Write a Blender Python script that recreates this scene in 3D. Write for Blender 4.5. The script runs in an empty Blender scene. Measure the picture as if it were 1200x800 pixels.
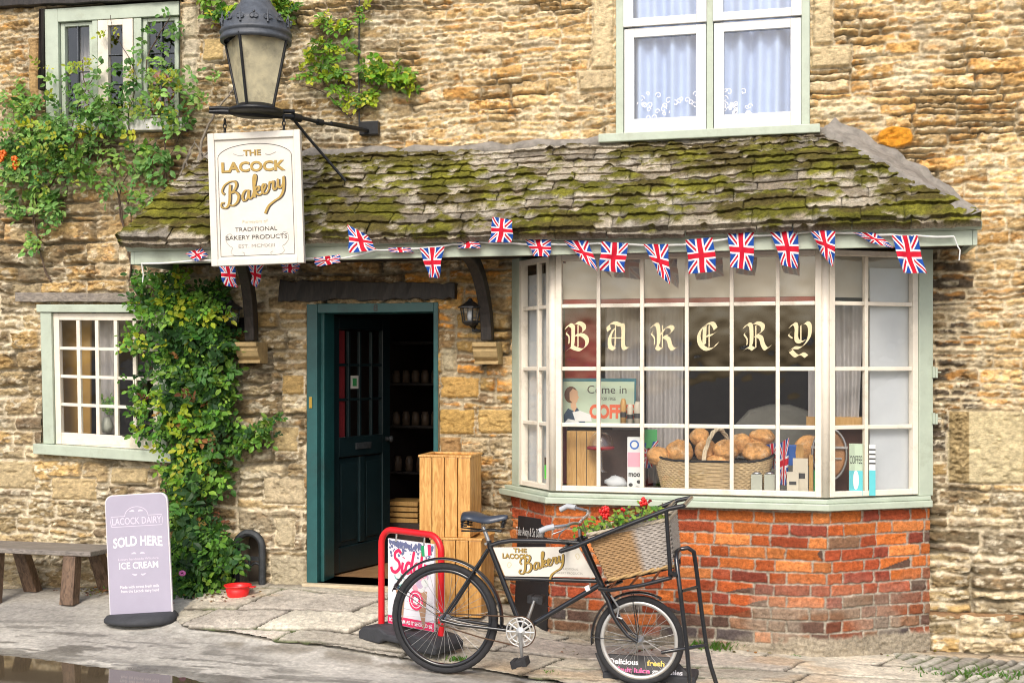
EXPO = .6; WALLGAIN = 1.0; BRICKGAIN = .95; PAVEGAIN = 1.2; ROADGAIN = 1.6
import bpy, bmesh, math, random
import numpy as np
from mathutils import Vector, Matrix
from math import sin, cos, pi, radians as R
random.seed(7)
SC = bpy.context.scene
COL = SC.collection
# ------------------------------------------------------------------ camera model
F = 1420.0; HX = 600.0; HY = 430.0; CZ = 1.78          # focal length and horizon in photo pixels, eye height
TH = R(14)                                            # the shop front is turned 14 degrees to the lens
UX = Vector((cos(TH), -sin(TH), 0)); NX = Vector((-sin(TH), -cos(TH), 0)); ZX = Vector((0, 0, 1))
OW = Vector((0, 8.343, 0))

class Fr:
    """a local frame: x right, y out (towards the street), z up"""
    def __init__(s, o, ex, ey, ez=ZX):
        s.o = Vector(o); s.x = Vector(ex); s.y = Vector(ey); s.z = Vector(ez)
    def __call__(s, x, y, z): return s.o + s.x*x + s.y*y + s.z*z
    def at(s, x, y, z): return Fr(s(x, y, z), s.x, s.y, s.z)
    def yaw(s, a):
        c, n = cos(a), sin(a)
        return Fr(s.o, s.x*c + s.y*n, s.y*c - s.x*n, s.z)
    def roll(s, a):      # turn in the x-z plane
        c, n = cos(a), sin(a)
        return Fr(s.o, s.x*c + s.z*n, s.y, s.z*c - s.x*n)
    def lean(s, a):      # top tips backwards (away from +y)
        c, n = cos(a), sin(a)
        return Fr(s.o, s.x, s.y*c + s.z*n, s.z*c - s.y*n)
WF = Fr(OW, UX, NX)
FREE = Fr((0,0,0), (1,0,0), (0,-1,0))                   # faces the lens squarely

def Wp(px, py, off=0.0):
    """wall coordinates (u, off, z) of a photo pixel on the plane 'off' metres in front of the wall"""
    d = Vector(((px-HX)/F, 1, (HY-py)/F))
    t = (OW.dot(NX)+off)/d.dot(NX)
    p = d*t
    return ((p-OW).dot(UX), off, p.z+CZ)
def Pd(px, py, D): return Vector(((px-HX)*D/F, D, CZ+(HY-py)*D/F))
def wu(px, off=0.0): return Wp(px, 0, off)[0]
def wz(px, py, off=0.0): return Wp(px, py, off)[2]

# ------------------------------------------------------------------ numpy noise
def _h(ix, iy, seed):
    n = (ix.astype(np.int64)*374761393 + iy.astype(np.int64)*668265263 + seed*974634777) & 0xffffffff
    n = ((n ^ (n >> 13))*1274126177) & 0xffffffff
    n = ((n ^ (n >> 16))*2246822519) & 0xffffffff
    return ((n ^ (n >> 15)) & 0xffffff)/float(0xffffff)
def vn(x, y, seed=0):
    ix = np.floor(x); iy = np.floor(y); fx = x-ix; fy = y-iy
    fx = fx*fx*(3-2*fx); fy = fy*fy*(3-2*fy)
    a = _h(ix, iy, seed); b = _h(ix+1, iy, seed); c = _h(ix, iy+1, seed); d = _h(ix+1, iy+1, seed)
    return (a*(1-fx)+b*fx)*(1-fy)+(c*(1-fx)+d*fx)*fy
def fbm(x, y, seed=0, o=4):
    s = 0; a = .5; t = 0
    for k in range(o):
        s = s + a*vn(x*2**k+k*17.3, y*2**k+k*9.1, seed+k); t += a; a *= .55
    return s/t
def sst(a, b, x):
    t = np.clip((x-a)/(b-a), 0, 1); return t*t*(3-2*t)

# ------------------------------------------------------------------ mesh builder
class MB:
    def __init__(s): s.v = []; s.f = []; s.sm = []; s.col = []; s.c = None; s.uv = []
    def add(s, vs, fs, smooth=False):
        n = len(s.v); s.v.extend(vs); s.col.extend([s.c]*len(vs))
        for f in fs: s.f.append([i+n for i in f]); s.sm.append(smooth)
    def hexa(s, p):     # p[0..3] bottom loop, p[4..7] top loop
        s.add(p, [(0,3,2,1),(4,5,6,7),(0,1,5,4),(1,2,6,5),(2,3,7,6),(3,0,4,7)])
    def box(s, fr, x0, x1, y0, y1, z0, z1):
        s.hexa([fr(x0,y0,z0),fr(x1,y0,z0),fr(x1,y1,z0),fr(x0,y1,z0),fr(x0,y0,z1),fr(x1,y0,z1),fr(x1,y1,z1),fr(x0,y1,z1)])
    def quad(s, a, b, c, d): s.add([a,b,c,d], [(0,1,2,3)])
    def prism(s, fr, poly, y0, y1, smooth=False):      # poly in the frame's x-z plane
        n = len(poly)
        s.add([fr(x,y0,z) for x,z in poly]+[fr(x,y1,z) for x,z in poly],
              [list(range(n)), list(range(2*n-1,n-1,-1))]+[(i,(i+1)%n,n+(i+1)%n,n+i) for i in range(n)])
    def flat(s, fr, vs, fs, y=0.0, sx=1, sy=1, x0=0, z0=0, th=0.0):
        s.add([fr(x0+a*sx, y, z0+b*sy) for a,b in vs], fs)
    def tube(s, pts, r, n=8, closed=False, cap=True, sm=True):
        pts = [Vector(p) for p in pts]; m = len(pts)
        rr = r if isinstance(r, (list,tuple)) else [r]*m
        vs = []; up = None
        for i,p in enumerate(pts):
            if closed: t = (pts[(i+1)%m]-pts[i-1])
            else: t = pts[min(i+1,m-1)]-pts[max(i-1,0)]
            if t.length < 1e-9: t = Vector((0,0,1))
            t.normalize()
            if up is None:
                up = Vector((0,0,1)) if abs(t.z)<.9 else Vector((1,0,0))
            a = t.cross(up)
            if a.length < 1e-6: a = t.cross(Vector((.3,1,.2)))
            a.normalize(); b = a.cross(t).normalized(); up = b
            for k in range(n):
                q = 2*pi*k/n; vs.append(p+(a*cos(q)+b*sin(q))*rr[i])
        fs = []
        for i in range(m if closed else m-1):
            j = (i+1)%m
            for k in range(n):
                l = (k+1)%n; fs.append((i*n+k,i*n+l,j*n+l,j*n+k))
        s.add(vs, fs, sm)
        if cap and not closed:
            s.add([vs[k] for k in range(n)], [list(range(n))[::-1]]); s.add([vs[(m-1)*n+k] for k in range(n)], [list(range(n))])
    def lathe(s, fr, prof, n=24, sx=1, sy=1, a0=0, a1=2*pi, sm=True, wob=0):   # prof (r, z)
        full = abs(a1-a0-2*pi) < 1e-6; m = n if full else n+1
        vs = []
        for r,z in prof:
            for k in range(m):
                q = a0+(a1-a0)*k/n; vs.append(fr(r*cos(q)*sx, r*sin(q)*sy, z))
        fs = []
        for i in range(len(prof)-1):
            for k in range(n):
                l = (k+1)%m; fs.append((i*m+k,i*m+l,(i+1)*m+l,(i+1)*m+k))
        s.add(vs, fs, sm)
    def ball(s, c, r, n=12, m=8, ax=(1,1,1), fr=None, noise=0, seed=0):
        vs = []; fr = fr or FREE
        rnd = random.Random(seed)
        ph = [rnd.uniform(0,6) for _ in range(6)]
        for i in range(m+1):
            t = pi*i/m
            for k in range(n):
                q = 2*pi*k/n
                w = 1+noise*(sin(3*q+ph[0]+2*t)+sin(5*t+ph[1]+q)+.6*sin(7*q+ph[2]-3*t))
                vs.append(Vector(c)+ (fr.x*(sin(t)*cos(q)*ax[0]) + fr.y*(sin(t)*sin(q)*ax[1]) + fr.z*(cos(t)*ax[2]))*r*w)
        fs = [(i*n+k,i*n+(k+1)%n,(i+1)*n+(k+1)%n,(i+1)*n+k) for i in range(m) for k in range(n)]
        s.add(vs, fs, True)
    def build(s, name, m, parent=None, bevel=0, seg=2, fix=True, loc=None):
        me = bpy.data.meshes.new(name)
        o = bpy.data.objects.new(name, me)
        off = Vector((0,0,0))
        root = parent
        while root is not None: off += root.location; root = root.parent
        if parent is None and s.v:
            c = sum((Vector(v) for v in s.v), Vector())/len(s.v)
            off = Vector((c.x, c.y, min(v[2] for v in s.v))) if loc is None else Vector(loc)
            o.location = off
        me.from_pydata([tuple(Vector(v)-off) for v in s.v], [], s.f)
        me.polygons.foreach_set('use_smooth', s.sm)
        if any(c is not None for c in s.col):
            a = me.color_attributes.new('Col', 'FLOAT_COLOR', 'POINT')
            buf = []
            for c in s.col: buf.extend((*(c or (1,1,1)), 1))
            a.data.foreach_set('color', buf)
        if s.uv:
            ul = me.uv_layers.new(name='UV')
            vi = np.zeros(len(me.loops), dtype=np.int32); me.loops.foreach_get('vertex_index', vi)
            ul.data.foreach_set('uv', np.array(s.uv, dtype=np.float32)[vi].ravel())
        if m: me.materials.append(m)
        if fix:
            b = bmesh.new(); b.from_mesh(me); bmesh.ops.remove_doubles(b, verts=b.verts, dist=1e-6) if False else None
            bmesh.ops.recalc_face_normals(b, faces=b.faces); b.to_mesh(me); b.free()
        COL.objects.link(o)
        if parent is not None: o.parent = parent
        if bevel:
            md = o.modifiers.new('bevel', 'BEVEL'); md.width = bevel; md.segments = seg; md.limit_method = 'ANGLE'
            md.angle_limit = R(40); md.harden_normals = False
        return o

def empty(name, loc, label=None, cat=None, group=None, rz=0):
    o = bpy.data.objects.new(name, None); COL.objects.link(o); o.location = loc; o.rotation_euler = (0,0,rz)
    o.empty_display_size = .1
    return tag(o, label, cat, group)
def tag(o, label=None, cat=None, group=None, kind=None):
    if label: o['label'] = label
    if cat: o['category'] = cat
    if group: o['group'] = group
    if kind: o['kind'] = kind
    return o
def copy_tree(o, parent=None):
    c = o.copy(); COL.objects.link(c); c.parent = parent
    for ch in [x for x in bpy.data.objects if x.parent == o]: copy_tree(ch, c)
    return c

def grid_obj(name, P, keep, col, m, parent=None, wet=None):
    """P (ny,nx,3) array of points, keep (ny-1,nx-1) bool, col (ny,nx,3)"""
    ny, nx = P.shape[:2]
    idx = np.arange(ny*nx).reshape(ny, nx)
    q = np.stack([idx[:-1,:-1], idx[:-1,1:], idx[1:,1:], idx[1:,:-1]], -1)[keep]
    used = np.zeros(ny*nx, bool); used[q.ravel()] = True
    rem = np.cumsum(used)-1
    q = rem[q]; pts = P.reshape(-1,3)[used]
    off = np.zeros(3); r = parent
    while r is not None: off += np.array(r.location); r = r.parent
    me = bpy.data.meshes.new(name)
    me.vertices.add(len(pts)); me.vertices.foreach_set('co', (pts-off).astype(np.float32).ravel())
    me.loops.add(q.size); me.loops.foreach_set('vertex_index', q.astype(np.int32).ravel())
    me.polygons.add(len(q)); me.polygons.foreach_set('loop_start', np.arange(0, q.size, 4, dtype=np.int32))
    me.polygons.foreach_set('use_smooth', np.ones(len(q), bool))
    me.update(calc_edges=True)
    a = me.color_attributes.new('Col', 'FLOAT_COLOR', 'POINT')
    c = np.ones((ny*nx, 4), np.float32); c[:, :3] = col.reshape(-1,3)
    if wet is not None: c[:, 3] = wet.reshape(-1)
    a.data.foreach_set('color', c[used].ravel())
    me.materials.append(m)
    o = bpy.data.objects.new(name, me); COL.objects.link(o)
    if parent is not None: o.parent = parent
    return o

# ------------------------------------------------------------------ materials
def mat(name, col, rough=.6, var=.15, scale=12, bump=.15, bscale=60, metal=0, spec=.5, attr=False, stretch=(1,1,1), coat=0, dirt=None, dirt_amt=.0, alpha_rough=False, transl=0, bdist=.01):
    m = bpy.data.materials.new(name); m.use_nodes = True; nt = m.node_tree; N = nt.nodes; L = nt.links
    b = N['Principled BSDF']; b.inputs['Roughness'].default_value = rough; b.inputs['Metallic'].default_value = metal
    b.inputs['Specular IOR Level'].default_value = spec
    if coat: b.inputs['Coat Weight'].default_value = coat
    tc = N.new('ShaderNodeTexCoord'); mp = N.new('ShaderNodeMapping'); mp.inputs['Scale'].default_value = stretch
    L.new(tc.outputs['Object'], mp.inputs['Vector'])
    n1 = N.new('ShaderNodeTexNoise'); n1.inputs['Scale'].default_value = scale; n1.inputs['Detail'].default_value = 6; n1.inputs['Roughness'].default_value = .65+.12*attr
    L.new(mp.outputs[0], n1.inputs['Vector'])
    mr = N.new('ShaderNodeMapRange'); mr.inputs['From Min'].default_value = .3; mr.inputs['From Max'].default_value = .7
    mr.inputs['To Min'].default_value = 1-var; mr.inputs['To Max'].default_value = 1+var
    L.new(n1.outputs['Fac'], mr.inputs['Value'])
    mx = N.new('ShaderNodeVectorMath'); mx.operation = 'SCALE'
    if attr:
        at = N.new('ShaderNodeAttribute'); at.attribute_name = 'Col'; L.new(at.outputs['Color'], mx.inputs[0])
    else: mx.inputs[0].default_value = col
    L.new(mr.outputs[0], mx.inputs['Scale'])
    out = mx.outputs[0]
    if dirt:
        n3 = N.new('ShaderNodeTexNoise'); n3.inputs['Scale'].default_value = scale*.6; n3.inputs['Detail'].default_value = 8; n3.inputs['Roughness'].default_value = .75
        L.new(tc.outputs['Object'], n3.inputs['Vector'])
        r3 = N.new('ShaderNodeMapRange'); r3.inputs['From Min'].default_value = .52; r3.inputs['From Max'].default_value = .72; r3.inputs['To Max'].default_value = dirt_amt
        L.new(n3.outputs['Fac'], r3.inputs['Value'])
        m3 = N.new('ShaderNodeMix'); m3.data_type = 'RGBA'; m3.inputs['B'].default_value = (*dirt, 1)
        L.new(r3.outputs[0], m3.inputs['Factor']); L.new(out, m3.inputs['A']); out = m3.outputs['Result']
    L.new(out, b.inputs['Base Color'])
    if bump:
        n2 = N.new('ShaderNodeTexNoise'); n2.inputs['Scale'].default_value = bscale; n2.inputs['Detail'].default_value = 5; n2.inputs['Roughness'].default_value = .7
        L.new(mp.outputs[0], n2.inputs['Vector'])
        bp = N.new('ShaderNodeBump'); bp.inputs['Strength'].default_value = min(bump,1); bp.inputs['Distance'].default_value = bdist
        L.new(n2.outputs['Fac'], bp.inputs['Height']); L.new(bp.outputs[0], b.inputs['Normal'])
    if transl:
        tr = N.new('ShaderNodeBsdfTranslucent'); L.new(out, tr.inputs['Color'])
        ms = N.new('ShaderNodeMixShader'); ms.inputs[0].default_value = transl
        L.new(b.outputs[0], ms.inputs[1]); L.new(tr.outputs[0], ms.inputs[2]); L.new(ms.outputs[0], N['Material Output'].inputs['Surface'])
    m.diffuse_color = (*col, 1)
    return m
def wood(name, c1, c2, scale=(1,1,14), rough=.55, bump=.25, rings=6):
    m = mat(name, c1, rough, 0, 8, bump, 30, stretch=scale)
    N = m.node_tree.nodes; L = m.node_tree.links; b = N['Principled BSDF']
    tc = N.new('ShaderNodeTexCoord'); mp = N.new('ShaderNodeMapping'); mp.inputs['Scale'].default_value = scale
    L.new(tc.outputs['Object'], mp.inputs[0])
    n = N.new('ShaderNodeTexNoise'); n.inputs['Scale'].default_value = rings; n.inputs['Detail'].default_value = 7; n.inputs['Distortion'].default_value = 1.2; n.inputs['Roughness'].default_value = .6
    L.new(mp.outputs[0], n.inputs[0])
    cr = N.new('ShaderNodeValToRGB'); cr.color_ramp.elements[0].position = .35; cr.color_ramp.elements[1].position = .65
    cr.color_ramp.elements[0].color = (*c1,1); cr.color_ramp.elements[1].color = (*c2,1)
    L.new(n.outputs['Fac'], cr.inputs[0]); L.new(cr.outputs[0], b.inputs['Base Color'])
    return m
def glass_mat(name, tint=(1,1,1), rough=.02, refl=1.0, wave=.02):
    m = bpy.data.materials.new(name); m.use_nodes = True; nt = m.node_tree; N = nt.nodes; L = nt.links
    N.remove(N['Principled BSDF'])
    t = N.new('ShaderNodeBsdfTransparent'); t.inputs[0].default_value = (*tint,1)
    g = N.new('ShaderNodeBsdfGlossy'); g.inputs['Roughness'].default_value = rough; g.inputs[0].default_value = (refl,refl,refl,1)
    fz = N.new('ShaderNodeLayerWeight'); fz.inputs[0].default_value = .5
    pw_ = N.new('ShaderNodeMath'); pw_.operation = 'POWER'; pw_.inputs[1].default_value = 4; L.new(fz.outputs['Facing'], pw_.inputs[0])
    n = N.new('ShaderNodeTexNoise'); n.inputs['Scale'].default_value = 3.5; tc = N.new('ShaderNodeTexCoord'); L.new(tc.outputs['Object'], n.inputs[0])
    bp = N.new('ShaderNodeBump'); bp.inputs['Strength'].default_value = 1; bp.inputs['Distance'].default_value = wave
    L.new(n.outputs['Fac'], bp.inputs['Height']); L.new(bp.outputs[0], g.inputs['Normal'])
    mu = N.new('ShaderNodeMath'); mu.operation = 'MULTIPLY_ADD'; mu.inputs[1].default_value = .85; mu.inputs[2].default_value = .085; mu.use_clamp = True
    L.new(pw_.outputs[0], mu.inputs[0])
    x = N.new('ShaderNodeMixShader'); L.new(mu.outputs[0], x.inputs[0]); L.new(t.outputs[0], x.inputs[1]); L.new(g.outputs[0], x.inputs[2])
    L.new(x.outputs[0], N['Material Output'].inputs['Surface'])
    return m
M = {}
M['stone'] = mat('rubble stone', (.4,.3,.2), .92, .36, 30, .75, 85, attr=True, stretch=(1,1,1.6), spec=.2, bdist=.012)
M['dressed'] = mat('dressed limestone', (.50,.42,.29), .9, .2, 9, .5, 60, spec=.2, dirt=(.25,.2,.12), dirt_amt=.5)
M['corbel'] = mat('ochre corbel stone', (.40,.29,.14), .9, .25, 16, .4, 60, spec=.2)
M['brick'] = mat('old red brick', (.4,.1,.04), .9, .5, 45, 1, 110, attr=True, spec=.2)
M['slate'] = mat('mossy stone slate', (.3,.3,.2), .95, .6, 60, 1, 110, attr=True, spec=.15, bdist=.015)
M['pave'] = mat('worn flagstone', (.4,.36,.28), .85, .4, 34, .8, 80, attr=True, spec=.3)
M['cement'] = mat('grey cement', (.25,.23,.20), .95, .35, 14, .9, 60, spec=.2)
M['sage'] = mat('sage green paint', (.42,.48,.385), .45, .09, 7, .12, 40, dirt=(.26,.27,.19), dirt_amt=.55)
M['cream'] = mat('cream gloss paint', (.74,.68,.57), .38, .06, 9, .1, 40, dirt=(.42,.36,.26), dirt_amt=.6)
M['white'] = mat('white gloss paint', (.70,.695,.67), .35, .05, 9, .08, 40, dirt=(.6,.56,.5), dirt_amt=.3)
M['dgreen'] = mat('dark green door paint', (.008,.019,.022), .3, .2, 6, .1, 40)
M['teal'] = mat('teal frame paint', (.016,.085,.085), .35, .2, 6, .15, 40, dirt=(.02,.03,.03), dirt_amt=.6)
M['black'] = mat('black iron', (.012,.013,.015), .38, .3, 30, .2, 80, metal=.2)
M['enamel'] = mat('black cycle enamel', (.012,.013,.016), .25, .25, 18, .06, 80, coat=.4)
M['iron'] = mat('weathered cast iron', (.045,.05,.055), .6, .35, 20, .5, 60, metal=.3)
M['lead'] = mat('grey painted lamp iron', (.07,.08,.095), .5, .3, 24, .3, 60)
M['tyre'] = mat('rubber tyre', (.022,.022,.024), .8, .3, 40, .6, 160)
M['chrome'] = mat('dull chrome', (.5,.5,.5), .3, .15, 30, .1, 60, metal=.9)
M['alloy'] = mat('aluminium rim', (.62,.61,.58), .35, .1, 30, .05, 60, metal=.6)
M['rust'] = mat('rusty chain', (.10,.055,.03), .7, .3, 80, .5, 200, metal=.3)
M['rubber'] = mat('black rubber', (.035,.037,.042), .75, .25, 14, .4, 60)
M['oldwood'] = wood('black weathered timber', (.009,.0075,.006), (.030,.022,.017), (9,9,1.4))
M['grnwood'] = wood('grey weathered timber', (.14,.12,.10), (.30,.26,.21), (2,9,9))
M['bench'] = wood('brown bench timber', (.06,.035,.02), (.19,.12,.075), (6,6,2))
M['benchtop'] = wood('grey bench plank', (.13,.115,.10), (.27,.24,.21), (1.5,8,8))
M['pine'] = wood('varnished pine', (.42,.19,.045), (.68,.40,.13), (9,9,1.3), .4, .12, 5)
M['pine_in'] = wood('pine display box', (.40,.22,.06), (.52,.32,.11), (9,9,1.3), .5, .1, 5)
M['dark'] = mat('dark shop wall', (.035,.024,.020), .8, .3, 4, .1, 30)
M['roomwall'] = mat('dark brown plaster', (.10,.08,.06), .9, .2, 4, .1, 30)  # plain dark brown plaster for the small rooms and the niche back
M['ochre'] = mat('ochre blind', (.34,.20,.045), .9, .1, 4, .05, 30)
M['floor'] = wood('shop floor boards', (.20,.11,.05), (.34,.2,.09), (2,9,9))
M['glass'] = glass_mat('window glass', wave=.006)
M['clear'] = glass_mat('clear dome glass', wave=.0)
M['lampglass'] = mat('frosted lamp glass', (.70,.64,.44), .35, .22, 12, .15, 30, transl=.35, dirt=(.22,.17,.08), dirt_amt=.5)
M['red'] = mat('red paint', (.62,.012,.018), .3, .08, 10, .04, 40)
M['redplastic'] = mat('red plastic', (.75,.02,.02), .35, .05, 10, .03, 40)
M['redcloth'] = mat('dark red fabric', (.20,.012,.016), .8, .15, 10, .1, 60)
M['signwhite'] = mat('off-white sign board', (.66,.63,.56), .5, .07, 7, .05, 40, dirt=(.45,.4,.3), dirt_amt=.3)
M['gold'] = mat('gold leaf lettering', (.38,.25,.055), .4, .15, 30, 0, 40, metal=.15)
M['ink'] = mat('dark lettering', (.045,.035,.03), .5, .1, 10, 0, 40)
M['fade'] = mat('faded grey lettering', (.33,.31,.28), .6, .1, 10, 0, 40)
M['paleink'] = mat('pale yellow lettering', (.56,.50,.33), .6, .1, 10, 0, 40)
M['letter'] = mat('cream window lettering', (.66,.56,.34), .5, .08, 10, 0, 40)
M['lilac'] = mat('lilac sign panel', (.37,.345,.43), .42, .05, 5, .03, 40)
M['signtext'] = mat('white print', (.85,.83,.84), .5, .03, 10, 0, 40)
M['softtext'] = mat('faint white print', (.62,.57,.66), .5, .03, 10, 0, 40)
M['slateboard'] = mat('chalkboard', (.012,.012,.014), .5, .3, 8, .1, 50)
M['chalk'] = mat('white chalk', (.6,.6,.58), .9, .2, 60, 0, 40)
M['cord'] = mat('white cord', (.66,.67,.64), .7, .05, 30, .1, 200)
M['curtain'] = mat('grey net curtain', (.58,.56,.54), .85, .07, 10, .1, 90, transl=.35)
M['sheer'] = mat('sky tinted sheer curtain', (.36,.46,.66), .85, .06, 10, .1, 90, transl=.05)  # blue of the reflected sky put into the curtain colour
M['whitepanel'] = mat('pale grey panel', (.50,.53,.54), .6, .05, 5, .03, 40)
M['valance'] = mat('cream roller blind', (.50,.47,.39), .85, .05, 6, .05, 60, transl=.15)
M['brass'] = mat('brass', (.55,.36,.08), .3, .1, 20, .05, 40, metal=.9)
M['water'] = mat('puddle water', (.085,.065,.04), .05, .1, 3, .0, 4, spec=.6)
M['cyl'] = mat('pottery', (.35,.12,.05), .8, .1, 10, .1, 40)
def flatm(name, c, rough=.5): return mat(name, c, rough, .04, 10, 0, 40)
# cloth flag: the cross pattern is worked out from UV coordinates
def flag_mat():
    m = bpy.data.materials.new('printed flag cloth'); m.use_nodes = True; nt = m.node_tree; N = nt.nodes; L = nt.links
    b = N['Principled BSDF']; b.inputs['Roughness'].default_value = .75; b.inputs['Specular IOR Level'].default_value = .2
    tc = N.new('ShaderNodeTexCoord'); sp = N.new('ShaderNodeSeparateXYZ'); L.new(tc.outputs['UV'], sp.inputs[0])
    def mth(op, a, c=None, clamp=False):
        n = N.new('ShaderNodeMath'); n.operation = op; n.use_clamp = clamp
        for i,v in enumerate((a,c)):
            if v is None: continue
            if isinstance(v, (int,float)): n.inputs[i].default_value = v
            else: L.new(v, n.inputs[i])
        return n.outputs[0]
    x = mth('SUBTRACT', sp.outputs[0], .5); y = mth('SUBTRACT', sp.outputs[1], .5)
    ax = mth('ABSOLUTE', x); ay = mth('ABSOLUTE', y)
    ay2 = mth('MULTIPLY', ay, 1.25)                              # flag is taller than wide
    dg = mth('ABSOLUTE', mth('SUBTRACT', ax, ay))                # distance to the diagonals
    wdiag = mth('LESS_THAN', dg, .115); rdiag = mth('LESS_THAN', dg, .045)
    cr = mth('MINIMUM', ax, ay2)
    wcr = mth('LESS_THAN', cr, .155); rcr = mth('LESS_THAN', cr, .092)
    def mix(f, a, c):
        n = N.new('ShaderNodeMix'); n.data_type = 'RGBA'; L.new(f, n.inputs['Factor'])
        for k,v in (('A',a),('B',c)):
            if isinstance(v, tuple): n.inputs[k].default_value = v
            else: L.new(v, n.inputs[k])
        return n.outputs['Result']
    blue = (.012,.075,.36,1); red = (.62,.012,.035,1); wh = (.78,.78,.80,1)
    o = mix(wdiag, blue, wh); o = mix(rdiag, o, red); o = mix(wcr, o, wh); o = mix(rcr, o, red)
    L.new(o, b.inputs['Base Color'])
    t = N.new('ShaderNodeBsdfTranslucent'); L.new(o, t.inputs[0]); ms = N.new('ShaderNodeMixShader'); ms.inputs[0].default_value = .25
    L.new(b.outputs[0], ms.inputs[1]); L.new(t.outputs[0], ms.inputs[2]); L.new(ms.outputs[0], N['Material Output'].inputs['Surface'])
    return m
M['flag'] = flag_mat()
def leaf_mat(name):
    m = mat(name, (.1,.2,.03), .5, .12, 40, .1, 80, attr=True, spec=.35, transl=.38)
    return m
M['leaf'] = leaf_mat('leaves')
M['twig'] = mat('woody stem', (.09,.06,.04), .9, .3, 30, .5, 60)
M['twigg'] = mat('grey woody stem', (.22,.19,.15), .9, .3, 30, .6, 60)
M['wicker'] = mat('wicker', (.36,.24,.11), .75, .2, 40, .3, 120, attr=True)
M['bread'] = mat('bread crust', (.60,.31,.10), .7, .45, 26, 1, 60, dirt=(.85,.66,.42), dirt_amt=.95)

# ------------------------------------------------------------------ text and pen strokes
_tc = {}
def text2d(body, bold=0.0):
    k = (body, bold)
    if k in _tc: return _tc[k]
    cu = bpy.data.curves.new('t', 'FONT'); cu.body = body; cu.size = 1; cu.offset = bold; cu.resolution_u = 3; cu.align_x = 'CENTER'; cu.align_y = 'BOTTOM_BASELINE'
    o = bpy.data.objects.new('t', cu); COL.objects.link(o)
    dg = bpy.context.evaluated_depsgraph_get(); me = bpy.data.meshes.new_from_object(o.evaluated_get(dg))
    vs = [(v.co.x, v.co.y) for v in me.vertices]; fs = [list(p.vertices) for p in me.polygons]
    bpy.data.objects.remove(o); bpy.data.curves.remove(cu); bpy.data.meshes.remove(me)
    _tc[k] = (vs, fs); return vs, fs
def put_text(mb, fr, body, x, z, w=None, h=.05, y=.0, bold=0.0, arc=0.0, serif=False):
    """centre x, baseline z, cap height h, optional total width w, arc bends the line"""
    vs, fs = text2d(body, bold)
    if not vs: return
    x0 = min(v[0] for v in vs); x1 = max(v[0] for v in vs); y1 = .72
    sx = (w/(x1-x0)) if w else h/y1; sy = h/y1; cx = (x0+x1)/2
    out = []
    for a,b in vs:
        X = (a-cx)*sx; Z = b*sy
        if arc: Z += -arc*(X*X)/((w or 1)/2)**2
        out.append(fr(x+X, y, z+Z))
    mb.add(out, fs)
def crom(pts, n=8):
    out = []
    P = [pts[0]]+list(pts)+[pts[-1]]
    for i in range(1, len(P)-2):
        p0,p1,p2,p3 = P[i-1],P[i],P[i+1],P[i+2]
        for k in range(n):
            t = k/n
            out.append(tuple(.5*((2*p1[j])+(-p0[j]+p2[j])*t+(2*p0[j]-5*p1[j]+4*p2[j]-p3[j])*t*t+(-p0[j]+3*p1[j]-3*p2[j]+p3[j])*t**3) for j in range(len(p1))))
    out.append(tuple(pts[-1])); return out
_eps = [0]
def ribbon(mb, fr, pts, w, y=.001, wf=None):
    """flat pen line along 2-D pts (frame x, z)"""
    n = len(pts); L = []; Rr = []
    for i,(x,z) in enumerate(pts):
        a = pts[max(i-1,0)]; b = pts[min(i+1,n-1)]
        tx,tz = b[0]-a[0], b[1]-a[1]; l = math.hypot(tx,tz) or 1
        ww = w*(wf(i/(n-1), tx/l, tz/l) if wf else 1)/2
        L.append((x-tz/l*ww, z+tx/l*ww)); Rr.append((x+tz/l*ww, z-tx/l*ww))
    for i in range(n-1):
        _eps[0] = (_eps[0]+1) % 40; e = y+_eps[0]*1e-5
        mb.add([fr(L[i][0],e,L[i][1]),fr(L[i+1][0],e,L[i+1][1]),fr(Rr[i+1][0],e,Rr[i+1][1]),fr(Rr[i][0],e,Rr[i][1])], [(0,1,2,3)])
def nib(mb, fr, pts, w, ang=40, y=.001):
    dx, dz = cos(R(ang))*w/2, sin(R(ang))*w/2
    for i in range(len(pts)-1):
        _eps[0] = (_eps[0]+1) % 40; e = y+_eps[0]*1e-5
        (x,z),(X,Z) = pts[i], pts[i+1]
        mb.add([fr(x-dx,e,z-dz),fr(x+dx,e,z+dz),fr(X+dx,e,Z+dz),fr(X-dx,e,Z-dz)], [(0,1,2,3)])
SCRIPT = [
 [(.95,2.15),(.75,1.4),(.55,.6),(.25,.1),(-.15,.0),(-.45,.3),(-.3,.62),(-.05,.5)],
 [(.15,1.35),(-.05,1.75),(.3,2.25),(.95,2.45),(1.5,2.3),(1.6,1.9),(1.25,1.45),(.85,1.28),(1.35,1.2),(1.6,.75),(1.35,.2),(.85,-.03),(.45,.15)],
 [(2.75,.95),(2.35,1.0),(1.98,.55),(2.05,.08),(2.4,.15),(2.78,.95),(2.66,.3),(2.8,.04),(3.1,.25)],
 [(3.1,.25),(3.55,1.3),(3.85,2.0),(3.72,2.25),(3.5,1.7),(3.25,.0)],
 [(3.3,.5),(3.65,.98),(3.92,.9),(3.8,.62),(3.45,.52),(3.75,.1),(4.1,.2)],
 [(4.1,.2),(4.5,.55),(4.68,.85),(4.45,1.0),(4.22,.6),(4.3,.08),(4.62,.05),(4.95,.4)],
 [(4.95,.4),(5.15,1.02),(5.2,.88),(5.55,.95),(5.42,.35),(5.55,.05),(5.85,.3)],
 [(5.85,.3),(6.08,1.0),(5.98,.35),(6.15,.06),(6.5,.4),(6.72,1.05),(6.6,.3),(6.35,-.4),(5.9,-.85),(5.2,-1.05),(4.5,-1.35),(4.0,-1.95)],
]
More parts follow.
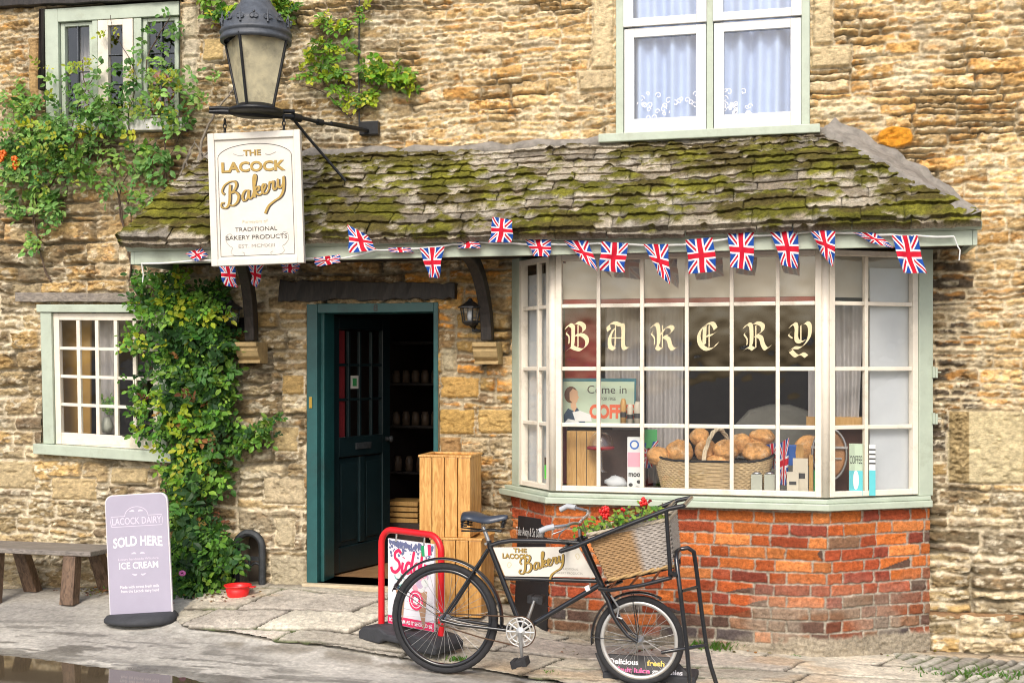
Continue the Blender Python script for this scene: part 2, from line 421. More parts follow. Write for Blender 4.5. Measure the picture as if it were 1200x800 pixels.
def script_bakery(fr, x, z, w, rot, mdark, mgold, parent, wt=.26, sh=.05):
    """the flowing word on the shop's boards, drawn with a pen line: dark edge under a gold core"""
    s = w/7.2; c, n = cos(rot), sin(rot)
    def tr(p, dx=0, dz=0):
        X = p[0]+p[1]*.12+dx; Z = p[1]+dz
        return (x+s*(X*c-Z*n), z+s*(X*n+Z*c))
    def wf(t, tx, tz): return .55+.75*abs(tz)*(1 if tz < 0 else .55)
    for lay,(mm,ww,d,y) in enumerate(((mdark, wt*1.65, sh, .0012),(mgold, wt, 0, .0022))):
        mb = MB()
        for st in SCRIPT: ribbon(mb, fr, [tr(p, d, -d) for p in crom(st, 7)], ww*s, y, wf)
        mb.build('lettering', mm, parent, fix=False)
BL = {  # black-letter strokes for the window, unit height
 'B': ([[(.02,.80),(.12,.93),(.26,.86),(.28,.72),(.27,.3),(.24,.12)],[(.27,.9),(.45,1.0),(.66,.9),(.68,.72),(.5,.58),(.34,.53)],[(.36,.55),(.6,.56),(.78,.42),(.78,.2),(.6,.03),(.38,.06),(.22,.12),(.05,.0)]],[[(.46,.92),(.46,.12)],[(.12,.75),(.02,.62),(.12,.5),(.12,.25)]]),
 'A': ([[(.12,.72),(.1,.9),(.28,1.0),(.5,.93),(.64,.85),(.64,.2),(.74,.06),(.9,.14)],[(.3,.78),(.16,.5),(.14,.25),(.2,.1),(.32,.04)],[(.0,.03),(.15,.12),(.3,.05)]],[[(.12,.45),(.62,.45)],[(.36,.9),(.34,.15)]]),
 'K': ([[(.0,.82),(.14,.95),(.26,.84),(.28,.3),(.22,.12),(.34,.04),(.46,.12)],[(.36,.55),(.5,.78),(.7,.86),(.8,.74),(.62,.55),(.46,.5)],[(.46,.5),(.64,.4),(.72,.14),(.84,.04),(.98,.14)]],[[(.12,.75),(.02,.6),(.12,.45),(.12,.2)],[(.42,.9),(.42,.1)]]),
 'E': ([[(.74,.78),(.62,.97),(.4,.94),(.2,.74),(.12,.48),(.2,.2),(.42,.04),(.66,.1),(.8,.26)],[(.4,.52),(.6,.56),(.76,.66)],[(.34,.86),(.32,.2)]],[[(.5,.9),(.5,.12)]]),
 'R': ([[(.02,.82),(.14,.95),(.27,.86),(.28,.3),(.22,.1)],[(.28,.9),(.46,1.0),(.68,.9),(.66,.68),(.44,.54)],[(.44,.54),(.62,.46),(.7,.2),(.82,.05),(.96,.16)],[(.02,.02),(.2,.12),(.36,.04)]],[[(.44,.9),(.44,.1)],[(.12,.7),(.02,.58),(.12,.42),(.12,.2)]]),
 'Y': ([[(.08,.84),(.2,.97),(.3,.86),(.3,.42),(.44,.3),(.6,.36)],[(.5,.9),(.66,1.0),(.78,.86),(.76,.5),(.62,.25),(.44,.1),(.2,.1),(.06,.0)],[(.1,-.02),(.3,-.2),(.5,-.12),(.66,-.22)]],[[(.46,.9),(.46,.34)],[(.12,.68),(.02,.56),(.16,.44)]]),
}
# ------------------------------------------------------------------ camera, sky, sun
cd = bpy.data.cameras.new('camera'); cam = bpy.data.objects.new('camera', cd); COL.objects.link(cam)
cam.location = (0,0,CZ); cam.rotation_euler = (R(90),0,0); cd.sensor_width = 36; cd.lens = F/1200*36
cd.shift_y = (HY-400)/1200; cd.clip_end = 2000; cd.clip_start = .05; SC.camera = cam
SUN_EL, SUN_AZ = 43, 192                # azimuth of the sun as a compass bearing seen from above, +Y is 0
w = bpy.data.worlds.new('World'); SC.world = w; w.use_nodes = True
sk = w.node_tree.nodes.new('ShaderNodeTexSky'); sk.sky_type = 'NISHITA'; sk.sun_disc = False
sk.sun_elevation = R(SUN_EL); sk.sun_rotation = R(SUN_AZ); sk.air_density = 1.0; sk.dust_density = 4.0; sk.ozone_density = 1
bg = w.node_tree.nodes['Background']; w.node_tree.links.new(sk.outputs[0], bg.inputs[0]); bg.inputs[1].default_value = .15
sl = bpy.data.lights.new('sun', 'SUN'); sl.energy = 1.3; sl.angle = R(18); sl.color = (1,.965,.91)
so = bpy.data.objects.new('sun', sl); COL.objects.link(so)
az, el = R(SUN_AZ), R(SUN_EL)
sdir = Vector((sin(az)*cos(el), cos(az)*cos(el), sin(el)))
so.rotation_euler = sdir.to_track_quat('Z','Y').to_euler(); so.location = sdir*30
SC.view_settings.view_transform = 'Standard'; SC.view_settings.look = 'None'; SC.view_settings.exposure = EXPO; SC.view_settings.gamma = 1; SC.cycles.filter_width = 1.05; SC.view_settings.use_curve_mapping = False

# ------------------------------------------------------------------ stone layout
def layout(U, Z, seed, hmin, hmax, wmin, wmax, psplit=.3, u0=-7, z0=-1, z1=7, skew=0):
    rnd = random.Random(seed)
    b = [z0]
    while b[-1] < z1: b.append(b[-1]+rnd.uniform(hmin, hmax))
    b = np.array(b); k = np.clip(np.searchsorted(b, Z)-1, 0, len(b)-2)
    sid = np.zeros(U.shape, np.int64); du = np.zeros(U.shape); dz = np.zeros(U.shape); fu = np.zeros(U.shape)
    Us = U+skew*Z
    for c in np.unique(k):
        mk = k == c
        s = [u0-rnd.uniform(0,.3)]; sp = []
        hh = b[c+1]-b[c]
        while s[-1] < 8: 
            s.append(s[-1]+rnd.uniform(wmin, wmax)*(.8+.6*hh/hmax)); sp.append(rnd.random() < psplit and hh > (hmin+hmax)*.45); 
        s = np.array(s); u = Us[mk]; z = Z[mk]
        j = np.clip(np.searchsorted(s, u)-1, 0, len(s)-2)
        spl = np.array(sp)[j]; fr_ = .35+.3*_h(j, j*0+c, seed+5)
        lo = np.full(u.shape, b[c]); hi = np.full(u.shape, b[c+1]); mid = b[c]+hh*fr_
        up = spl & (z > mid); dn = spl & ~up
        lo[up] = mid[up]; hi[dn] = mid[dn]
        sid[mk] = (c*1000+j)*2+up
        du[mk] = np.minimum(u-s[j], s[j+1]-u); dz[mk] = np.minimum(z-lo, hi-z); fu[mk] = (z-lo)/(hi-lo)
    du = np.maximum(du, 1e-5); dz = np.maximum(dz, 1e-5)
    d = (du**-3.5+dz**-3.5)**(-1/3.5)
    return sid, d, fu
def hid(sid, seed): return _h(sid % 100003, sid//100003, seed)
def palette(r, cols, cum):
    i = np.clip(np.searchsorted(np.array(cum), r), 0, len(cols)-1)
    return np.array(cols)[i]

# ------------------------------------------------------------------ the building: one thing, its walls, windows, doors, roof are parts
bldg = empty('stone_building', WF(0,0,0), 'old rubble stone village shop building with bay window, porch roof and green door', 'building')
def P2(px, py, off=0): a = Wp(px, py, off); return (a[0], a[2])
OPEN = {
 'll': (wu(50), wu(198), wz(120,521), wz(120,357)),
 'ul': (wu(54), wu(212), wz(130,141), wz(130,4)),
 'ur': (wu(722), wu(949), wz(830,154)-.0, 4.80),
 'dr': (wu(360), wu(514), .18, wz(440,355)),
 'bay': (wu(606), wu(1087), .95, 2.50),
 'niche': (wu(281), wu(308), .12, wz(296,640)),
}
ST = .0078
ug = np.arange(-5.3, 4.35, ST); zg = np.arange(-.25, 5.0, ST)
U, Z = np.meshgrid(ug, zg)
wU = U+.030*(fbm(U*5,Z*7,11,3)-.5)+.018*(fbm(U*22,Z*26,12,2)-.5)
wZ = Z+.09*(fbm(U*1.1,Z*1.6,13,2)-.5)+.020*(fbm(U*6,Z*8,15,2)-.5)+.026*(fbm(U*20,Z*22,14,3)-.5)
A = layout(wU, wZ, 3, .036, .095, .09, .32, .25)
B = layout(wU+.3, wZ, 9, .095, .19, .13, .40, .40)
xd = wu(585)
selB = ((U + .5*(fbm(U*2,Z*2,31,2)-.5)*1 < xd) & (Z < 2.95+.3*(fbm(U*2,Z*2,33,2)-.5))) | ((Z < .78+.2*fbm(U*3,Z*0,35,2)) & (U > xd))
sid = np.where(selB, B[0]+50000000, A[0]); d = np.where(selB, B[1], A[1]); fu = np.where(selB, B[2], A[2])
r1, r2, r3, r4 = (hid(sid, s) for s in (1,2,3,4))
rough = fbm(U*20, Z*26, 41, 4); rough2 = fbm(U*55, Z*80, 45, 3)
gap = .007+.010*fbm(U*6,Z*6,47,2)
gap = gap*np.where(selB,1,.55)
body = sst(gap*.35, gap+.008, d)
rag = np.abs(fbm(U*7,Z*26,49,4)-.5)*2                        # bedding-plane ledges
hgt = body*np.where(selB,1,.62)*(.012+.022*r1+(fu-.5)*.016*(r2-.3)) + (rough-.5)*.022*(.35+body) + (rough2-.5)*.017 - sst(.16,.0,rag)*.006*body*(r3>.5)
mort = 1-body
deep = sst(.52,.70, fbm(U*2.3,Z*3.0,51,3))                    # where mortar has washed out
hgt -= mort*np.where(selB,.055,.040)*deep
chip = fbm(U*16,Z*46,53,4); pitm = sst(.60,.68,chip)*sst(.40,.55,fbm(U*3,Z*5,54,2)); hgt -= pitm*.020
fleck = sst(.60,.67,fbm(U*19,Z*42,55,4))*sst(.38,.52,fbm(U*4,Z*6,56,2))
# dressed blocks: px rect -> colour kind
def blk(x0,y0,x1,y1,h=.018,c=(.56,.47,.31),n=1):
    a = P2(x0,y1); b_ = P2(x1,y0)
    return (a[0],b_[0],P2((x0+x1)/2,y1)[1],P2((x0+x1)/2,y0)[1],h,c)
blocks = [blk(694,-60,719,80,.03,(.58,.49,.33)), blk(677,82,719,106,.032,(.55,.46,.31)), blk(952,-60,976,52,.03,(.58,.49,.33)), blk(950,54,998,79,.032,(.56,.47,.31)),
 blk(214,8,230,44,.02,(.50,.45,.34)), blk(213,46,232,66,.02,(.52,.47,.37)), blk(213,68,229,112,.02,(.47,.43,.34)), blk(35,44,46,118,.03,(.38,.26,.13)),
 blk(1112,482,1202,566,.020,(.50,.44,.29)), blk(1202,482,1260,566,.022,(.48,.42,.28)), blk(1084,-40,1130,-8,.02,(.5,.42,.27)),
 blk(518,409,534,434,.02,(.42,.38,.28)), blk(516,442,560,466,.02,(.44,.29,.11)), blk(516,480,556,508,.02,(.40,.27,.10)), blk(561,480,600,507,.02,(.42,.30,.13)), blk(516,512,541,536,.02,(.30,.19,.09)),
 blk(320,500,348,528,.02,(.42,.33,.18)), blk(310,560,356,590,.02,(.45,.38,.26)), blk(322,606,345,640,.022,(.46,.40,.28)), blk(318,652,358,690,.02,(.38,.34,.25)),
 blk(330,440,354,462,.02,(.40,.28,.12)), blk(60,560,112,585,.02,(.48,.38,.22)), blk(238,45,262,70,.02,(.50,.38,.19)),
 blk(-10,540,40,572,.02,(.44,.36,.22)), blk(130,548,172,566,.02,(.46,.37,.22))]
dress = np.zeros(U.shape); dcol = np.zeros(U.shape+(3,))
for (a,b_,c_,e_,h_,cc) in blocks:
    ww = .010*(rough-.5)
    dd = np.minimum(np.minimum(wU-a+ww,b_-wU+ww), np.minimum(wZ*.0+Z-c_+ww,e_-Z+ww))
    mk = sst(0,.012,dd); out = (dd > -.012) & (dd <= 0.0)
    hh = h_+(rough-.5)*.010+(rough2-.5)*.005
    hgt = np.where(dd > 0, hh*mk+(1-mk)*0.0, np.where(out, 0.0, hgt))
    body = np.where(dd > 0, mk, np.where(out, 0, body))
    dress = np.maximum(dress, (dd > 0)*1.0); dcol[dd > 0] = cc
# rock at the right, the orange boulder
def ell(px,py,rx,ry): 
    a = P2(px,py); k = 7.7/F; return ((U-a[0])/(rx*k))**2+((Z-a[1])/(ry*k))**2
ob = ell(1049,161,21,13)+.5*(rough-.5); obm = sst(1.15,.75,ob)
hgt = hgt*(1-obm)+obm*(.045+(rough-.5)*.02)
# stone colours by zone; mortar darker where washed out
gold = palette(r1, [(.57,.42,.22),(.61,.46,.26),(.56,.36,.15),(.64,.53,.36),(.50,.37,.20),(.58,.43,.23)], [.25,.5,.60,.76,.9,1])
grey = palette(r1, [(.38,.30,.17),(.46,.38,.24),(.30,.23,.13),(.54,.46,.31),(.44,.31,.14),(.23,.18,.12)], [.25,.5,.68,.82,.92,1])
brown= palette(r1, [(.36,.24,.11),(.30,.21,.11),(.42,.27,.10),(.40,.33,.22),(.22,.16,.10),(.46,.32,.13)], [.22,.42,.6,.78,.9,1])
nz = fbm(U*.9,Z*.9,61,3)-.5
xr = wu(480)
wg = sst(-.6,.5, U-xr+nz*1.5)*sst(1.15,1.75, Z+nz)                 # golden upper right
wg = np.maximum(wg, sst(-3.6,-4.2,U)*sst(3.3,3.8,Z)*.8)
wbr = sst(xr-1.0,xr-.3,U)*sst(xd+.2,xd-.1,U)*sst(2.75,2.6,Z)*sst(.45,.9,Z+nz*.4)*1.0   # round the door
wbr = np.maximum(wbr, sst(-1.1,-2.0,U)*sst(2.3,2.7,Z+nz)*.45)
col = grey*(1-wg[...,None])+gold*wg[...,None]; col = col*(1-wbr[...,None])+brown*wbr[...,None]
# black weathering on the stones beside the bay
dk = sst(.62,.40, np.abs(U-(wu(1100)))/ .42+.7*(fbm(U*5,Z*6,63,3)-.5))*sst(1.10,1.30,Z)*sst(2.62,2.45,Z)
dk2 = sst(.46,.60,fbm(U*2.2,Z*3.5,65,3))*(1-wg)*.62*(r3 > .35)
dkm = np.clip(np.maximum(dk*(.55+.42*(r2>.3)), dk2*.9),0,1)*np.clip(body*1.3,0,1)
col = col*(1-dkm[...,None])+np.array((.075,.062,.05))*dkm[...,None]
# iron-orange patches, lichen white patches
og = sst(.56,.74,fbm(U*8,Z*20,67,4))*(wg*.5+wbr*.6+.12); col = col*(1-og[...,None])+np.array((.54,.27,.07))*og[...,None]
li = sst(.60,.70,fbm(U*9,Z*16,69,4))*.75*(1-wbr*.7); col = col*(1-li[...,None])+np.array((.62,.57,.45))*li[...,None]
pit = sst(.66,.72,fbm(U*16,Z*30,71,3)); hgt -= pit*.012
mcol = np.array((.56,.50,.38))*(.8+.5*fbm(U*8,Z*8,73,3))[...,None]*(1-.35*wbr[...,None]); mcol = mcol*(1-.35*deep[...,None])
col = col*(.70+.60*r4)[...,None]*(.85+.3*fbm(U*.7,Z*.9,58,3))[...,None]
col = col*(1-.62*fleck[...,None])+np.array((.74,.69,.56))*.62*fleck[...,None]
spt = sst(.60,.67,fbm(U*14,Z*44,57,4))*(.35+.35*(1-wg)); col = col*(1-spt[...,None])+np.array((.14,.10,.06))*spt[...,None]
bd = np.clip(body*1.15,0,1)[...,None]
col = col*bd+mcol*(1-bd)
col = np.where(dress[...,None] > 0, dcol*(.85+.3*fbm(U*6,Z*8,75,3))[...,None], col)
rb = blk(1112,482,1160,566); inr = (U>rb[0])&(U<rb[1]-.12)&(Z>rb[2])&(Z<rb[3]); hgt = hgt+np.where(inr, (rough2-.5)*.05+(rough-.5)*.03, 0); col = np.where(inr[...,None], col*np.array((.62,.55,.45))*(.5+rough2[...,None]), col)
col = col*(1-obm[...,None])+np.array((.60,.27,.03))*obm[...,None]*(.7+.6*rough[...,None])
grn = sst(.55,.7,fbm(U*3,Z*5,77,3))*sst(.35,.0,Z)*.5; col = col*(1-grn[...,None])+np.array((.12,.12,.05))*grn[...,None]
mot = fbm(U*38,Z*60,79,3); mot2 = fbm(U*70,Z*110,80,2); col = col*(.70+.6*mot)[...,None]*(.8+.4*mot2)[...,None]; wwm = np.clip(wg+wbr*.8,0,1)[...,None]; col = col*(np.array((1.04,.98,.86))*wwm+np.array((1.02,.99,.93))*(1-wwm)); col *= WALLGAIN
keep = np.ones((len(zg)-1, len(ug)-1), bool)
Uc = (ug[:-1]+ug[1:])/2; Zc = (zg[:-1]+zg[1:])/2; UC, ZC = np.meshgrid(Uc, Zc)
for k_,(a,b_,c_,e_) in OPEN.items():
    if k_ == 'niche':
        cx = (a+b_)/2; rr_ = (b_-a)/2
        keep &= ~((np.abs(UC-cx) < rr_) & (ZC < e_)) & ~(((UC-cx)**2+(ZC-e_)**2) < rr_**2)
    else: keep &= ~((UC > a) & (UC < b_) & (ZC > c_) & (ZC < e_))
keep &= ~((UC > wu(612)) & (UC < wu(1070)) & (ZC < .95))        # behind the plinth
bulge = .02*(fbm(U*.6,Z*.6,81,2)-.5)
H = hgt+bulge-.012
Pw = np.array(OW)+U[...,None]*np.array(UX)+H[...,None]*np.array(NX)+Z[...,None]*np.array(ZX)
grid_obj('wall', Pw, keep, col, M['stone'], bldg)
# masonry reveals of the openings, and the wall beyond the picture's edges
mb = MB(); mb.c = (.36,.30,.2)
for k_,(a,b_,c_,e_) in OPEN.items():
    if k_ == 'niche': 
        cx = (a+b_)/2; rr_ = (b_-a)/2; dp = -.14
        ring = [(a,.1)]+[(cx-rr_*cos(pi*i/12), e_+rr_*sin(pi*i/12)) for i in range(13)]+[(b_,.1)]
        for p,q in zip(ring[:-1], ring[1:]): mb.quad(WF(p[0],.02,p[1]),WF(q[0],.02,q[1]),WF(q[0],dp,q[1]),WF(p[0],dp,p[1]))
        continue
    dp = -.30
    r = [(a,c_),(b_,c_),(b_,e_),(a,e_)]
    for i in range(4):
        p,q = r[i], r[(i+1)%4]
        if k_ == 'bay' and i in (0,2): pass
        mb.quad(WF(p[0],.012,p[1]),WF(q[0],.012,q[1]),WF(q[0],dp,q[1]),WF(p[0],dp,p[1]))
for (a,b_,c_,e_) in ((-12,-5.295,-.3,6.2),(4.335,9,-.3,6.2),(-5.3,4.34,4.99,6.2)): mb.box(WF, a,b_,-.35,.0,c_,e_)
mb.build('wall_reveal', M['stone'], bldg, fix=False)
mb = MB()       # main roof above the picture
mb.hexa([WF(-12,-3.5,6.2),WF(9,-3.5,6.2),WF(9,.35,6.1),WF(-12,.35,6.1),WF(-12,-3.5,8.6),WF(9,-3.5,8.6),WF(9,.35,6.2),WF(-12,.35,6.2)])
mb.build('roof', M['cement'], bldg)
# dark brown back of the niche
a,b_,c_,e_ = OPEN['niche']
mb = MB(); mb.quad(WF(a-.02,-.14,.05),WF(b_+.02,-.14,.05),WF(b_+.02,-.14,e_+.25),WF(a-.02,-.14,e_+.25)); mb.build('niche_back', M['roomwall'], bldg, fix=False)

# rooms behind the openings
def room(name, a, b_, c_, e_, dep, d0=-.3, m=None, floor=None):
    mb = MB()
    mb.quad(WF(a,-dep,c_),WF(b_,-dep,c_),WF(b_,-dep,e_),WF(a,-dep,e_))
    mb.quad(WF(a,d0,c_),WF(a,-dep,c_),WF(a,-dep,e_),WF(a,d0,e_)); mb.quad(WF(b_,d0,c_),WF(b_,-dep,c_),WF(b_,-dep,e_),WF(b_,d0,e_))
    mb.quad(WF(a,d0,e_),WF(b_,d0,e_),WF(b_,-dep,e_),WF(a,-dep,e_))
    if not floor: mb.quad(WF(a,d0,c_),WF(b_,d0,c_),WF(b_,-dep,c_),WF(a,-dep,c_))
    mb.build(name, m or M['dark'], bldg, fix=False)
    if floor:
        mb = MB(); mb.box(WF, a, b_, -dep, -.001, c_-.04, c_); mb.build('floor', floor, bldg)
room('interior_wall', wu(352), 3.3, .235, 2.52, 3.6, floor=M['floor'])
# inner face of the front wall, so that the room is closed
mb = MB()
dr = OPEN['dr']; by = OPEN['bay']
for (a,b_,c_,e_) in ((wu(352),dr[0],.235,2.52),(dr[0],dr[1],dr[3],2.52),(dr[1],by[0],.235,2.52),(by[0],by[1],.235,.95),(by[1],3.3,.235,2.52)):
    mb.quad(WF(a,-.301,c_),WF(b_,-.301,c_),WF(b_,-.301,e_),WF(a,-.301,e_))
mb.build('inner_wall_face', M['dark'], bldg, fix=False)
for k_ in ('ll','ul','ur'):
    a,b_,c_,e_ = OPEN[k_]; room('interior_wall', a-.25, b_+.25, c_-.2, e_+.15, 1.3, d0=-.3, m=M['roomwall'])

# ------------------------------------------------------------------ bay window
BOFF = .42
uL = wu(605); uR = wu(1090)                      # where the bay meets the wall
uFL = wu(648,BOFF); uFR = wu(967,BOFF)
BP = [(uL,.02),(uFL,BOFF),(uFR,BOFF),(uR,.02)]    # plan polygon
zb0, zb1 = .972, 2.52
class Seg:
    """frame along one bay side: x along, y outwards"""
    pass
def side(i):
    p,q = Vector(BP[i]), Vector(BP[i+1]); L_ = (q-p).length; t = (q-p)/L_
    ex = UX*t.x+NX*t.y; ey = UX*(-t.y)+NX*t.x
    o = WF(p.x,p.y,0)
    return Fr(o, ex, ey), L_
bay = empty('bay_window', WF((uFL+uFR)/2, BOFF, zb0)); bay.location -= bldg.location; bay.parent = bldg
def zrow(py, px=800): return wz(px, py, BOFF)
rows = [zrow(357), zrow(432), zrow(499)]
zt_, zbm = 2.50, zrow(572)
# rows: glass from zbm to 2.47
def proj_u(i, px):
    """distance along side i at which the photo column px falls"""
    fr, L_ = side(i); best = None
    for k in range(0, 2001):
        s = L_*k/2000; p = fr(s,0,1.7); x = HX+F*p.x/p.y
        if best is None or abs(x-px) < best[0]: best = (abs(x-px), s)
    return best[1]
sashes = [(0,[631.5]), (1,[701.5,752.5,805,857.5,911.5]), (2,[1014.5])]
for i,cols in sashes:
    fr, L_ = side(i)
    ends = {0:(proj_u(0,611), L_-.022), 1:(.022, L_-.022), 2:(.022, proj_u(2,1074))}[i]
    fw = .038
    mb = MB()
    # outer stiles and rails
    mb.box(fr, ends[0], ends[0]+fw, -.03,.018, zb0+.01, zt_); mb.box(fr, ends[1]-fw, ends[1], -.03,.018, zb0+.01, zt_)
    mb.box(fr, ends[0]+fw, ends[1]-fw, -.028,.016, zb0+.01, zbm); mb.box(fr, ends[0]+fw, ends[1]-fw, -.028,.016, zt_-.035, zt_)
    mb.build('frame', M['cream'], bay, bevel=.003)
    mb = MB()
    cs = [proj_u(i,c) for c in cols]
    for c in cs: mb.box(fr, c-.0125, c+.0125, -.02,.012, zbm, zt_-.035)
    for z in rows: 
        xs = [ends[0]+fw]+[v for c in cs for v in (c-.0125,c+.0125)]+[ends[1]-fw]
        for k in range(0,len(xs),2): mb.box(fr, xs[k], xs[k+1], -.018,.010, z-.0125, z+.0125)
    mb.build('glazing_bars', M['cream'], bay, bevel=.004)
    mb = MB(); mb.quad(fr(ends[0]+fw,-.008,zbm),fr(ends[1]-fw,-.008,zbm),fr(ends[1]-fw,-.008,zt_-.03),fr(ends[0]+fw,-.008,zt_-.03)); mb.build('pane', M['glass'], bay, fix=False)
    mb = MB()   # sage posts outside the sashes
    if i == 0: mb.box(fr, -.02, ends[0]-.001, -.05,.02, zb0, zb1)
    if i == 2: mb.box(fr, ends[1]+.001, L_+.0, -.06,.028, zb0, zb1)
    if mb.v: mb.build('post', M['sage'], bay, bevel=.004)
mb = MB()
for i in (0,1):    # corner posts
    fr,L_ = side(i); p = fr(L_,0,0); mb = MB()
    mb.lathe(Fr(p,UX,NX), [(.0,zb0+.01),(.028,zb0+.01),(.028,zt_),(0,zt_)], 8); mb.build('corner_post', M['cream'], bay)
# hinges on the right post
fr,L_ = side(2)
for py in (436,490):
    mb = MB(); z = wz(1083,py,.05); mb.box(fr, L_-.012,L_+.004,.028,.042,z-.035,z+.035); mb.tube([fr(L_+.012,.045,z-.035),fr(L_+.012,.045,z+.03)], .008, 8); mb.tube([fr(L_+.01,.045,z+.0),fr(L_+.035,.06,z+.0)],.004,6); mb.build('hinge', M['sage'], bay)
def offset_poly(o):
    a = []
    fs = [side(i) for i in range(3)]
    def ln(i): f,_ = fs[i]; p = Vector(BP[i]); q = Vector(BP[i+1]); t = (q-p).normalized(); n = Vector((-t.y,t.x)); return p+n*o, t
    p0,t0 = ln(0); p1,t1 = ln(1); p2,t2 = ln(2)
    def isx(p,t,q,s):
        dt = t.x*s.y-t.y*s.x; k = ((q.x-p.x)*s.y-(q.y-p.y)*s.x)/dt; return p+t*k
    a.append(p0-t0*((p0.y+.02)/t0.y)); a.append(isx(p0,t0,p1,t1)); a.append(isx(p1,t1,p2,t2)); a.append(p2+t2*((uR-.012+o*.25-p2.x)/t2.x))
    return a
def slab(mb, o, z0, z1, inner=None):
    q = offset_poly(o); q.append(Vector((q[3].x+.004,-.03))); q.append(Vector((q[0].x,-.03))); n = len(q)
    vs = [WF(p.x,p.y,z0) for p in q]+[WF(p.x,p.y,z1) for p in q]
    mb.add(vs, [list(range(n)),list(range(2*n-1,n-1,-1))]+[(i,(i+1)%n,n+(i+1)%n,n+i) for i in range(n)])
mb = MB(); slab(mb, .075, .905, .945); slab(mb, .045, .946, .971); mb.build('sill', M['sage'], bay, bevel=.006)
mb = MB(); slab(mb, -.035, .972, .985); mb.build('display_shelf', M['signwhite'], bay)
# brick plinth as a relief along the bay plan
bl_ = offset_poly(.005); bl_ = [(p.x,p.y) for p in bl_]
lens = [math.dist(bl_[i],bl_[i+1]) for i in range(3)]; tot = sum(lens)
sg = np.arange(0, tot+.004, .006); zg2 = np.arange(-.12, .912, .006)
S, Z2 = np.meshgrid(sg, zg2)
wS = S+.022*(fbm(S*6,Z2*6,101,2)-.5)+.010*(fbm(S*40,Z2*40,102,2)-.5); wZ2 = Z2+.026*(fbm(S*2,Z2*3,103,2)-.5)+.008*(fbm(S*30,Z2*30,104,2)-.5)
def bricks(S, Z, ch=.0745):
    k = np.floor(Z/ch).astype(int); u = S+np.where(k % 2 == 0, 0, .086)+.03*(_h(k,k*0,7)-.5)
    per = .345; j = np.floor(u/per).astype(int); f = u-j*per; hd = f > .23
    du = np.where(hd, np.minimum(f-.23, per-f), np.minimum(f, .23-f)); dz = np.minimum(Z-k*ch, (k+1)*ch-Z)
    return (k*500+j)*2+hd+4000000, np.minimum(du,dz), du, dz, k
bid, bdist_, bdu, bdz, bk = bricks(wS, wZ2)
q1,q2,q3 = (hid(bid, s) for s in (11,12,13))
bro = fbm(S*30,Z2*40,111,4); bro2 = fbm(S*90,Z2*90,112,2)
dd = (np.maximum(bdu,1e-4)**-3+np.maximum(bdz,1e-4)**-3)**(-1/3)
bb = sst(.002,.008, dd+(bro-.5)*.008)
spall = sst(.55,.75, fbm(S*9,Z2*14,113,3))*(q3 > .55)
bh = bb*(.006+.007*q1-.008*spall)+(bro-.5)*.008+(bro2-.5)*.003
org = np.array(palette(q1, [(.52,.145,.035),(.44,.10,.028),(.36,.075,.03),(.58,.20,.06),(.27,.06,.035)],[.3,.55,.75,.88,1]))
drk = np.array(palette(q1, [(.20,.07,.04),(.13,.075,.055),(.28,.09,.04),(.10,.08,.075),(.24,.13,.075)],[.25,.5,.7,.85,1]))
nzb = fbm(S*1.2,Z2*1.5,115,3)-.5
wd = np.clip(.72*sst(.42,.05,Z2+nzb*.35-.09*(S-1.0)) + sst(tot-.95,tot-.45,S+nzb)*.42*(Z2<.80)*(q2>.25), 0, 1)
rnk = (q2+.0) < wd*1.1
bc = np.where(rnk[...,None], drk, org)
bc = bc*(.75+.5*q3)[...,None]*(.85+.3*bro)[...,None]
wash = sst(.50,.66,fbm(S*3,Z2*5,117,3))*sst(.6,.2,Z2)*.5; bc = bc*(1-wash[...,None])+np.array((.36,.31,.24))*wash[...,None]
orange_low = sst(.3,.0,S*0+Z2)*0
mc = np.array((.40,.36,.29))*(.7+.6*fbm(S*9,Z2*9,119,3))[...,None]
bc = bc*bb[...,None]+mc*(1-bb[...,None])
# cement footing and the patched band under the right side
ft = sst(.02,-.02, Z2-.045-.05*fbm(S*2.2,Z2*0,121,3)-.02*bro) ; ft = np.maximum(ft, sst(0,.02,S-(tot-.9)+.2*bro)*sst(.15,.12,Z2+.03*bro)*(Z2>.0))
bc = bc*(1-ft[...,None])+np.array((.36,.31,.23))*(.7+.6*fbm(S*5,Z2*7,123,3))[...,None]*ft[...,None]; bh = bh*(1-ft)+ft*(.012+(bro-.5)*.02)
bc *= BRICKGAIN
cum = np.concatenate([[0],np.cumsum(lens)])
bu = np.interp(S, cum, [p[0] for p in bl_]); bo = np.interp(S, cum, [p[1] for p in bl_])
nrm = []
for i in range(3):
    t = Vector(bl_[i+1])-Vector(bl_[i]); t.normalize(); nrm.append((-t.y,t.x))
nx_ = np.interp(S, [0,cum[1]-.01,cum[1]+.01,cum[2]-.01,cum[2]+.01,cum[3]], [nrm[0][0]]*2+[nrm[1][0]]*2+[nrm[2][0]]*2)
ny_ = np.interp(S, [0,cum[1]-.01,cum[1]+.01,cum[2]-.01,cum[2]+.01,cum[3]], [nrm[0][1]]*2+[nrm[1][1]]*2+[nrm[2][1]]*2)
bu = bu+nx_*bh; bo = bo+ny_*bh
Pb = np.array(OW)+bu[...,None]*np.array(UX)+bo[...,None]*np.array(NX)+Z2[...,None]*np.array(ZX)
grid_obj('brick_plinth', Pb, np.ones((len(zg2)-1,len(sg)-1),bool), bc, M['brick'], bldg)
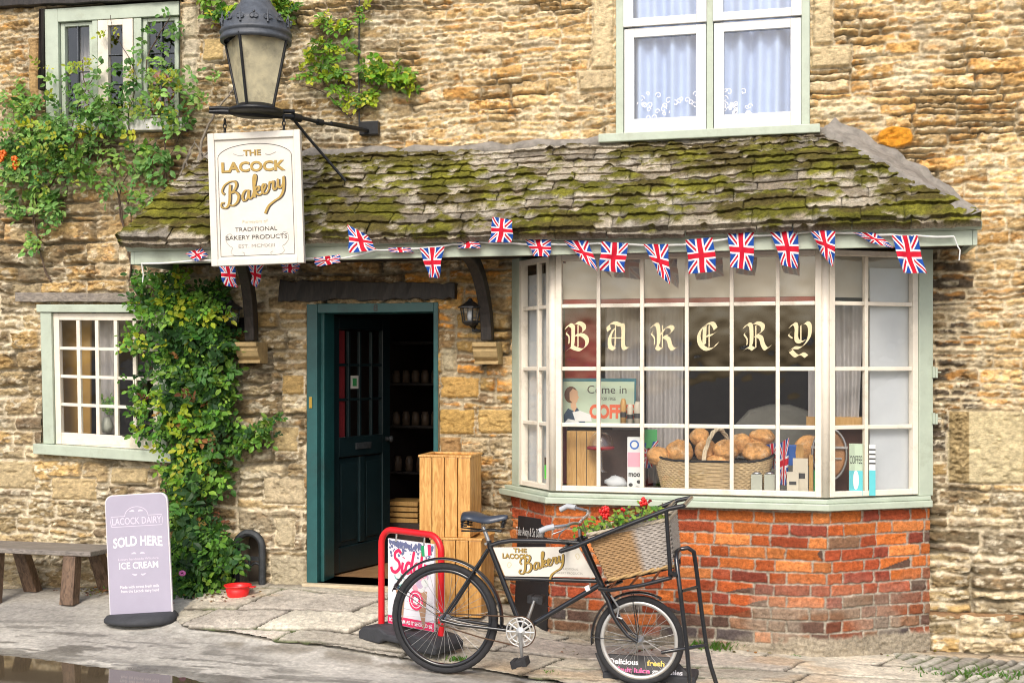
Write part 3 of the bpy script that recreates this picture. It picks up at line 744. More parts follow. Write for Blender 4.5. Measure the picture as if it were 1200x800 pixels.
# ------------------------------------------------------------------ porch roof
EO, EZ, TO, TZ = .70, 2.635, .035, 3.27
eL, eR, tL, tR = -2.60, 2.95, -2.36, 2.07
SLn = math.hypot(EO-TO, TZ-EZ); cs_, sn_ = (EO-TO)/SLn, (TZ-EZ)/SLn
roof = empty('porch_roof', WF(.2,.4,2.5)); roof.location -= bldg.location; roof.parent = bldg
def RP(u, v, h):       # v up the slope, h out of the slope
    sag = -.020*sin((u+2.6)/5.5*pi*1.0)+.006*sin(u*4.1)
    return WF(u, EO-v*cs_+h*sn_, EZ+v*sn_+h*cs_+sag)
rows_v = [0,.115,.22,.32,.415,.505,.59,.67,.745,.815,.88,.94]
rs = random.Random(5)
allP = []; V = []; Fc = []; CC = []
def slate(u0,u1,v0,v1,lift,rowk,PP=RP,seed=0):
    nx = max(4,int((u1-u0)/.018)); ny = 8; T = rs.uniform(.016,.032)
    tone = rs.choice([(.28,.235,.17),(.40,.35,.26),(.22,.19,.145),(.46,.40,.30),(.25,.225,.18)])
    a = np.linspace(0,1,nx+1); b_ = np.linspace(0,1,ny+1); A_,B_ = np.meshgrid(a,b_)
    uu = u0+(u1-u0)*A_; vv = v0+(v1-v0)*B_
    edge = (vn(uu*12+seed,uu*0+seed,201)-.5)*.010+(vn(uu*60,uu*0+seed,203)-.5)*.014
    vv = vv+edge*(1-B_)**2
    if PP is RP: uu = np.clip(uu, eL-.02+(tL-eL)*np.maximum(vv,0)/rows_v[-1], eR+.01+(tR-eR)*np.maximum(vv,0)/rows_v[-1])
    tl = rs.uniform(-.010,.010); vv = vv+(A_-.5)*tl*(1-B_)
    hh = lift+T*(1-B_)+.004 + (fbm(uu*22,vv*30,205,3)-.5)*.010*(1-B_*.5)
    hh -= sst(.05,0,np.minimum(A_,1-A_)*(u1-u0)/.15)*.004
    ms = fbm(uu*2.2,vv*5.0,207,4)+.12*(1-B_)*0
    base = .105+.10*sst(.9,.5,vv)*sst(-.05,.12,vv)-.06*sst(1.6,2.7,uu)*0 - .05*sst(.62,.9,vv)
    mo = sst(.47,.56, ms+base*.9-.02+.035*(rs.random()-.5)*2+.9*(fbm(uu*14,vv*24,219,4)-.5)-.10*sst(.25,.0,B_))
    hh = hh+mo*(.004+.024*fbm(uu*34,vv*40,209,2))
    mcol = np.array((.115,.110,.016))*(1-sst(.4,.75,fbm(uu*7,vv*11,211,3)))[...,None]+np.array((.21,.20,.028))*sst(.4,.75,fbm(uu*7,vv*11,211,3))[...,None]
    brn = np.clip(sst(.5,.62,fbm(uu*4,vv*9,213,3))*.7+.6*sst(.68,.9,vv),0,.85); mcol = mcol*(1-brn[...,None])+np.array((.085,.06,.025))*brn[...,None]
    st = np.array(tone)*(.6+.8*fbm(uu*16,vv*22,215,3))[...,None]
    lc = sst(.58,.66,fbm(uu*12,vv*20,217,3))*.6; st = st*(1-lc[...,None])+np.array((.58,.53,.43))*lc[...,None]
    mcol = mcol*(.45+1.1*fbm(uu*55,vv*70,221,2))[...,None]; cc = st*(1-mo[...,None])+mcol*mo[...,None]
    n0 = len(V)
    for j in range(ny+1):
        for i in range(nx+1): V.append(PP(uu[j,i],vv[j,i],hh[j,i])); CC.append(tuple(cc[j,i]))
    W_ = nx+1
    for j in range(ny):
        for i in range(nx): Fc.append((n0+j*W_+i,n0+j*W_+i+1,n0+(j+1)*W_+i+1,n0+(j+1)*W_+i))
    # front and side skirts
    def skirt(idx):
        m0 = len(V)
        for k in idx:
            j,i = divmod(k,W_); V.append(PP(uu[j,i],vv[j,i]+ (.004 if j==0 else 0),lift-.012)); CC.append(tuple(np.array(tone)*.8))
        for q in range(len(idx)-1): Fc.append((n0+idx[q],n0+idx[q+1],m0+q+1,m0+q))
    skirt(list(range(W_))); skirt([j*W_ for j in range(ny+1)]); skirt([j*W_+nx for j in range(ny+1)])
for k in range(len(rows_v)-1):
    v0,v1 = rows_v[k], rows_v[k+1]; f0 = v0/rows_v[-1]
    ul_ = eL+(tL-eL)*f0; ur_ = eR+(tR-eR)*f0
    x = ul_-.01
    while x < ur_:
        wdt = rs.uniform(.16,.52)*(1-.35*f0); x2 = min(x+wdt, ur_)
        if ur_-x2 < .08: x2 = ur_
        slate(x+.0012,x2-.0012,v0-.0,v1+.05,.0+rs.uniform(0,.006),k,seed=rs.random()*99)
        x = x2
# eaves course: short doubled slates under the first row
x = eL
while x < eR:
    x2 = min(x+rs.uniform(.2,.5), eR); slate(x+.003,x2-.003,-.022+rs.uniform(-.008,.008),.10,-.026,0,seed=rs.random()*99); x = x2
# right-hand hip: side slope back to the wall
def hip(sgn, e, t):
    def H_(q, v, h):   # q 0 at hip .. 1 at wall
        f = v/rows_v[-1]; off = (EO-v*cs_)*(1-q); z = EZ+v*sn_; u = e+(t-e)*f
        return WF(u+sgn*h*.7, off, z+h*.7)
    return H_
for sgn,e,t in ((-1,eL,tL),):
    H_ = hip(sgn,e,t)
    for k in range(len(rows_v)-1):
        v0,v1 = rows_v[k],rows_v[k+1]; L0 = EO-v0*cs_
        n = max(1,int(L0/.25))
        for i in range(n): slate(i/n+.01,(i+1)/n-.0,v0,v1+.03,0,k,PP=H_,seed=rs.random()*99)
me = MB(); me.v = V; me.f = Fc; me.sm = [True]*len(Fc); me.col = CC
so_ = me.build('slates', M['slate'], roof, fix=False)
# hip mortar and the cement flashing against the wall
mb = MB()
fl_v = []; NF, NW = 60, 26
for a_ in range(NF+1):
    f_ = a_/NF
    A0 = RP(eR+(tR-eR)*f_-.055-.025*sin(f_*19)-.02*sin(f_*43), rows_v[-1]*f_, .030); A1 = RP(eR+(tR-eR)*f_, rows_v[-1]*f_, .050)
    B1 = WF(eR+.05+(tR-eR)*f_+.07*sin(f_*pi)+.012*sin(f_*31), .035, EZ+.05+(TZ-EZ)*f_+.03); B2 = B1+ZX*.035+UX*.03-NX*.03
    for b_ in range(NW+1):
        w2 = b_/NW
        p = A0.lerp(A1, w2/.3) if w2 < .3 else A1.lerp(B1,(w2-.3)/.55) if w2 < .85 else B1.lerp(B2,(w2-.85)/.15)
        q_ = float(fbm(np.array(f_*16.),np.array(w2*6.),231,3)-.5)*.030*sin(pi*min(w2*3,1)*.5)
        fl_v.append(p+(ZX*.7+UX*.5+NX*.4)*q_)
mb.add(fl_v,[(a_*(NW+1)+b_,a_*(NW+1)+b_+1,(a_+1)*(NW+1)+b_+1,(a_+1)*(NW+1)+b_) for a_ in range(NF) for b_ in range(NW)],True)
pts = [RP(tL+(tR-tL)*i/40, rows_v[-1]+.02, .0)+NX*(.0)+ZX*(.012*sin(i*1.7)) for i in range(41)]
mb.tube(pts, [.050+.010*sin(i*2.6) for i in range(41)], 8)
mb.build('cement_flashing', M['cement'], roof)
# fascia, moulding and soffit
FO = .62
mb = MB()
zf0,zf1,zf2 = 2.487,2.575,2.622
mb.box(WF, eL+.07,eR-.04,FO-.03,FO,zf0,zf1); mb.build('fascia', M['sage'], roof, bevel=.003)
mb = MB()
prof = [(FO-.03,zf1+.001),(FO+.008,zf1+.001),(FO+.012,zf1+.012),(FO+.03,zf1+.022),(FO+.045,zf2-.008),(FO+.045,zf2),(FO-.03,zf2)]
n = len(prof); a,b_ = eL+.02, eR+.01
mb.add([WF(a,y,z) for y,z in prof]+[WF(b_,y,z) for y,z in prof], [list(range(n)),list(range(2*n-1,n-1,-1))]+[(i,(i+1)%n,n+(i+1)%n,n+i) for i in range(n)])
mb.box(WF, eR-.039, eR-.012, .05, FO, zf0, zf1); mb.box(WF, eL+.042, eL+.069, .05, FO, zf0, zf1)
mb.build('cornice', M['sage'], roof, bevel=.003)
mb = MB(); mb.box(WF, eL+.07,eR-.04,.03,FO-.032,zf0+.035,zf0+.05); mb.build('soffit', M['oldwood'], roof)
# curved timber brackets on stone corbels
def bracket(pxb, pyb, pxt):
    u0,_,z0 = Wp(pxb,pyb,.10); ut = wu(pxt,.5)
    br = empty('roof_bracket', WF(u0,.1,z0)-bldg.location); br.parent = bldg
    mb = MB(); path = []
    for i in range(11):
        t = i/10; off = .09+.44*(1-cos(t*pi/2))**.9; z = z0+(2.53-z0)*sin(t*pi/2)**.95; u = u0+(ut-u0)*t**1.6
        path.append((u,off,z))
    w_ = .038
    vs = []
    for k,(u,o,z) in enumerate(path):
        q0 = path[max(k-1,0)]; q1 = path[min(k+1,10)]; t_ = Vector((q1[1]-q0[1], q1[2]-q0[2])).normalized(); nx2,nz2 = t_.y,-t_.x
        h_ = .042
        for (du_,s_) in ((-w_,-1),(w_,-1),(w_,1),(-w_,1)): vs.append(WF(u+du_, o+nx2*h_*s_, z+nz2*h_*s_))
    fs = [(k*4+j,k*4+(j+1)%4,(k+1)*4+(j+1)%4,(k+1)*4+j) for k in range(10) for j in range(4)]+[(0,1,2,3),(43,42,41,40)]
    mb.add(vs, fs); mb.build('beam', M['oldwood'], br, bevel=.008)
    mb = MB(); zc = z0-.012
    prof = [(0,zc),(.19,zc),(.19,zc-.03),(.165,zc-.035),(.17,zc-.06),(.15,zc-.10),(.11,zc-.125),(.13,zc-.13),(.13,zc-.15),(0,zc-.15)]
    a,b_ = u0-.085, u0+.085; n = len(prof)
    mb.add([WF(a,y,z) for y,z in prof]+[WF(b_,y,z) for y,z in prof], [list(range(n)),list(range(2*n-1,n-1,-1))]+[(i,(i+1)%n,n+(i+1)%n,n+i) for i in range(n)])
    mb.build('corbel', M['corbel'], br, bevel=.004)
bracket(571,399,545); bracket(294,399,282)

# ------------------------------------------------------------------ casement windows
def quadfr(pts):
    """bilinear map (s,t) -> wall coords from px corners tl,tr,br,bl"""
    c = [Wp(*p) for p in pts]
    def f(s,t,off=0.0):
        u = (c[3][0]*(1-s)+c[2][0]*s)*(1-t)+(c[0][0]*(1-s)+c[1][0]*s)*t
        z = (c[3][2]*(1-s)+c[2][2]*s)*(1-t)+(c[0][2]*(1-s)+c[1][2]*s)*t
        return WF(u,off,z)
    return f
def qbox(mb, f, s0,s1,t0,t1,o0,o1):
    mb.hexa([f(s0,t0,o0),f(s1,t0,o0),f(s1,t0,o1),f(s0,t0,o1),f(s0,t1,o0),f(s1,t1,o0),f(s1,t1,o1),f(s0,t1,o1)])
def sash(f, s0,s1,t0,t1, fx,fy, nx,ny, bx,by_, o, m, parent, barm=None, bars=True, fyb=None):
    fyb = fyb or fy
    mb = MB()
    qbox(mb,f,s0,s0+fx,t0,t1,o-.03,o+.012); qbox(mb,f,s1-fx,s1,t0,t1,o-.03,o+.012)
    qbox(mb,f,s0+fx,s1-fx,t0,t0+fyb,o-.028,o+.010); qbox(mb,f,s0+fx,s1-fx,t1-fy,t1,o-.028,o+.010)
    fr_ = mb.build('sash', m, parent, bevel=.003)
    if nx*ny > 1:
        mb = MB(); a0,a1,b0,b1 = s0+fx,s1-fx,t0+fyb,t1-fy
        xs = [a0+(a1-a0)*i/nx for i in range(1,nx)]
        for x in xs: qbox(mb,f,x-bx/2,x+bx/2,b0,b1,o-.02,o+.006)
        ed = [a0]+[v for x in xs for v in (x-bx/2,x+bx/2)]+[a1]
        for j in range(1,ny):
            y = b0+(b1-b0)*j/ny
            for k in range(0,len(ed),2): qbox(mb,f,ed[k],ed[k+1],y-by_/2,y+by_/2,o-.018,o+.004)
            if nx == 1: mb.build('glazing_bar', barm or m, parent, bevel=.002); mb = MB()
        if mb.v: mb.build('glazing_bars', barm or m, parent, bevel=.002)
    mb = MB(); mb.quad(f(s0+fx*.5,t0+fy*.5,o-.012),f(s1-fx*.5,t0+fy*.5,o-.012),f(s1-fx*.5,t1-fy*.5,o-.012),f(s0+fx*.5,t1-fy*.5,o-.012)); mb.build('pane', M['glass'], parent, fix=False)
def wroot(px,py):
    r = empty('window', Vector(WF(*Wp(px,py)))-bldg.location); r.parent = bldg; return r
# lower left
wr = wroot(122,521)
f = quadfr([(50,357),(198,357),(198,528),(54,519)])
mb = MB(); W_ = 1.0
qbox(mb,f,-.02,1.02,.945,1.0,-.05,.05); qbox(mb,f,0,.088,.0,.944,-.05,.035); qbox(mb,f,.93,1.0,.0,.944,-.05,.035); mb.build('frame', M['sage'], wr, bevel=.004)
mb = MB(); qbox(mb,f,-.055,1.06,-.075,-.002,-.06,.085); mb.build('sill', M['sage'], wr, bevel=.006)
sash(f,.091,.927,.0,.94,.045,.05,5,4,.028,.022,.0,M['cream'],wr,fyb=.085)
# upper left
wr = wroot(130,140)
f = quadfr([(54,12),(211,2),(211,140),(56,143)])
mb = MB()
qbox(mb,f,0,.10,0,1,-.06,.02); qbox(mb,f,.10,1,.88,1,-.06,.02); qbox(mb,f,.355,.395,.0,.88,-.06,.012); qbox(mb,f,.665,.72,.0,.88,-.06,.012); mb.build('frame', M['sage'], wr, bevel=.004)
mb = MB(); qbox(mb,f,.0,1.04,-.10,-.001,-.06,.06); mb.build('sill', M['white'], wr, bevel=.006)
sash(f,.105,.352,.01,.875,.03,.03,2,2,.01,.01,-.02,M['sage'],wr,M['lead'])
sash(f,.40,.66,.01,.875,.075,.05,1,3,.01,.008,.005,M['cream'],wr,M['lead'])
sash(f,.725,.985,.01,.875,.03,.03,2,3,.01,.01,-.02,M['sage'],wr,M['lead'])
# upper right
wr = wroot(836,155)
zc = 4.78
def f(s,t,off=0.0):
    a,b_,c_,e_ = OPEN['ur']; return WF(a+(b_-a)*s, off, c_+(e_-c_)*t)
def pz(px,py): return (wz(px,py)-OPEN['ur'][2])/(OPEN['ur'][3]-OPEN['ur'][2])
def ps(px): return (wu(px)-OPEN['ur'][0])/(OPEN['ur'][1]-OPEN['ur'][0])
tsp = (pz(750,32)+pz(880,25))/2
mb = MB(); qbox(mb,f,0,ps(731),0,1,-.06,.015); qbox(mb,f,ps(939),1,0,1,-.06,.015); qbox(mb,f,ps(828),ps(836),0,.97,-.06,.010); qbox(mb,f,ps(731),ps(939),.97,1,-.06,.015); mb.build('frame', M['sage'], wr, bevel=.004)
mb = MB(); qbox(mb,f,ps(704),ps(961),-.040,-.001,-.06,.10); mb.build('sill', M['sage'], wr, bevel=.006)
for s0,s1 in ((ps(732),ps(827.5)),(ps(836.8),ps(938.6))):
    sash(f,s0,s1,.004,tsp-.004,.052,.042,1,1,.01,.01,.005,M['white'],wr,fyb=.066)
    sash(f,s0-.004,s1+.004,tsp+.002,.965,.052,.038,1,1,.01,.01,.022,M['white'],wr)
# timbers over openings, then a painted shadow strip
def timber(name, pts, o0, o1, m, seed=0, jag=.012):
    q = quadfr(pts); rn = random.Random(seed); n = 30; vs = []
    for i in range(n+1):
        s = i/n; j0,j1 = rn.uniform(-jag,jag), rn.uniform(-jag,jag)
        for (t,o) in ((0,o0),(0,o1),(1,o1),(1,o0)):
            p = q(s,t,o); vs.append(p+ZX*(j0 if t == 0 else j1)+NX*(rn.uniform(-.005,.005) if o == o1 else 0))
    mb = MB(); mb.add(vs, [(k*4+j,k*4+(j+1)%4,(k+1)*4+(j+1)%4,(k+1)*4+j) for k in range(n) for j in range(4)]+[(0,1,2,3),(n*4+3,n*4+2,n*4+1,n*4)], False)
    mb.build(name, m, bldg, bevel=.004)
timber('lintel', [(332,329),(536,333),(536,350),(330,353)], -.1,.065, M['oldwood'], 1, .011)
timber('lintel', [(22,343),(158,344),(158,354),(22,354)], -.1,.05, M['grnwood'], 2, .003)
timber('lintel', [(-60,-20),(214,-30),(214,1),(-60,13)], -.1,.06, M['oldwood'], 3, .004)
timber('shadow_strip', [(49,12),(54,12),(54,106),(48,106)], -.05,.035, M['oldwood'], 4, .002)  # black strip standing in for the narrow shadow left of the window

# ------------------------------------------------------------------ shop door
dz0 = .236
mb = MB(); a,b_,c_,e_ = OPEN['dr']
jl, jr = wu(372.5), wu(508.5); zh = wz(440,366)
mb.box(WF, a+.002, jl, -.28,.012, dz0, e_); mb.box(WF, jr, b_-.002, -.28,.012, dz0, e_); mb.box(WF, jl+.001, jr-.001, -.28,.010, zh, e_)
mb.box(WF, jl, jl+.028, -.24,-.05, dz0, zh); mb.box(WF, jr-.02, jr, -.24,-.05, dz0, zh)
mb.build('door_frame', M['teal'], bldg, bevel=.003)
mb = MB(); mb.box(WF, a-.02, b_+.02, -.3,.06, .12, dz0-.001); mb.build('doorstep', M['dressed'], bldg, bevel=.01)
mb = MB(); put_text(mb, WF, '8', wu(440,.015), wz(440,364.5,.015), h=.05, y=.0125, bold=.02); mb.build('house_number', M['ink'], bldg, fix=False)
hp = WF(wu(388,-.25), -.25, dz0)
door = empty('door', hp-bldg.location); door.parent = bldg
# leaf swings inwards
LW = .76; dv = Vector((.485,.875,0)).normalized()
DF = Fr(hp, dv, Vector((dv.y,-dv.x,0)))       # x along the leaf, y towards the visible face
LH = zh-dz0-.015
mb = MB()
for (x0,x1,z0,z1) in ((0,.10,0,LH),(LW-.10,LW,0,LH),(.10,LW-.10,0,.20),(.10,LW-.10,.86,1.02),(.10,LW-.10,LH-.10,LH),(.36,.42,.20,.86)):
    mb.box(DF, x0,x1,-.045,0,.012+z0,z1)
for x in (.24,.38,.53): mb.box(DF, x-.011,x+.011,-.035,-.008,1.02,LH-.10)
for z in (1.30,1.56):
    for x0,x1 in ((.10,.229),(.251,.369),(.391,.519),(.541,.68)): mb.box(DF, x0,x1,-.033,-.010,z-.010,z+.010)
mb.build('door_leaf', M['dgreen'], door, bevel=.004)
mb = MB()
for x0,x1 in ((.10,.36),(.42,.68)):
    mb.box(DF, x0,x1,-.038,-.018,.20,.86); mb.box(DF, x0+.035,x1-.035,-.018,-.010,.24,.82)
mb.build('door_panel', M['dgreen'], door, bevel=.004)
mb = MB(); mb.quad(DF(.10,-.022,1.02),DF(LW-.10,-.022,1.02),DF(LW-.10,-.022,LH-.1),DF(.10,-.022,LH-.1)); mb.build('pane', M['glass'], door, fix=False)
mb = MB(); mb.box(DF, .30,.50,.0,.008,.92,.97); mb.build('letterbox', M['iron'], door, bevel=.003)
mb = MB(); mb.lathe(Fr(DF(LW-.05,.0,.98),DF.x,DF.z,DF.y), [(0,0),(.02,0),(.012,.02),(.024,.04),(.024,.055),(0,.062)], 14); mb.build('handle', M['iron'], door)
mb = MB(); mb.box(WF, wu(365)-.012, wu(365)+.012, .013,.02, wz(365,478), wz(365,465)); mb.build('door_bell', M['brass'], bldg, bevel=.002)
# ------------------------------------------------------------------ the ground
GW_U = [-7,-4.4,-3.4,-2.6,-2.2,-1.6,-.7,0,.6,2.7,4.0,7]
GW_Z = [.06,.07,.12,.165,.185,.205,.19,.13,.03,-.02,-.045,-.06]
def gz_np(u, off):
    g = np.interp(u, GW_U, GW_Z); k = np.clip(off/1.5, 0, 1); k = k*k*(3-2*k)
    return g*(1-k)
def gz(u, off): return float(gz_np(np.array(u), np.array(off)))
def to_uo(p): q = Vector(p)-OW; return q.dot(UX), q.dot(NX)
def Gp(px, py):
    """where the ray through a pixel meets the ground: (u, off, z)"""
    lo, hi = 5.0, 12.0
    for _ in range(50):
        m_ = (lo+hi)/2; p = Pd(px,py,m_); u,o = to_uo(p)
        if p.z > gz(u,o): lo = m_
        else: hi = m_
    p = Pd(px,py,lo); u,o = to_uo(p); return u,o,gz(u,o)
edge_px = [(205,722),(216,734),(300,748),(380,757),(445,768),(540,781),(650,799)]
edge_uo = [Gp(*p)[:2] for p in edge_px]
eu = [edge_uo[0][0]-.02]+[p[0] for p in edge_uo]+[1.2,2.5,6]; eo = [0]+[p[1] for p in edge_uo]+[edge_uo[-1][1]+.35,edge_uo[-1][1]+.65,edge_uo[-1][1]+1.0]
def edge_off(u): return np.interp(u, eu, eo)
st = .011
gu = np.arange(-4.2, 5.0, st); go_ = np.arange(-.06, 2.75, st)
GU, GO = np.meshgrid(gu, go_)
wx = GU+.06*(fbm(GU*1.5,GO*1.5,301,3)-.5)+.015*(fbm(GU*18,GO*18,303,2)-.5); wy = GO+.16*(fbm(GU*1.1,GO*1.5,305,3)-.5)+.015*(fbm(GU*18,GO*18,307,2)-.5)
S1 = layout(wx, wy, 21, .28, .50, .38, .85, .25, u0=-6, z0=-1, z1=5, skew=.45)
c45,s45 = cos(R(28)), sin(R(28))
cu_, co_ = GU*c45+GO*s45, -GU*s45+GO*c45
wcu = cu_+.03*(fbm(GU*6,GO*6,309,2)-.5); wco = co_+.03*(fbm(GU*6,GO*6,311,2)-.5)
S2 = layout(wco, wcu, 23, .05, .095, .12, .26, .0, u0=-6, z0=-3, z1=7)
cob = (GU-.55*GO+.25*(fbm(GU*3,GO*3,313,2)-.5) > wu(1040)-.10) & (GO > .16+.05*fbm(GU*4,GO*0,315,2))
psid = np.where(cob, S2[0]+70000000, S1[0]); pd_ = np.where(cob, S2[1], S1[1])
g1,g2,g3 = (hid(psid,s) for s in (31,32,33))
pr = fbm(GU*16,GO*16,317,4); pr2 = fbm(GU*5,GO*24,319,3)
gb = np.where(cob, sst(.002,.022,pd_), sst(.010,.018,pd_+(pr-.5)*.020))
ph = gb*(np.where(cob,.016,.009)+.008*g1)+(pr-.5)*.012+(pr2-.5)*.006*gb
tilt = (g2-.5)*.02*np.sin(GU*3+g3*9)
ph = ph+tilt*gb*.6
pc = palette(g1, [(.40,.365,.29),(.46,.42,.34),(.35,.32,.26),(.50,.46,.37),(.41,.37,.31)],[.25,.5,.7,.88,1])
pc = np.where(cob[...,None], palette(g1,[(.34,.32,.27),(.42,.40,.34),(.28,.26,.22),(.50,.47,.40)],[.3,.6,.8,1]), pc)
pc = pc*(.62+.76*fbm(GU*3,GO*5,321,4))[...,None]*(.75+.5*fbm(GU*30,GO*40,322,3))[...,None]
st_ = sst(.56,.68,fbm(GU*1.6,GO*3,323,3))*.4; pc = pc*(1-st_[...,None])+np.array((.42,.28,.14))*st_[...,None]
jc = np.array((.055,.047,.034))*(.6+.8*fbm(GU*9,GO*9,325,2))[...,None]
mossj = sst(.5,.62,fbm(GU*2,GO*2,327,2)); jc = jc*(1-.6*mossj[...,None])+np.array((.08,.11,.03))*.6*mossj[...,None]
gb3 = gb[...,None]; pc = pc*gb3+jc*(1-gb3)
dirt = sst(.10,.0,GO+.05*(pr-.5))*.6; pc = pc*(1-dirt[...,None])+np.array((.10,.085,.06))*dirt[...,None]
pc *= PAVEGAIN
gh = gz_np(GU,GO)+ph
Pg = np.array(OW)+GU[...,None]*np.array(UX)+GO[...,None]*np.array(NX)+gh[...,None]*np.array(ZX)
guc, goc = np.meshgrid((gu[:-1]+gu[1:])/2, (go_[:-1]+go_[1:])/2)
kp = (goc < edge_off(guc)+.03*(fbm(guc*4,goc*4,329,2)-.5)) & (guc > eu[0])
tag(grid_obj('pavement', Pg, kp, pc, M['pave']), kind='structure')
# road: fine sheet, worn grey tarmac with damp patches and a hollow for the puddle
su = .014
ru = np.arange(-6.5, 4.5, su); ro = np.arange(-.06, 3.0, su)
RU, RO = np.meshgrid(ru, ro)
X_ = OW.x+RU*UX.x+RO*NX.x; Y_ = OW.y+RU*UX.y+RO*NX.y
rn_ = fbm(RU*30,RO*30,341,4); rn2 = fbm(RU*3,RO*3,343,4)
rh = gz_np(RU,RO)-.010+(rn_-.5)*.008+(rn2-.5)*.012
pud = [(-300,745),(0,768),(60,775),(130,785),(190,792),(230,799),(262,806),(330,830)]
pw = [Pd(px,py,CZ*F/(py-HY)) for px,py in pud]
yl = np.interp(X_, [p.x for p in pw], [p.y for p in pw])
inside = yl-Y_+.05*(fbm(RU*5,RO*5,345,3)-.5)
rh -= .045*sst(-.22,.10,inside)
ZW = -.0215
wet = np.clip(sst(-.50,-.05,inside+.35*(fbm(RU*2.2,RO*9,347,4)-.5)),0,1)
streak = sst(.53,.58,fbm(RU*3.2,RO*22,349,4))*sst(-1.1,-.35,inside)*sst(.0,.3,RO-.5)
wetx = np.clip(np.maximum(wet*sst(.42,.56,fbm(RU*3,RO*12,351,4)+.35*sst(-.3,0,inside)), streak*.8),0,1)
base = np.array((.30,.285,.25))*(.75+.5*fbm(RU*5,RO*5,353,4))[...,None]
spk = sst(.60,.75,rn_)[...,None]; base = base*(1-.35*spk)+np.array((.42,.40,.36))*.35*spk
dkk = sst(.50,.66,fbm(RU*1.2,RO*2.6,355,3))*.45+.45*sst(-2.2,-2.7,RU)*sst(1.35,.9,RO); base = base*(1-np.clip(dkk,0,.7)[...,None])+np.array((.15,.14,.125))*np.clip(dkk,0,.7)[...,None]
gut = sst(.16,.0,np.abs(RO-edge_off(RU)-.06))*(RU>-3.2)*.7*sst(.35,.55,fbm(RU*6,RO*6,357,3)); base = base*(1-gut[...,None])+np.array((.10,.085,.06))*gut[...,None]
base = base*(.68+.64*fbm(RU*45,RO*60,359,3))[...,None]; base = base*(1-.70*wetx[...,None]); base *= ROADGAIN
Pr = np.array(OW)+RU[...,None]*np.array(UX)+RO[...,None]*np.array(NX)+rh[...,None]*np.array(ZX)
m = mat('worn tarmac', (.2,.2,.2), .85, .18, 30, .5, 140, attr=True, spec=.35)
N_ = m.node_tree.nodes; at = [n for n in N_ if n.type == 'ATTRIBUTE'][0]
mr = N_.new('ShaderNodeMapRange'); mr.inputs['To Min'].default_value = .88; mr.inputs['To Max'].default_value = .22
m.node_tree.links.new(at.outputs['Alpha'], mr.inputs['Value']); m.node_tree.links.new(mr.outputs[0], N_['Principled BSDF'].inputs['Roughness'])
ruc, roc = np.meshgrid((ru[:-1]+ru[1:])/2, (ro[:-1]+ro[1:])/2)
kr = ~((roc < edge_off(ruc)-.06) & (ruc > eu[0]+.06))
tag(grid_obj('road', Pr, kr, base, m, wet=wetx), kind='structure')
mb = MB(); mb.quad(Vector((-8,5.2,ZW)),Vector((-.6,5.2,ZW)),Vector((-.6,8.6,ZW)),Vector((-8,8.6,ZW))); tag(mb.build('puddle', M['water'], fix=False), kind='structure')
# the ground beyond, out to the horizon
mb = MB(); mb.quad(Vector((-400,-400,-.09)),Vector((400,-400,-.09)),Vector((400,400,-.09)),Vector((-400,400,-.09)))
tag(mb.build('ground', mat('distant tarmac', (.17,.16,.145), .9, .2, 3, .3, 40), fix=False), kind='structure')
mb = MB()      # carriageway on this side of the detailed sheet
mb.hexa([WF(-14,2.95,-.2),WF(12,2.95,-.2),WF(12,12,-.2),WF(-14,12,-.2),WF(-14,2.95,-.03),WF(12,2.95,-.03),WF(12,12,-.03),WF(-14,12,-.03)])
tag(mb.build('road', mat('grey tarmac', (.19,.18,.165), .85, .25, 6, .5, 80)), kind='structure')
# ------------------------------------------------------------------ hanging shop sign
px2m = 7.85/F
sgo = Pd(249,312.5,7.85)
hs = empty('hanging_sign', sgo+Vector((.3,0,0)), 'cream and gold painted bakery sign board hanging from the street lamp bracket', 'sign')
SG = Fr(sgo, Vector((cos(R(4)),-sin(R(4)),0)), Vector((-sin(R(4)),-cos(R(4)),0))).roll(R(1.9))
w_, h_ = 110*px2m, 155*px2m; bw = .044
mb = MB(); mb.box(SG, bw*.6, w_-bw*.6, -.012,.010, bw*.6, h_-bw*.6); mb.build('board', M['signwhite'], hs)
mb = MB()
for (x0,x1,z0,z1) in ((0,bw,0,h_),(w_-bw,w_,0,h_),(bw,w_-bw,0,bw),(bw,w_-bw,h_-bw,h_)): mb.box(SG, x0,x1,-.024,.024,z0,z1)
mb.build('frame', M['signwhite'], hs, bevel=.004)
mb = MB()
ins = .062
arc = [(ins,ins),(ins,h_-.16)]+[(w_/2-(w_/2-ins)*cos(pi*i/20), h_-.16+.085*sin(pi*i/20)) for i in range(1,20)]+[(w_-ins,h_-.16),(w_-ins,ins),(ins,ins)]
ribbon(mb, SG, arc, .0035, .0115); 
mb.build('border_line', M['ink'], hs, fix=False)
def sx(px): return (px-249)*px2m
def sz(py): return (312.5-py)*px2m
def stext(body, px, py, wpx, hpx, m, bold=.02, shadow=True):
    if shadow:
        mb = MB(); put_text(mb, SG, body, sx(px)+.0025, sz(py)-.0025, wpx*px2m, hpx*px2m, .0112, bold+.012); mb.build('lettering', M['ink'], hs, fix=False)
    mb = MB(); put_text(mb, SG, body, sx(px), sz(py), wpx*px2m, hpx*px2m, .0122, bold); mb.build('lettering', m, hs, fix=False)
stext('THE', 301, 184.5, 21, 6.6, M['gold'])
stext('LACOCK', 302, 203, 76, 11.5, M['gold'], .035)
def _fr_y(fr, dy): return fr.at(0,dy,0)
script_bakery(_fr_y(SG,.0105), sx(268), sz(244.5), 80*px2m, R(17), M['ink'], M['gold'], hs, wt=.20)
stext('Purveyors of', 302, 263.5, 30, 4, M['paleink'], 0, False)
stext('TRADITIONAL', 303, 273, 50, 5, M['ink'], .0, False)
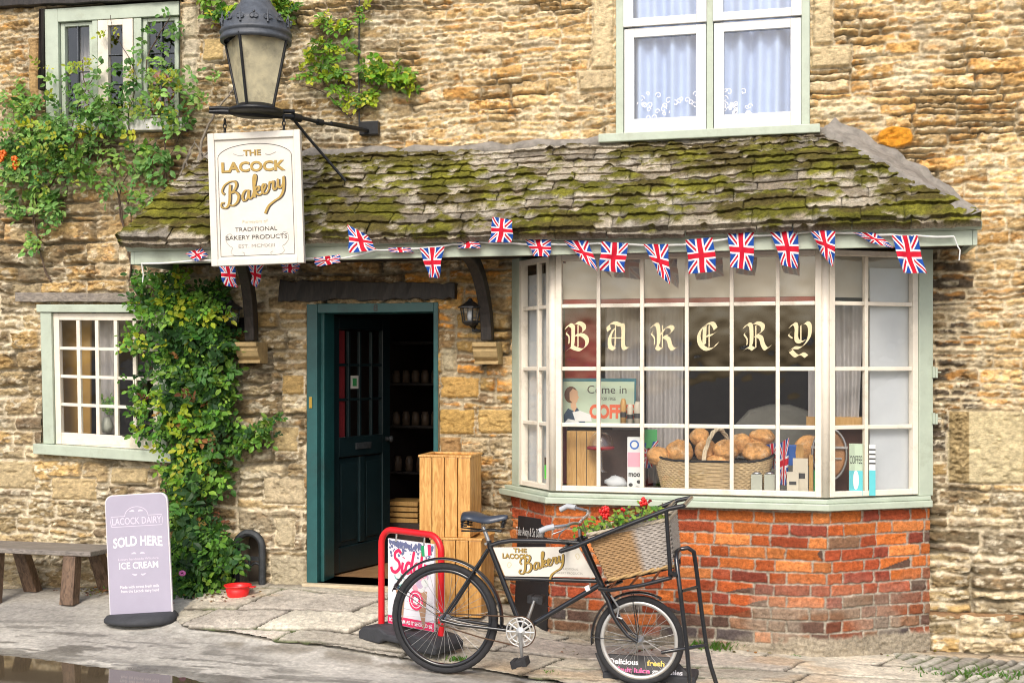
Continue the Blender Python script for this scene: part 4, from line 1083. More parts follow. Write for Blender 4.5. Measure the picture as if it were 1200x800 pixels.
stext('BAKERY PRODUCTS', 303, 282.5, 73, 5.2, M['ink'], .0, False)
stext('EST. MCMXIII', 303, 292, 43, 4, M['fade'], 0, False)
mb = MB()
for s in (-1,1):
    mb = MB(); cx = w_/2; P_ = [(s*.155,.155),(s*.175,.175),(s*.200,.165),(s*.205,.13),(s*.185,.10),(s*.165,.085),(s*.175,.055),(s*.15,.035),(s*.10,.030),(s*.085,.045),(s*.10,.055)]
    ribbon(mb, SG, [(cx+a,b+.03) for a,b in crom(P_,6)], .003, .0115)
    mb.build('scrollwork', M['fade'], hs, fix=False); mb = MB()
    ribbon(mb, SG, [(cx+a,b) for a,b in crom([(s*.07,h_-.145),(s*.10,h_-.15),(s*.14,h_-.135)],6)], .004, .0115)
    mb.build('scrollwork', M['fade'], hs, fix=False)
for x in (.11, w_-.11):
    mb = MB(); top = SG(x,0,h_); 
    for k in range(3):
        c = top+ZX*(.018+.030*k); a = UX if k%2 else NX
        mb.tube([c+a*(.010*cos(q))+ZX*(.019*sin(q)) for q in [2*pi*i/12 for i in range(12)]], .0042, 6, closed=True)
    mb.build('chain', M['black'], hs)

# ------------------------------------------------------------------ street lamp on its bracket
LD = 7.80; lpx = LD/F
lb = Pd(300,124,LD)
lamp = empty('street_lamp', lb, 'large black iron street lantern with amber glass on a bracket above the hanging sign', 'street lamp')
LF = Fr(lb, UX, NX)
def rp(px): return px*lpx
hb, ht, rb_, rt_ = 0.0, rp(75), rp(22.5), rp(40)
mb = MB(); mb.lathe(LF, [(0,-.055),(rp(30),-.055),(rp(32),-.045),(rp(32),-.03),(rp(24),-.018),(rp(22),0),(0,.0)], 28); mb.build('base_ring', M['black'], lamp)
a0 = R(2)
cn = [(cos(a0+pi/2*k), sin(a0+pi/2*k)) for k in range(4)]
for k in range(4):
    (x0,y0),(x1,y1) = cn[k], cn[(k+1)%4]
    mb = MB(); mb.hexa([LF(x0*rb_*.97,y0*rb_*.97,hb),LF(x1*rb_*.97,y1*rb_*.97,hb),LF(x1*rb_*.93,y1*rb_*.93,hb),LF(x0*rb_*.93,y0*rb_*.93,hb),
        LF(x0*rt_*.97,y0*rt_*.97,ht),LF(x1*rt_*.97,y1*rt_*.97,ht),LF(x1*rt_*.94,y1*rt_*.94,ht),LF(x0*rt_*.94,y0*rt_*.94,ht)])
    mb.build('glass_pane', M['lampglass'], lamp)
    mb = MB(); mb.tube([LF(x0*rb_,y0*rb_,hb-.01),LF(x0*rt_,y0*rt_,ht+.01)], .010, 6); mb.build('glazing_post', M['black'], lamp)
z0 = ht
prof = [(rp(37),z0-.012),(rp(41),z0-.010),(rp(41.5),z0+.012),(rp(40),z0+.018),(rp(40),z0+.035),(rp(42),z0+.042),(rp(41),z0+.06),(rp(39.5),z0+.065),(rp(40),z0+.10),(rp(38),z0+.105)]
mb = MB(); mb.lathe(LF, prof, 36); mb.build('crown_band', M['lead'], lamp)
mb = MB()
for k in range(16):     # filigree scrolls and spikes round the crown
    q = 2*pi*k/16; c = LF(cos(q)*rp(40.5), sin(q)*rp(40.5), z0+.105); t = LF.x*(-sin(q))+LF.y*cos(q)
    for s in (-1,1):
        mb.tube([c+t*(s*(.012+.014*cos(a)))+ZX*(.004+.014*sin(a)) for a in [2*pi*i/8 for i in range(8)]], .0035, 5, closed=True)
    if k%2 == 0: mb.tube([c-ZX*.03, c+ZX*.02, c+ZX*.055], [.008,.007,.001], 5)
    else: mb.ball(c+ZX*.028, .010, 6, 4)
mb.build('filigree', M['lead'], lamp)
prof = [(rp(36),z0+.06),(rp(35),z0+.11),(rp(32),z0+.145),(rp(30),z0+.15),(rp(28),z0+.175),(rp(25),z0+.185),(rp(22),z0+.22),(rp(20),z0+.225),(rp(17),z0+.265),(rp(14.5),z0+.30),(rp(13),z0+.33),(rp(15),z0+.335),(rp(15),z0+.36),(rp(8),z0+.40),(rp(5),z0+.44),(rp(6.5),z0+.47),(rp(4),z0+.50),(0,z0+.56)]
mb = MB(); mb.lathe(LF, prof, 32); mb.build('dome', M['lead'], lamp)
# bracket arm to the wall
wa = WF(*Wp(438,152,.0)); 
br = empty('wall_bracket', wa, 'black iron arm and stay fixing the street lantern to the stone wall', 'bracket')
mb = MB()
A0 = Pd(245,131,7.74); A1 = Pd(343,137,7.95); A2 = Pd(372,143,8.12); A3 = WF(*Wp(430,153,.06))
ringc = lb-ZX*.055
mb.tube([A0, Pd(262,131,7.76), Pd(300,134,7.80), A1], [.012,.018,.018,.018], 8)
mb.tube([A0+ZX*.022, Pd(255,127,7.75), Pd(345,131,7.95)], [.010,.014,.014], 8)
mb.tube([A1, Pd(352,139,8.0)], .028, 8); mb.tube([Pd(352,138,8.0), A2], .013, 8)
mb.tube([A2, Pd(378,144,8.15)], .022, 8)
mb.tube([Pd(378,144,8.15), Pd(388,146,8.2)], .011, 6); mb.tube([Pd(388,145,8.2), A3], .016, 8)
mb.build('arm', M['black'], br)
mb = MB(); mb.tube([A1-ZX*.01, Pd(360,160,8.05), WF(*Wp(405,212,.50))], .010, 8); mb.build('stay', M['black'], br)
mb = MB(); mb.box(WF, wu(421,.05), wu(443,.05), .0,.055, wz(430,160), wz(430,144)); mb.build('wall_plate', M['black'], br, bevel=.006)
mb = MB(); mb.tube([WF(*Wp(421,150,.03)),WF(*Wp(420.5,80,.03)),WF(*Wp(421,10,.03)),WF(*Wp(421,-60,.03))], .0055, 6); mb.build('cable', M['rubber'], br)

# ------------------------------------------------------------------ bunting
FOFF = FO+.035
strg = [(166,309),(230,305),(300,303),(365,303),(400,303),(440,293),(470,291),(500,290),(530,286),(560,283),(600,285),(645,286),(700,285),(735,286),(790,287),(830,283),(868,276),(915,274),(955,270),(1000,273),(1045,275),(1075,276),(1118,277)]
bun_s = [WF(*Wp(x,y,FOFF)) for x,y in strg]
mb = MB(); pts = []
for i in range(len(bun_s)-1):
    for k in range(4):
        t = k/4; pts.append(bun_s[i].lerp(bun_s[i+1],t)-ZX*(.006*sin(pi*t)))
pts.append(bun_s[-1])
mb.tube(pts, .0072, 6)
mb.tube([bun_s[0], WF(*Wp(168,322,FOFF)), WF(*Wp(167,331,FOFF))], .0042, 6)
mb.tube([bun_s[-1]-ZX*.0, WF(*Wp(1122,288,FOFF)), WF(*Wp(1125,293,FOFF)), WF(*Wp(1124,305,FOFF))], .0042, 6)
o = mb.build('bunting_string', M['cord']); tag(o, 'white bunting string stretched along the sage green fascia', 'string')
flags = [
 ([(217,297),(236,290),(243,300),(232,308)],'crumpled small flag left of the hanging sign on the green fascia'),
 ([(256,309),(275,309),(279,337),(265,335)],'flag showing below the left corner of the hanging sign'),
 ([(290,309),(309,309),(303,339),(296,331)],'narrow flag pointing down below the middle of the hanging sign'),
 ([(328,308),(352,309),(348,320),(334,319)],'flag mostly hidden behind the right corner of the hanging sign'),
 ([(368,302),(399,298),(400,308),(371,312)],'flattened folded flag just right of the hanging sign'),
 ([(407,263),(431,276),(441,292),(413,297)],'flag blown up over the fascia above the door left side'),
 ([(455,290),(481,290),(483,296),(458,296)],'flag twisted to a thin strip above the door lintel'),
 ([(492,291),(521,289),(514,326),(502,325)],'pointed flag hanging straight down over the door lintel'),
 ([(536,281),(561,281),(564,291),(535,291)],'small curled flag between the door and the blown up flag'),
 ([(577,254),(600,258),(601,284),(573,284)],'flag blown up against the mossy slates above the right bracket'),
 ([(614,280),(646,281),(645,301),(626,300)],'short folded flag over the left side of the bay window'),
 ([(660,282),(689,282),(702,318),(682,304)],'slanting flag over the first front column of the bay window'),
 ([(705,283),(736,285),(733,320),(703,317)],'square hanging flag above the letter A of the window lettering'),
 ([(754,286),(783,286),(785,333),(771,320)],'twisted flag with long tail above the letter K of the window lettering'),
 ([(803,281),(835,278),(841,318),(808,321)],'wide flag above the letter E of the window lettering'),
 ([(852,271),(884,271),(882,317),(857,313)],'long straight flag between the letters E and R of the window lettering'),
 ([(902,271),(935,269),(936,315),(917,311)],'flag above the gap between the letters R and Y of the window lettering'),
 ([(948,268),(979,271),(977,313),(963,297)],'flag with folded lower half at the right corner post of the bay window'),
 ([(999,272),(1026,273),(1049,291),(1022,285)],'flag blown sideways near the right end of the string'),
 ([(1045,276),(1075,276),(1085,320),(1057,320)],'last flag at the right end of the string'),
]
for k,(q,lab) in enumerate(flags):
    rn = random.Random(k+3); nx,ny = 10,14
    base = FOFF+.012+(.11 if q[0][1] < 266 and q[3][1] > 280 and q[0][0] < 700 else .02 if q[0][1] < 270 else 0); sw = rn.uniform(.012,.028); ph_ = rn.uniform(0,6); tw = rn.uniform(-.03,.03)
    c = [Wp(x,y,base) for x,y in q]
    mb = MB(); vs = []; uv = []
    for j in range(ny+1):
        t = j/ny
        for i in range(nx+1):
            s = i/nx
            u = (c[0][0]*(1-s)+c[1][0]*s)*(1-t)+(c[3][0]*(1-s)+c[2][0]*s)*t
            z = (c[0][2]*(1-s)+c[1][2]*s)*(1-t)+(c[3][2]*(1-s)+c[2][2]*s)*t
            off = base+sw*t*sin(s*6+ph_+t*2)+.007*sin(s*13+t*9+ph_)+tw*t*(s-.5)*2+.012*t
            u += .006*sin(t*7+ph_)*t
            vs.append(WF(u,off,z)); uv.append((s,1-t))
    mb.v = vs; mb.uv = uv; mb.col = [None]*len(vs)
    mb.f = [(j*(nx+1)+i,j*(nx+1)+i+1,(j+1)*(nx+1)+i+1,(j+1)*(nx+1)+i) for j in range(ny) for i in range(nx)]; mb.sm = [True]*len(mb.f)
    o = mb.build('bunting_flag', M['flag'], fix=False, loc=vs[nx//2]); tag(o, lab, 'flag', 'flags on the bunting string')

# ------------------------------------------------------------------ wall lanterns
def lantern(px, py, label):
    c = WF(*Wp(px,py,.16)); t = empty('wall_lantern', c-ZX*.10, label, 'lantern', 'small lanterns either side of the door'); f = Fr(c, UX, NX)
    mb = MB(); mb.lathe(f, [(0,.105),(.012,.10),(.02,.085),(.05,.065),(.088,.045),(.09,.036),(.07,.034),(.0,.034)], 6, sm=False); mb.build('cap', M['black'], t)
    mb = MB(); mb.lathe(f, [(0,-.085),(.03,-.085),(.05,-.07),(.058,-.06),(.058,-.052),(0,-.052)], 6, sm=False)
    for k in range(6): q = pi/3*k; mb.tube([f(.052*cos(q),.052*sin(q),-.055),f(.068*cos(q),.068*sin(q),.036)], .0045, 5)
    mb.build('cage', M['black'], t)
    mb = MB(); mb.lathe(f, [(.047,-.052),(.062,.034)], 6, sm=False); mb.build('glass', M['clear'], t, fix=False)
    mb = MB(); mb.lathe(f, [(0,-.05),(.018,-.05),(.02,-.02),(.018,.012),(0,.02)], 10); mb.build('bulb', M['whitepanel'], t)
    mb = MB(); mb.tube([f(0,-.04,-.075),f(0,-.10,-.10),f(0,-.15,-.07)], .008, 6); mb.tube([f(0,0,-.085),f(0,-.04,-.095),f(0,-.12,-.09)], .006, 6); mb.box(f,-.03,.03,-.165,-.145,-.12,-.02); mb.build('wall_arm', M['black'], t)
lantern(551,367,'small black lantern right of the door beside the curved timber bracket')
lantern(271,368,'small black lantern left of the door half hidden by the climbing plant')

# ------------------------------------------------------------------ window contents
SO = .985
def in_px(px,py,off): return WF(*Wp(px,py,off))
def Uo(px,off): return wu(px,off)
# letters on the glass
for ch,cx in zip('BAKERY',(677.5,724.5,777.5,829.5,886,938)):
    hh = 32.5; o_ = BOFF-.0045
    u0_,_,zb_ = Wp(cx-14.5,410.5,o_); s_ = (wz(cx,378,o_)-zb_)
    mb = MB(); fr_ = WF.at(u0_, o_, zb_)
    thick,thin = BL[ch]
    for st_2 in thick: nib(mb, fr_, [(a*s_*.98,b_*s_) for a,b_ in crom(st_2,5)], .170*s_, 38, .0)
    for st_2 in thin: nib(mb, fr_, [(a*s_*.98,b_*s_) for a,b_ in crom(st_2,4)], .06*s_, 45, .0002)
    mb.build('window_letter', M['letter'], bay, fix=False)
# roller blind and its red edge
def pleat(name, px0,px1,py0,py1,off,m,label,cat,group=None,amp=.018,wl=.055,flare=0,seed=0,u=None, parent=None):
    rn = random.Random(seed); a,b_ = Uo(px0,off),Uo(px1,off); z1 = wz((px0+px1)/2,py0,off); z0 = wz((px0+px1)/2,py1,off)
    nx = int((b_-a)/.008)+4; ny = 10; mb = MB(); ph = [rn.uniform(0,6) for _ in range(4)]; P_ = []
    for j in range(ny+1):
        t = j/ny
        for i in range(nx+1):
            s = i/nx; uu = a+(b_-a)*s; 
            o_ = off+amp*(sin(uu/wl*2*pi+ph[0]+.8*sin(t*2+ph[1]))+.5*sin(uu/wl*3.3+ph[2]))*(.7+.3*t)
            P_.append(WF(uu+flare*t*(s-.5), o_, z1+(z0-z1)*t))
    mb.add(P_, [(j*(nx+1)+i,j*(nx+1)+i+1,(j+1)*(nx+1)+i+1,(j+1)*(nx+1)+i) for j in range(ny) for i in range(nx)], True)
    o = mb.build(name, m, fix=False); tag(o,label,cat,group); return o
mb = MB(); mb.box(WF, Uo(640,.33), Uo(975,.33), .335,.345, wz(800,349,.34), 2.49); o = mb.build('roller_blind', M['valance']); tag(o,'cream roller blind across the top row of panes in the bay window','blind')
mb = MB(); mb.box(WF, Uo(660,.33), Uo(970,.33), .328,.350, wz(800,356,.34), wz(800,349.5,.34)); o = mb.build('curtain_rail', M['redcloth']); tag(o,'dark red rail under the cream blind of the bay window','rail')
mb = MB(); mb.box(WF, Uo(662,.2), Uo(700,.2), .18,.20, wz(680,447,.2), wz(680,357,.2)); o = mb.build('fabric_screen', M['redcloth']); tag(o,'dark red panel behind the letter B of the window lettering','panel')
mb = MB(); mb.box(WF, Uo(656,.12), Uo(664,.12), .08,.12, 1.0, wz(680,447,.2)); o = mb.build('red_post', M['redcloth']); tag(o,'narrow dark red post beside the pine box in the bay window','post')
pleat('net_curtain',709,750,356,500,.05,M['curtain'],'grey pleated net curtain behind the letter A of the window lettering','curtain','net curtains in the bay window',seed=1)
pleat('net_curtain',757,801,356,566,.03,M['curtain'],'grey pleated net curtain behind the letter K of the window lettering','curtain','net curtains in the bay window',seed=2)
pleat('net_curtain',963,1012,356,497,.12,M['curtain'],'grey brown net curtain in the bay window next to the pale right panel','curtain','net curtains in the bay window',seed=3,flare=-.06)
pleat('net_curtain',947,966,430,488,.14,M['curtain'],'pale gathered curtain edge below the letter Y of the window lettering','curtain','net curtains in the bay window',amp=.008,seed=5)
mb = MB(); _f,_L = side(2); mb.box(_f,.03,_L-.05,-.075,-.066,wz(1000,349,.2),2.49); o = mb.build('roller_blind', M['valance']); tag(o,'short cream blind across the top panes of the angled right side of the bay','blind')
# white lining panels at the two ends
fr0,L0 = side(0); fr2,L2 = side(2)
for nm,frx,x0,x1,lab in (('side_panel',fr0,-.01,L0-.06,'pale grey lining panel in the narrow left end of the bay window'),('side_panel',fr2,L2*.455,L2-.02,'pale grey lining panel in the far right panes of the bay window')):
    mb = MB(); mb.box(frx, x0,x1,-.05,-.042,.99,2.40); o = mb.build(nm, M['whitepanel']); tag(o,lab,'panel')
def ibox(name, px0,px1,py0,py1,off,dep,m,label,cat,group=None,floor=True,bev=.002,yaw=0):
    a,b_ = Uo(px0,off),Uo(px1,off); z1 = wz((px0+px1)/2,py0,off); z0 = SO+.0015 if floor else wz((px0+px1)/2,py1,off)
    c = WF((a+b_)/2,off,z0); t = empty(name, c, label, cat, group); f = Fr(c,UX,NX).yaw(yaw)
    mb = MB(); mb.box(f,-(b_-a)/2,(b_-a)/2,-dep,0,0,z1-z0); mb.build('body', m, t, bevel=bev)
    return t,f,b_-a,z1-z0
def face_text(t,f,body,x,z,w,h,m,bold=.02,y=.002):
    mb = MB(); put_text(mb,f,body,x,z,w,h,y,bold); mb.build('print', m, t, fix=False)
def patch(t,f,x0,x1,z0,z1,m,y=.001,name='print'):
    mb = MB(); mb.box(f,x0,x1,0,y,z0,z1); mb.build(name, m, t)
C_teal = flatm('teal print',(.02,.13,.16)); C_mint = flatm('mint print',(.42,.52,.38)); C_or = flatm('orange red print',(.62,.10,.03)); C_skin = flatm('skin tone print',(.62,.38,.22)); C_hair = flatm('brown print',(.12,.05,.025)); C_navy = flatm('navy print',(.02,.05,.09)); C_pale = flatm('pale print',(.66,.68,.66)); C_pink = flatm('pink print',(.72,.35,.42)); C_blue = flatm('blue print',(.02,.12,.45)); C_green = flatm('green print',(.05,.30,.09)); C_neon = flatm('bright green print',(.06,.62,.05)); C_tq = flatm('turquoise print',(.10,.48,.52)); C_card = flatm('buff card',(.50,.46,.36)); C_stone = flatm('grey green tin',(.36,.38,.31)); C_yel = flatm('yellow print',(.70,.52,.08)); C_grey = mat('grey upholstery',(.20,.20,.17),.9,.15,8,.1,60); C_dk = flatm('dark print',(.03,.03,.03))
# pine display box
t,f,w1,h1 = ibox('pine_box',664,699,505,563,.27,.25,M['pine_in'],'upright pine box under the retro poster in the bay window','box')
for x in (-w1*.17,w1*.17):
    mb = MB(); mb.box(f,x-.002,x+.002,.0,.0015,0,h1); mb.build('plank_gap', M['oldwood'], t)
# retro poster standing on it
zf = wz(700,499,.24); a,b_ = Uo(656,.24),Uo(745,.24); zt = wz(700,443,.24)
c = WF((a+b_)/2,.24,zf); t = empty('coffee_poster', c, 'retro tin coffee poster with a woman in profile at the bay window left','poster'); f = Fr(c,UX,NX).lean(R(4)); W1,H1 = b_-a, zt-zf
mb = MB(); mb.box(f,-W1/2,W1/2,-.008,0,0,H1); mb.build('plate', C_teal, t, bevel=.002)
patch(t,f,-W1/2+.02,W1/2-.012,.008,H1-.022,C_mint,.0012)
def blob(t,f,pts,m,y): mb = MB(); mb.add([f(x,y,z) for x,z in pts],[list(range(len(pts)))]); mb.build('print', m, t, fix=False)
def el(cx,cz,rx,rz,n=18,a0=0,a1=2*pi): return [(cx+rx*cos(a0+(a1-a0)*i/n),cz+rz*sin(a0+(a1-a0)*i/n)) for i in range(n)]
X = -W1/2+.085
blob(t,f,[(X-.055,.01),(X-.06,.07),(X-.03,.115),(X,.10),(X+.03,.12),(X+.075,.06),(X+.09,.01)],C_navy,.002)
blob(t,f,[(X-.012,.12),(X+.012,.09),(X+.028,.12),(X+.02,.16),(X-.014,.16)],C_skin,.0024)
blob(t,f,el(X-.012,.205,.045,.055),C_hair,.0026); blob(t,f,[(X-.02,.17),(X+.005,.145),(X+.03,.155),(X+.034,.175),(X+.042,.188),(X+.034,.20),(X+.032,.23),(X+.0,.245),(X-.022,.22)],C_skin,.003)
blob(t,f,[(X+.0,.09),(X+.02,.03),(X+.13,.03),(X+.12,.075),(X+.05,.10)],C_pale,.0034); blob(t,f,[(X-.06,.012),(X-.03,.045),(X+.03,.035),(X+.06,.012)],C_pale,.0036)
face_text(t,f,'Come in',.06,H1-.10,.26,.055,M['ink'],.0,.002); face_text(t,f,'FOR FREE',.07,H1-.145,.10,.022,M['ink'],.0,.002); face_text(t,f,'COFFEE',.095,.055,.30,.085,C_or,.05,.002)
# tan packets in front of the poster
for (p0,p1,y0,lab,m_) in ((727,734,467,'amber upright tube in front of the coffee poster',M['pine_in']),(735,742,473,'striped dark and cream jar in front of the coffee poster',C_card),(743,752,470,'cream carton right of the coffee poster',C_card)):
    ztop = wz(740,y0,.29); zb_ = wz(740,498,.29); a,b_ = Uo(p0,.29),Uo(p1,.29); c = WF((a+b_)/2,.29,zb_)
    tt = empty('packet', c, lab, 'packet', 'packets on the window shelf'); mb = MB(); f2 = Fr(c,UX,NX)
    mb.lathe(f2,[(0,0),((b_-a)/2,0),((b_-a)/2,(ztop-zb_)*.85),((b_-a)*.3,ztop-zb_),(0,ztop-zb_)],12); mb.build('body', m_, tt)
    mb = MB(); mb.lathe(f2,[((b_-a)/2+.001,(ztop-zb_)*.3),((b_-a)/2+.001,(ztop-zb_)*.5)],12); mb.build('band', C_dk, tt)
mb = MB(); mb.box(WF,Uo(718,.29),Uo(757,.29),.22,.31,wz(740,503,.29)-.0,wz(740,498.2,.29)); o = mb.build('display_block', M['oldwood']); tag(o,'dark wooden block carrying the packets at the right of the coffee poster','block')
mb = MB(); mb.box(WF,Uo(700,.15),Uo(757,.15),.02,.15,SO+.001,wz(730,498,.15)-.03); o=mb.build('display_crate', mat('dark brown crate',(.07,.04,.03),.7,.3,6,.2,30)); tag(o,'dark brown slatted crate behind the blue and white packet','crate')
# glass cake dome with a red rim
c = WF(Uo(704,.33),.33,wz(704,524,.33)); t = empty('cake_dome', c, 'small glass cake dome with a red rim beside the pine box','cake dome'); f = Fr(c,UX,NX)
mb = MB(); mb.lathe(f,[(.085,0),(.084,.03),(.07,.07),(.04,.095),(0,.10)],24); mb.build('dome', M['clear'], t, fix=False)
mb = MB(); mb.lathe(f,[(0,-.012),(.088,-.012),(.09,0),(.086,.006),(0,.006)],24); mb.build('rim', M['redcloth'], t)
mb = MB(); mb.lathe(f,[(0,-.16),(.05,-.16),(.015,-.14),(.012,-.03),(.06,-.013),(0,-.013)],18); mb.build('stand', M['clear'], t)
# crumpled clear film and small label
mb = MB(); mb.ball(WF(Uo(722,.3),.3,SO+.045),.06,14,8,(1.2,.8,.7),WF,.10,5); o = mb.build('cellophane_bag', M['whitepanel']); tag(o,'crumpled pale cellophane bag low in the second column of the bay window','bag')
# moo packet
t,f,w1,h1 = ibox('milk_packet',735,752,512,565,.37,.05,C_pale,'white pink and black printed packet under the second column of panes','packet','packets on the window shelf')
patch(t,f,-w1/2+.004,w1/2-.004,h1*.45,h1*.72,C_pink); blob(t,f,el(0,h1*.86,.03,.03),C_blue,.0015); blob(t,f,el(0,h1*.86,.02,.02),C_pale,.002); face_text(t,f,'moo',0,h1*.27,w1*.8,.035,C_dk,.03); 
for k,(x,z) in enumerate(((-.03,.04),(.02,.02),(.035,.06))): blob(t,f,el(x*.8,z,.014,.012,9),C_dk,.0015)
t,f,w1,h1 = ibox('green_card',751,770,503,525,.18,.01,C_green,'green price card behind the bread basket left end','card',floor=False)
t,f,w1,h1 = ibox('green_label',638,648,541,561,.27,.03,C_neon,'bright green label box at the lower left corner of the bay window','label',floor=False); patch(t,f,-w1/2,w1/2,h1-.02,h1+.03,C_dk)
# bread basket
bo_ = .22; a,b_ = Uo(764,bo_+.13),Uo(906,bo_+.13); bw_ = b_-a; zt = wz(830,541,bo_+.13)-SO
bc_ = WF((a+b_)/2,bo_,SO+.002); bt = empty('bread_basket', bc_, 'long oval wicker basket heaped with loaves in the bay window','basket')
def wicker(P_, ns, nt, name, parent, colf, rowh, per, amp=.004, Ls=1.0, Lt=1.0, closed=False):
    """a woven surface: P_(s,t,h)"""
    V_ = []; C_ = []
    for j in range(nt+1):
        t_ = j/nt
        for i in range(ns+1):
            s_ = i/ns; r_ = t_*Lt/rowh; k = math.floor(r_); a_ = abs(sin(pi*(r_))) ; ph = s_*Ls/per*pi
            hh = amp*(a_*(1+ (1 if k%2 else -1)*cos(ph))*.9)
            V_.append(P_(s_,t_,hh)); c0 = colf(s_,t_); q = .55+.45*a_; q2 = .85+.3*vn(np.array(s_*Ls*60),np.array(k*3.1),77); C_.append(tuple(float(x*q*q2) for x in c0))
    mb = MB(); mb.v = V_; mb.col = C_; W_ = ns+1
    mb.f = [(j*W_+i,j*W_+i+1,(j+1)*W_+i+1,(j+1)*W_+i) for j in range(nt) for i in range(ns)]; mb.sm = [True]*len(mb.f)
    return mb.build(name, M['wicker'], parent, fix=False)
fB = Fr(bc_,UX,NX)
def PB(s,t,h): q = 2*pi*s; k = .86+.14*t; e = .55; sg_ = lambda v: math.copysign(abs(v)**e, v); up = zt*(t*(1+.22*t*abs(cos(q))**3)); return fB((bw_/2*k+h)*sg_(cos(q)), (.13*k+h)*sg_(sin(q)), up)
wicker(PB, 400, 42, 'weave', bt, lambda s,t:(.46,.34,.18), .012, .022, .004, 2*(bw_+.26), zt)
mb = MB(); mb.tube([PB(i/60,1,0)+ZX*.002*sin(i*2.2) for i in range(60)], .008, 6, closed=True); mb.c=(.5,.4,.22); mb.build('rim', M['wicker'], bt)
hx0 = Uo(824,.35)-(a+b_)/2
mb = MB(); mb.c = (.52,.44,.30); pth = [fB(hx0+.17*t_, .12-.24*t_, zt+.20*sin(pi*t_)**.7) for t_ in [i/16 for i in range(17)]]
for k in range(3): mb.tube([p+UX*(.009*cos(i*.9+k*2.1))+ZX*(.007*sin(i*.9+k*2.1)) for i,p in enumerate(pth)], .0075, 6)
mb.c = None; mb.col = [(.52,.44,.30)]*len(mb.v); mb.build('handle', M['wicker'], bt)
mb = MB(); mb.box(fB,-bw_/2*.8,bw_/2*.8,-.10,.10,.0,.01); mb.build('bottom', M['pine_in'], bt)
loaves = [(771,534,14,11,.26,'round loaf at the left end of the bread basket'),(796,530,17,15,.22,'cracked round loaf second from the left in the basket'),(768,522,0,0,0,''),
 (820,512,12,11,.14,'round loaf at the back left of the basket handle'),(828,528,14,13,.20,'brown loaf behind the basket handle'),(841,539,14,6,.27,'low roll in front of the basket handle foot'),(850,528,15,13,.26,'pale floured loaf right of the basket handle'),
 (868,521,15,13,.17,'dark round loaf in the back of the basket behind the floured loaf'),(893,512,15,10,.16,'flat round loaf on top at the right end of the basket'),(887,530,17,12,.25,'large round loaf at the right end of the basket')]
for k,(x,y,rx,ry,o_,lab) in enumerate(loaves):
    if not rx: continue
    s_ = 7.7/F; c = WF(*Wp(x,y,o_)); 
    mb = MB(); mb.ball(c, 1, 40, 26, (rx*s_, rx*s_*.85, ry*s_), WF, .03, k); mb.v = [Vector(v)+NX*(-.007 if abs(math.sin(((Vector(v)-c).dot(UX)*(.8 if k%2 else .3)+(Vector(v)-c).z*(.6 if k%2 else 1))*75+k))<.22 else .001)-ZX*.0 for v in mb.v]; 
    if k in (1,3,6): pass
    o = mb.build('loaf', M['bread'], fix=False); tag(o, lab, 'loaf', 'loaves in the bread basket')
# tins, cloth, flag, packets and the clock
for p0,p1,lab in ((880,893,'small grey green tin in front of the basket, left of the pair'),(895.5,908,'small grey green tin in front of the basket, right of the pair')):
    t,f,w1,h1 = ibox('small_tin',p0,p1,556,568,.385,.06,C_stone,lab,'tin','small tins in front of the basket'); mb = MB(); mb.lathe(Fr(f(0,-.03,h1),UX,NX),[(0,0),(.028,0),(.028,.012),(0,.018)],14); mb.build('lid', M['chrome'], t)
def cloth(name, pts, off, lab, m=None, sw=.02):
    c = [Wp(x,y,off) for x,y in pts]; nx,ny = 12,14; V_ = []; UV = []
    for j in range(ny+1):
        t = j/ny
        for i in range(nx+1):
            s = i/nx; u = (c[0][0]*(1-s)+c[1][0]*s)*(1-t)+(c[3][0]*(1-s)+c[2][0]*s)*t; z = (c[0][2]*(1-s)+c[1][2]*s)*(1-t)+(c[3][2]*(1-s)+c[2][2]*s)*t
            V_.append(WF(u,off+sw*sin(s*9+t*2),z)); UV.append((s,1-t))
    mb = MB(); mb.v=V_; mb.uv=UV; mb.col=[None]*len(V_); mb.f=[(j*(nx+1)+i,j*(nx+1)+i+1,(j+1)*(nx+1)+i+1,(j+1)*(nx+1)+i) for j in range(ny) for i in range(nx)]; mb.sm=[True]*len(mb.f)
    o = mb.build(name, m or M['flag'], fix=False); tag(o, lab, 'flag', 'small flags inside the bay window')
cloth('table_flag',[(896,521),(913,518),(911,550),(903,548)],.2,'small folded flag behind the right end of the bread basket')
cloth('table_flag',[(913,520),(925,512),(923,568),(913,568)],.36,'small standing flag between the basket and the cream packets')
cloth('table_flag',[(750,520),(772,516),(764,548),(751,548)],.18,'small crumpled flag behind the left end of the bread basket')
t,f,w1,h1 = ibox('blue_card',916,934,521,545,.25,.02,C_blue,'blue card behind the cream packets in the bay window','card',floor=False)
for p0,p1,y0,o_,lab,m_ in ((929,947,537,.36,'tall cream packet in front of the dark blue card',C_card),(922,936,553,.385,'short cream box with dark label at the foot of the tall packet',C_card),(948,953,533,.34,'amber bottle beside the tall cream packet',M['pine_in']),(953.5,958,551,.36,'slim green bottle beside the amber bottle',C_green)):
    t,f,w1,h1 = ibox('packet',p0,p1,y0,568,o_,.035,m_,lab,'packet','packets on the window shelf')
    if p0 in (929,922): patch(t,f,-w1*.3,w1*.3,h1*.45,h1*.6,C_dk)
mb = MB(); c = WF(Uo(937,.27),.27,wz(937,526,.27)); mb.prism(Fr(c,UX,NX),[(-.02,-.10),(.02,-.10),(.025,-.02),(.018,.03),(-.018,.03),(-.025,-.02)],-.01,.01); o = mb.build('bread_board', M['pine_in']); tag(o,'small amber wooden bread board standing behind the cream packets','board')
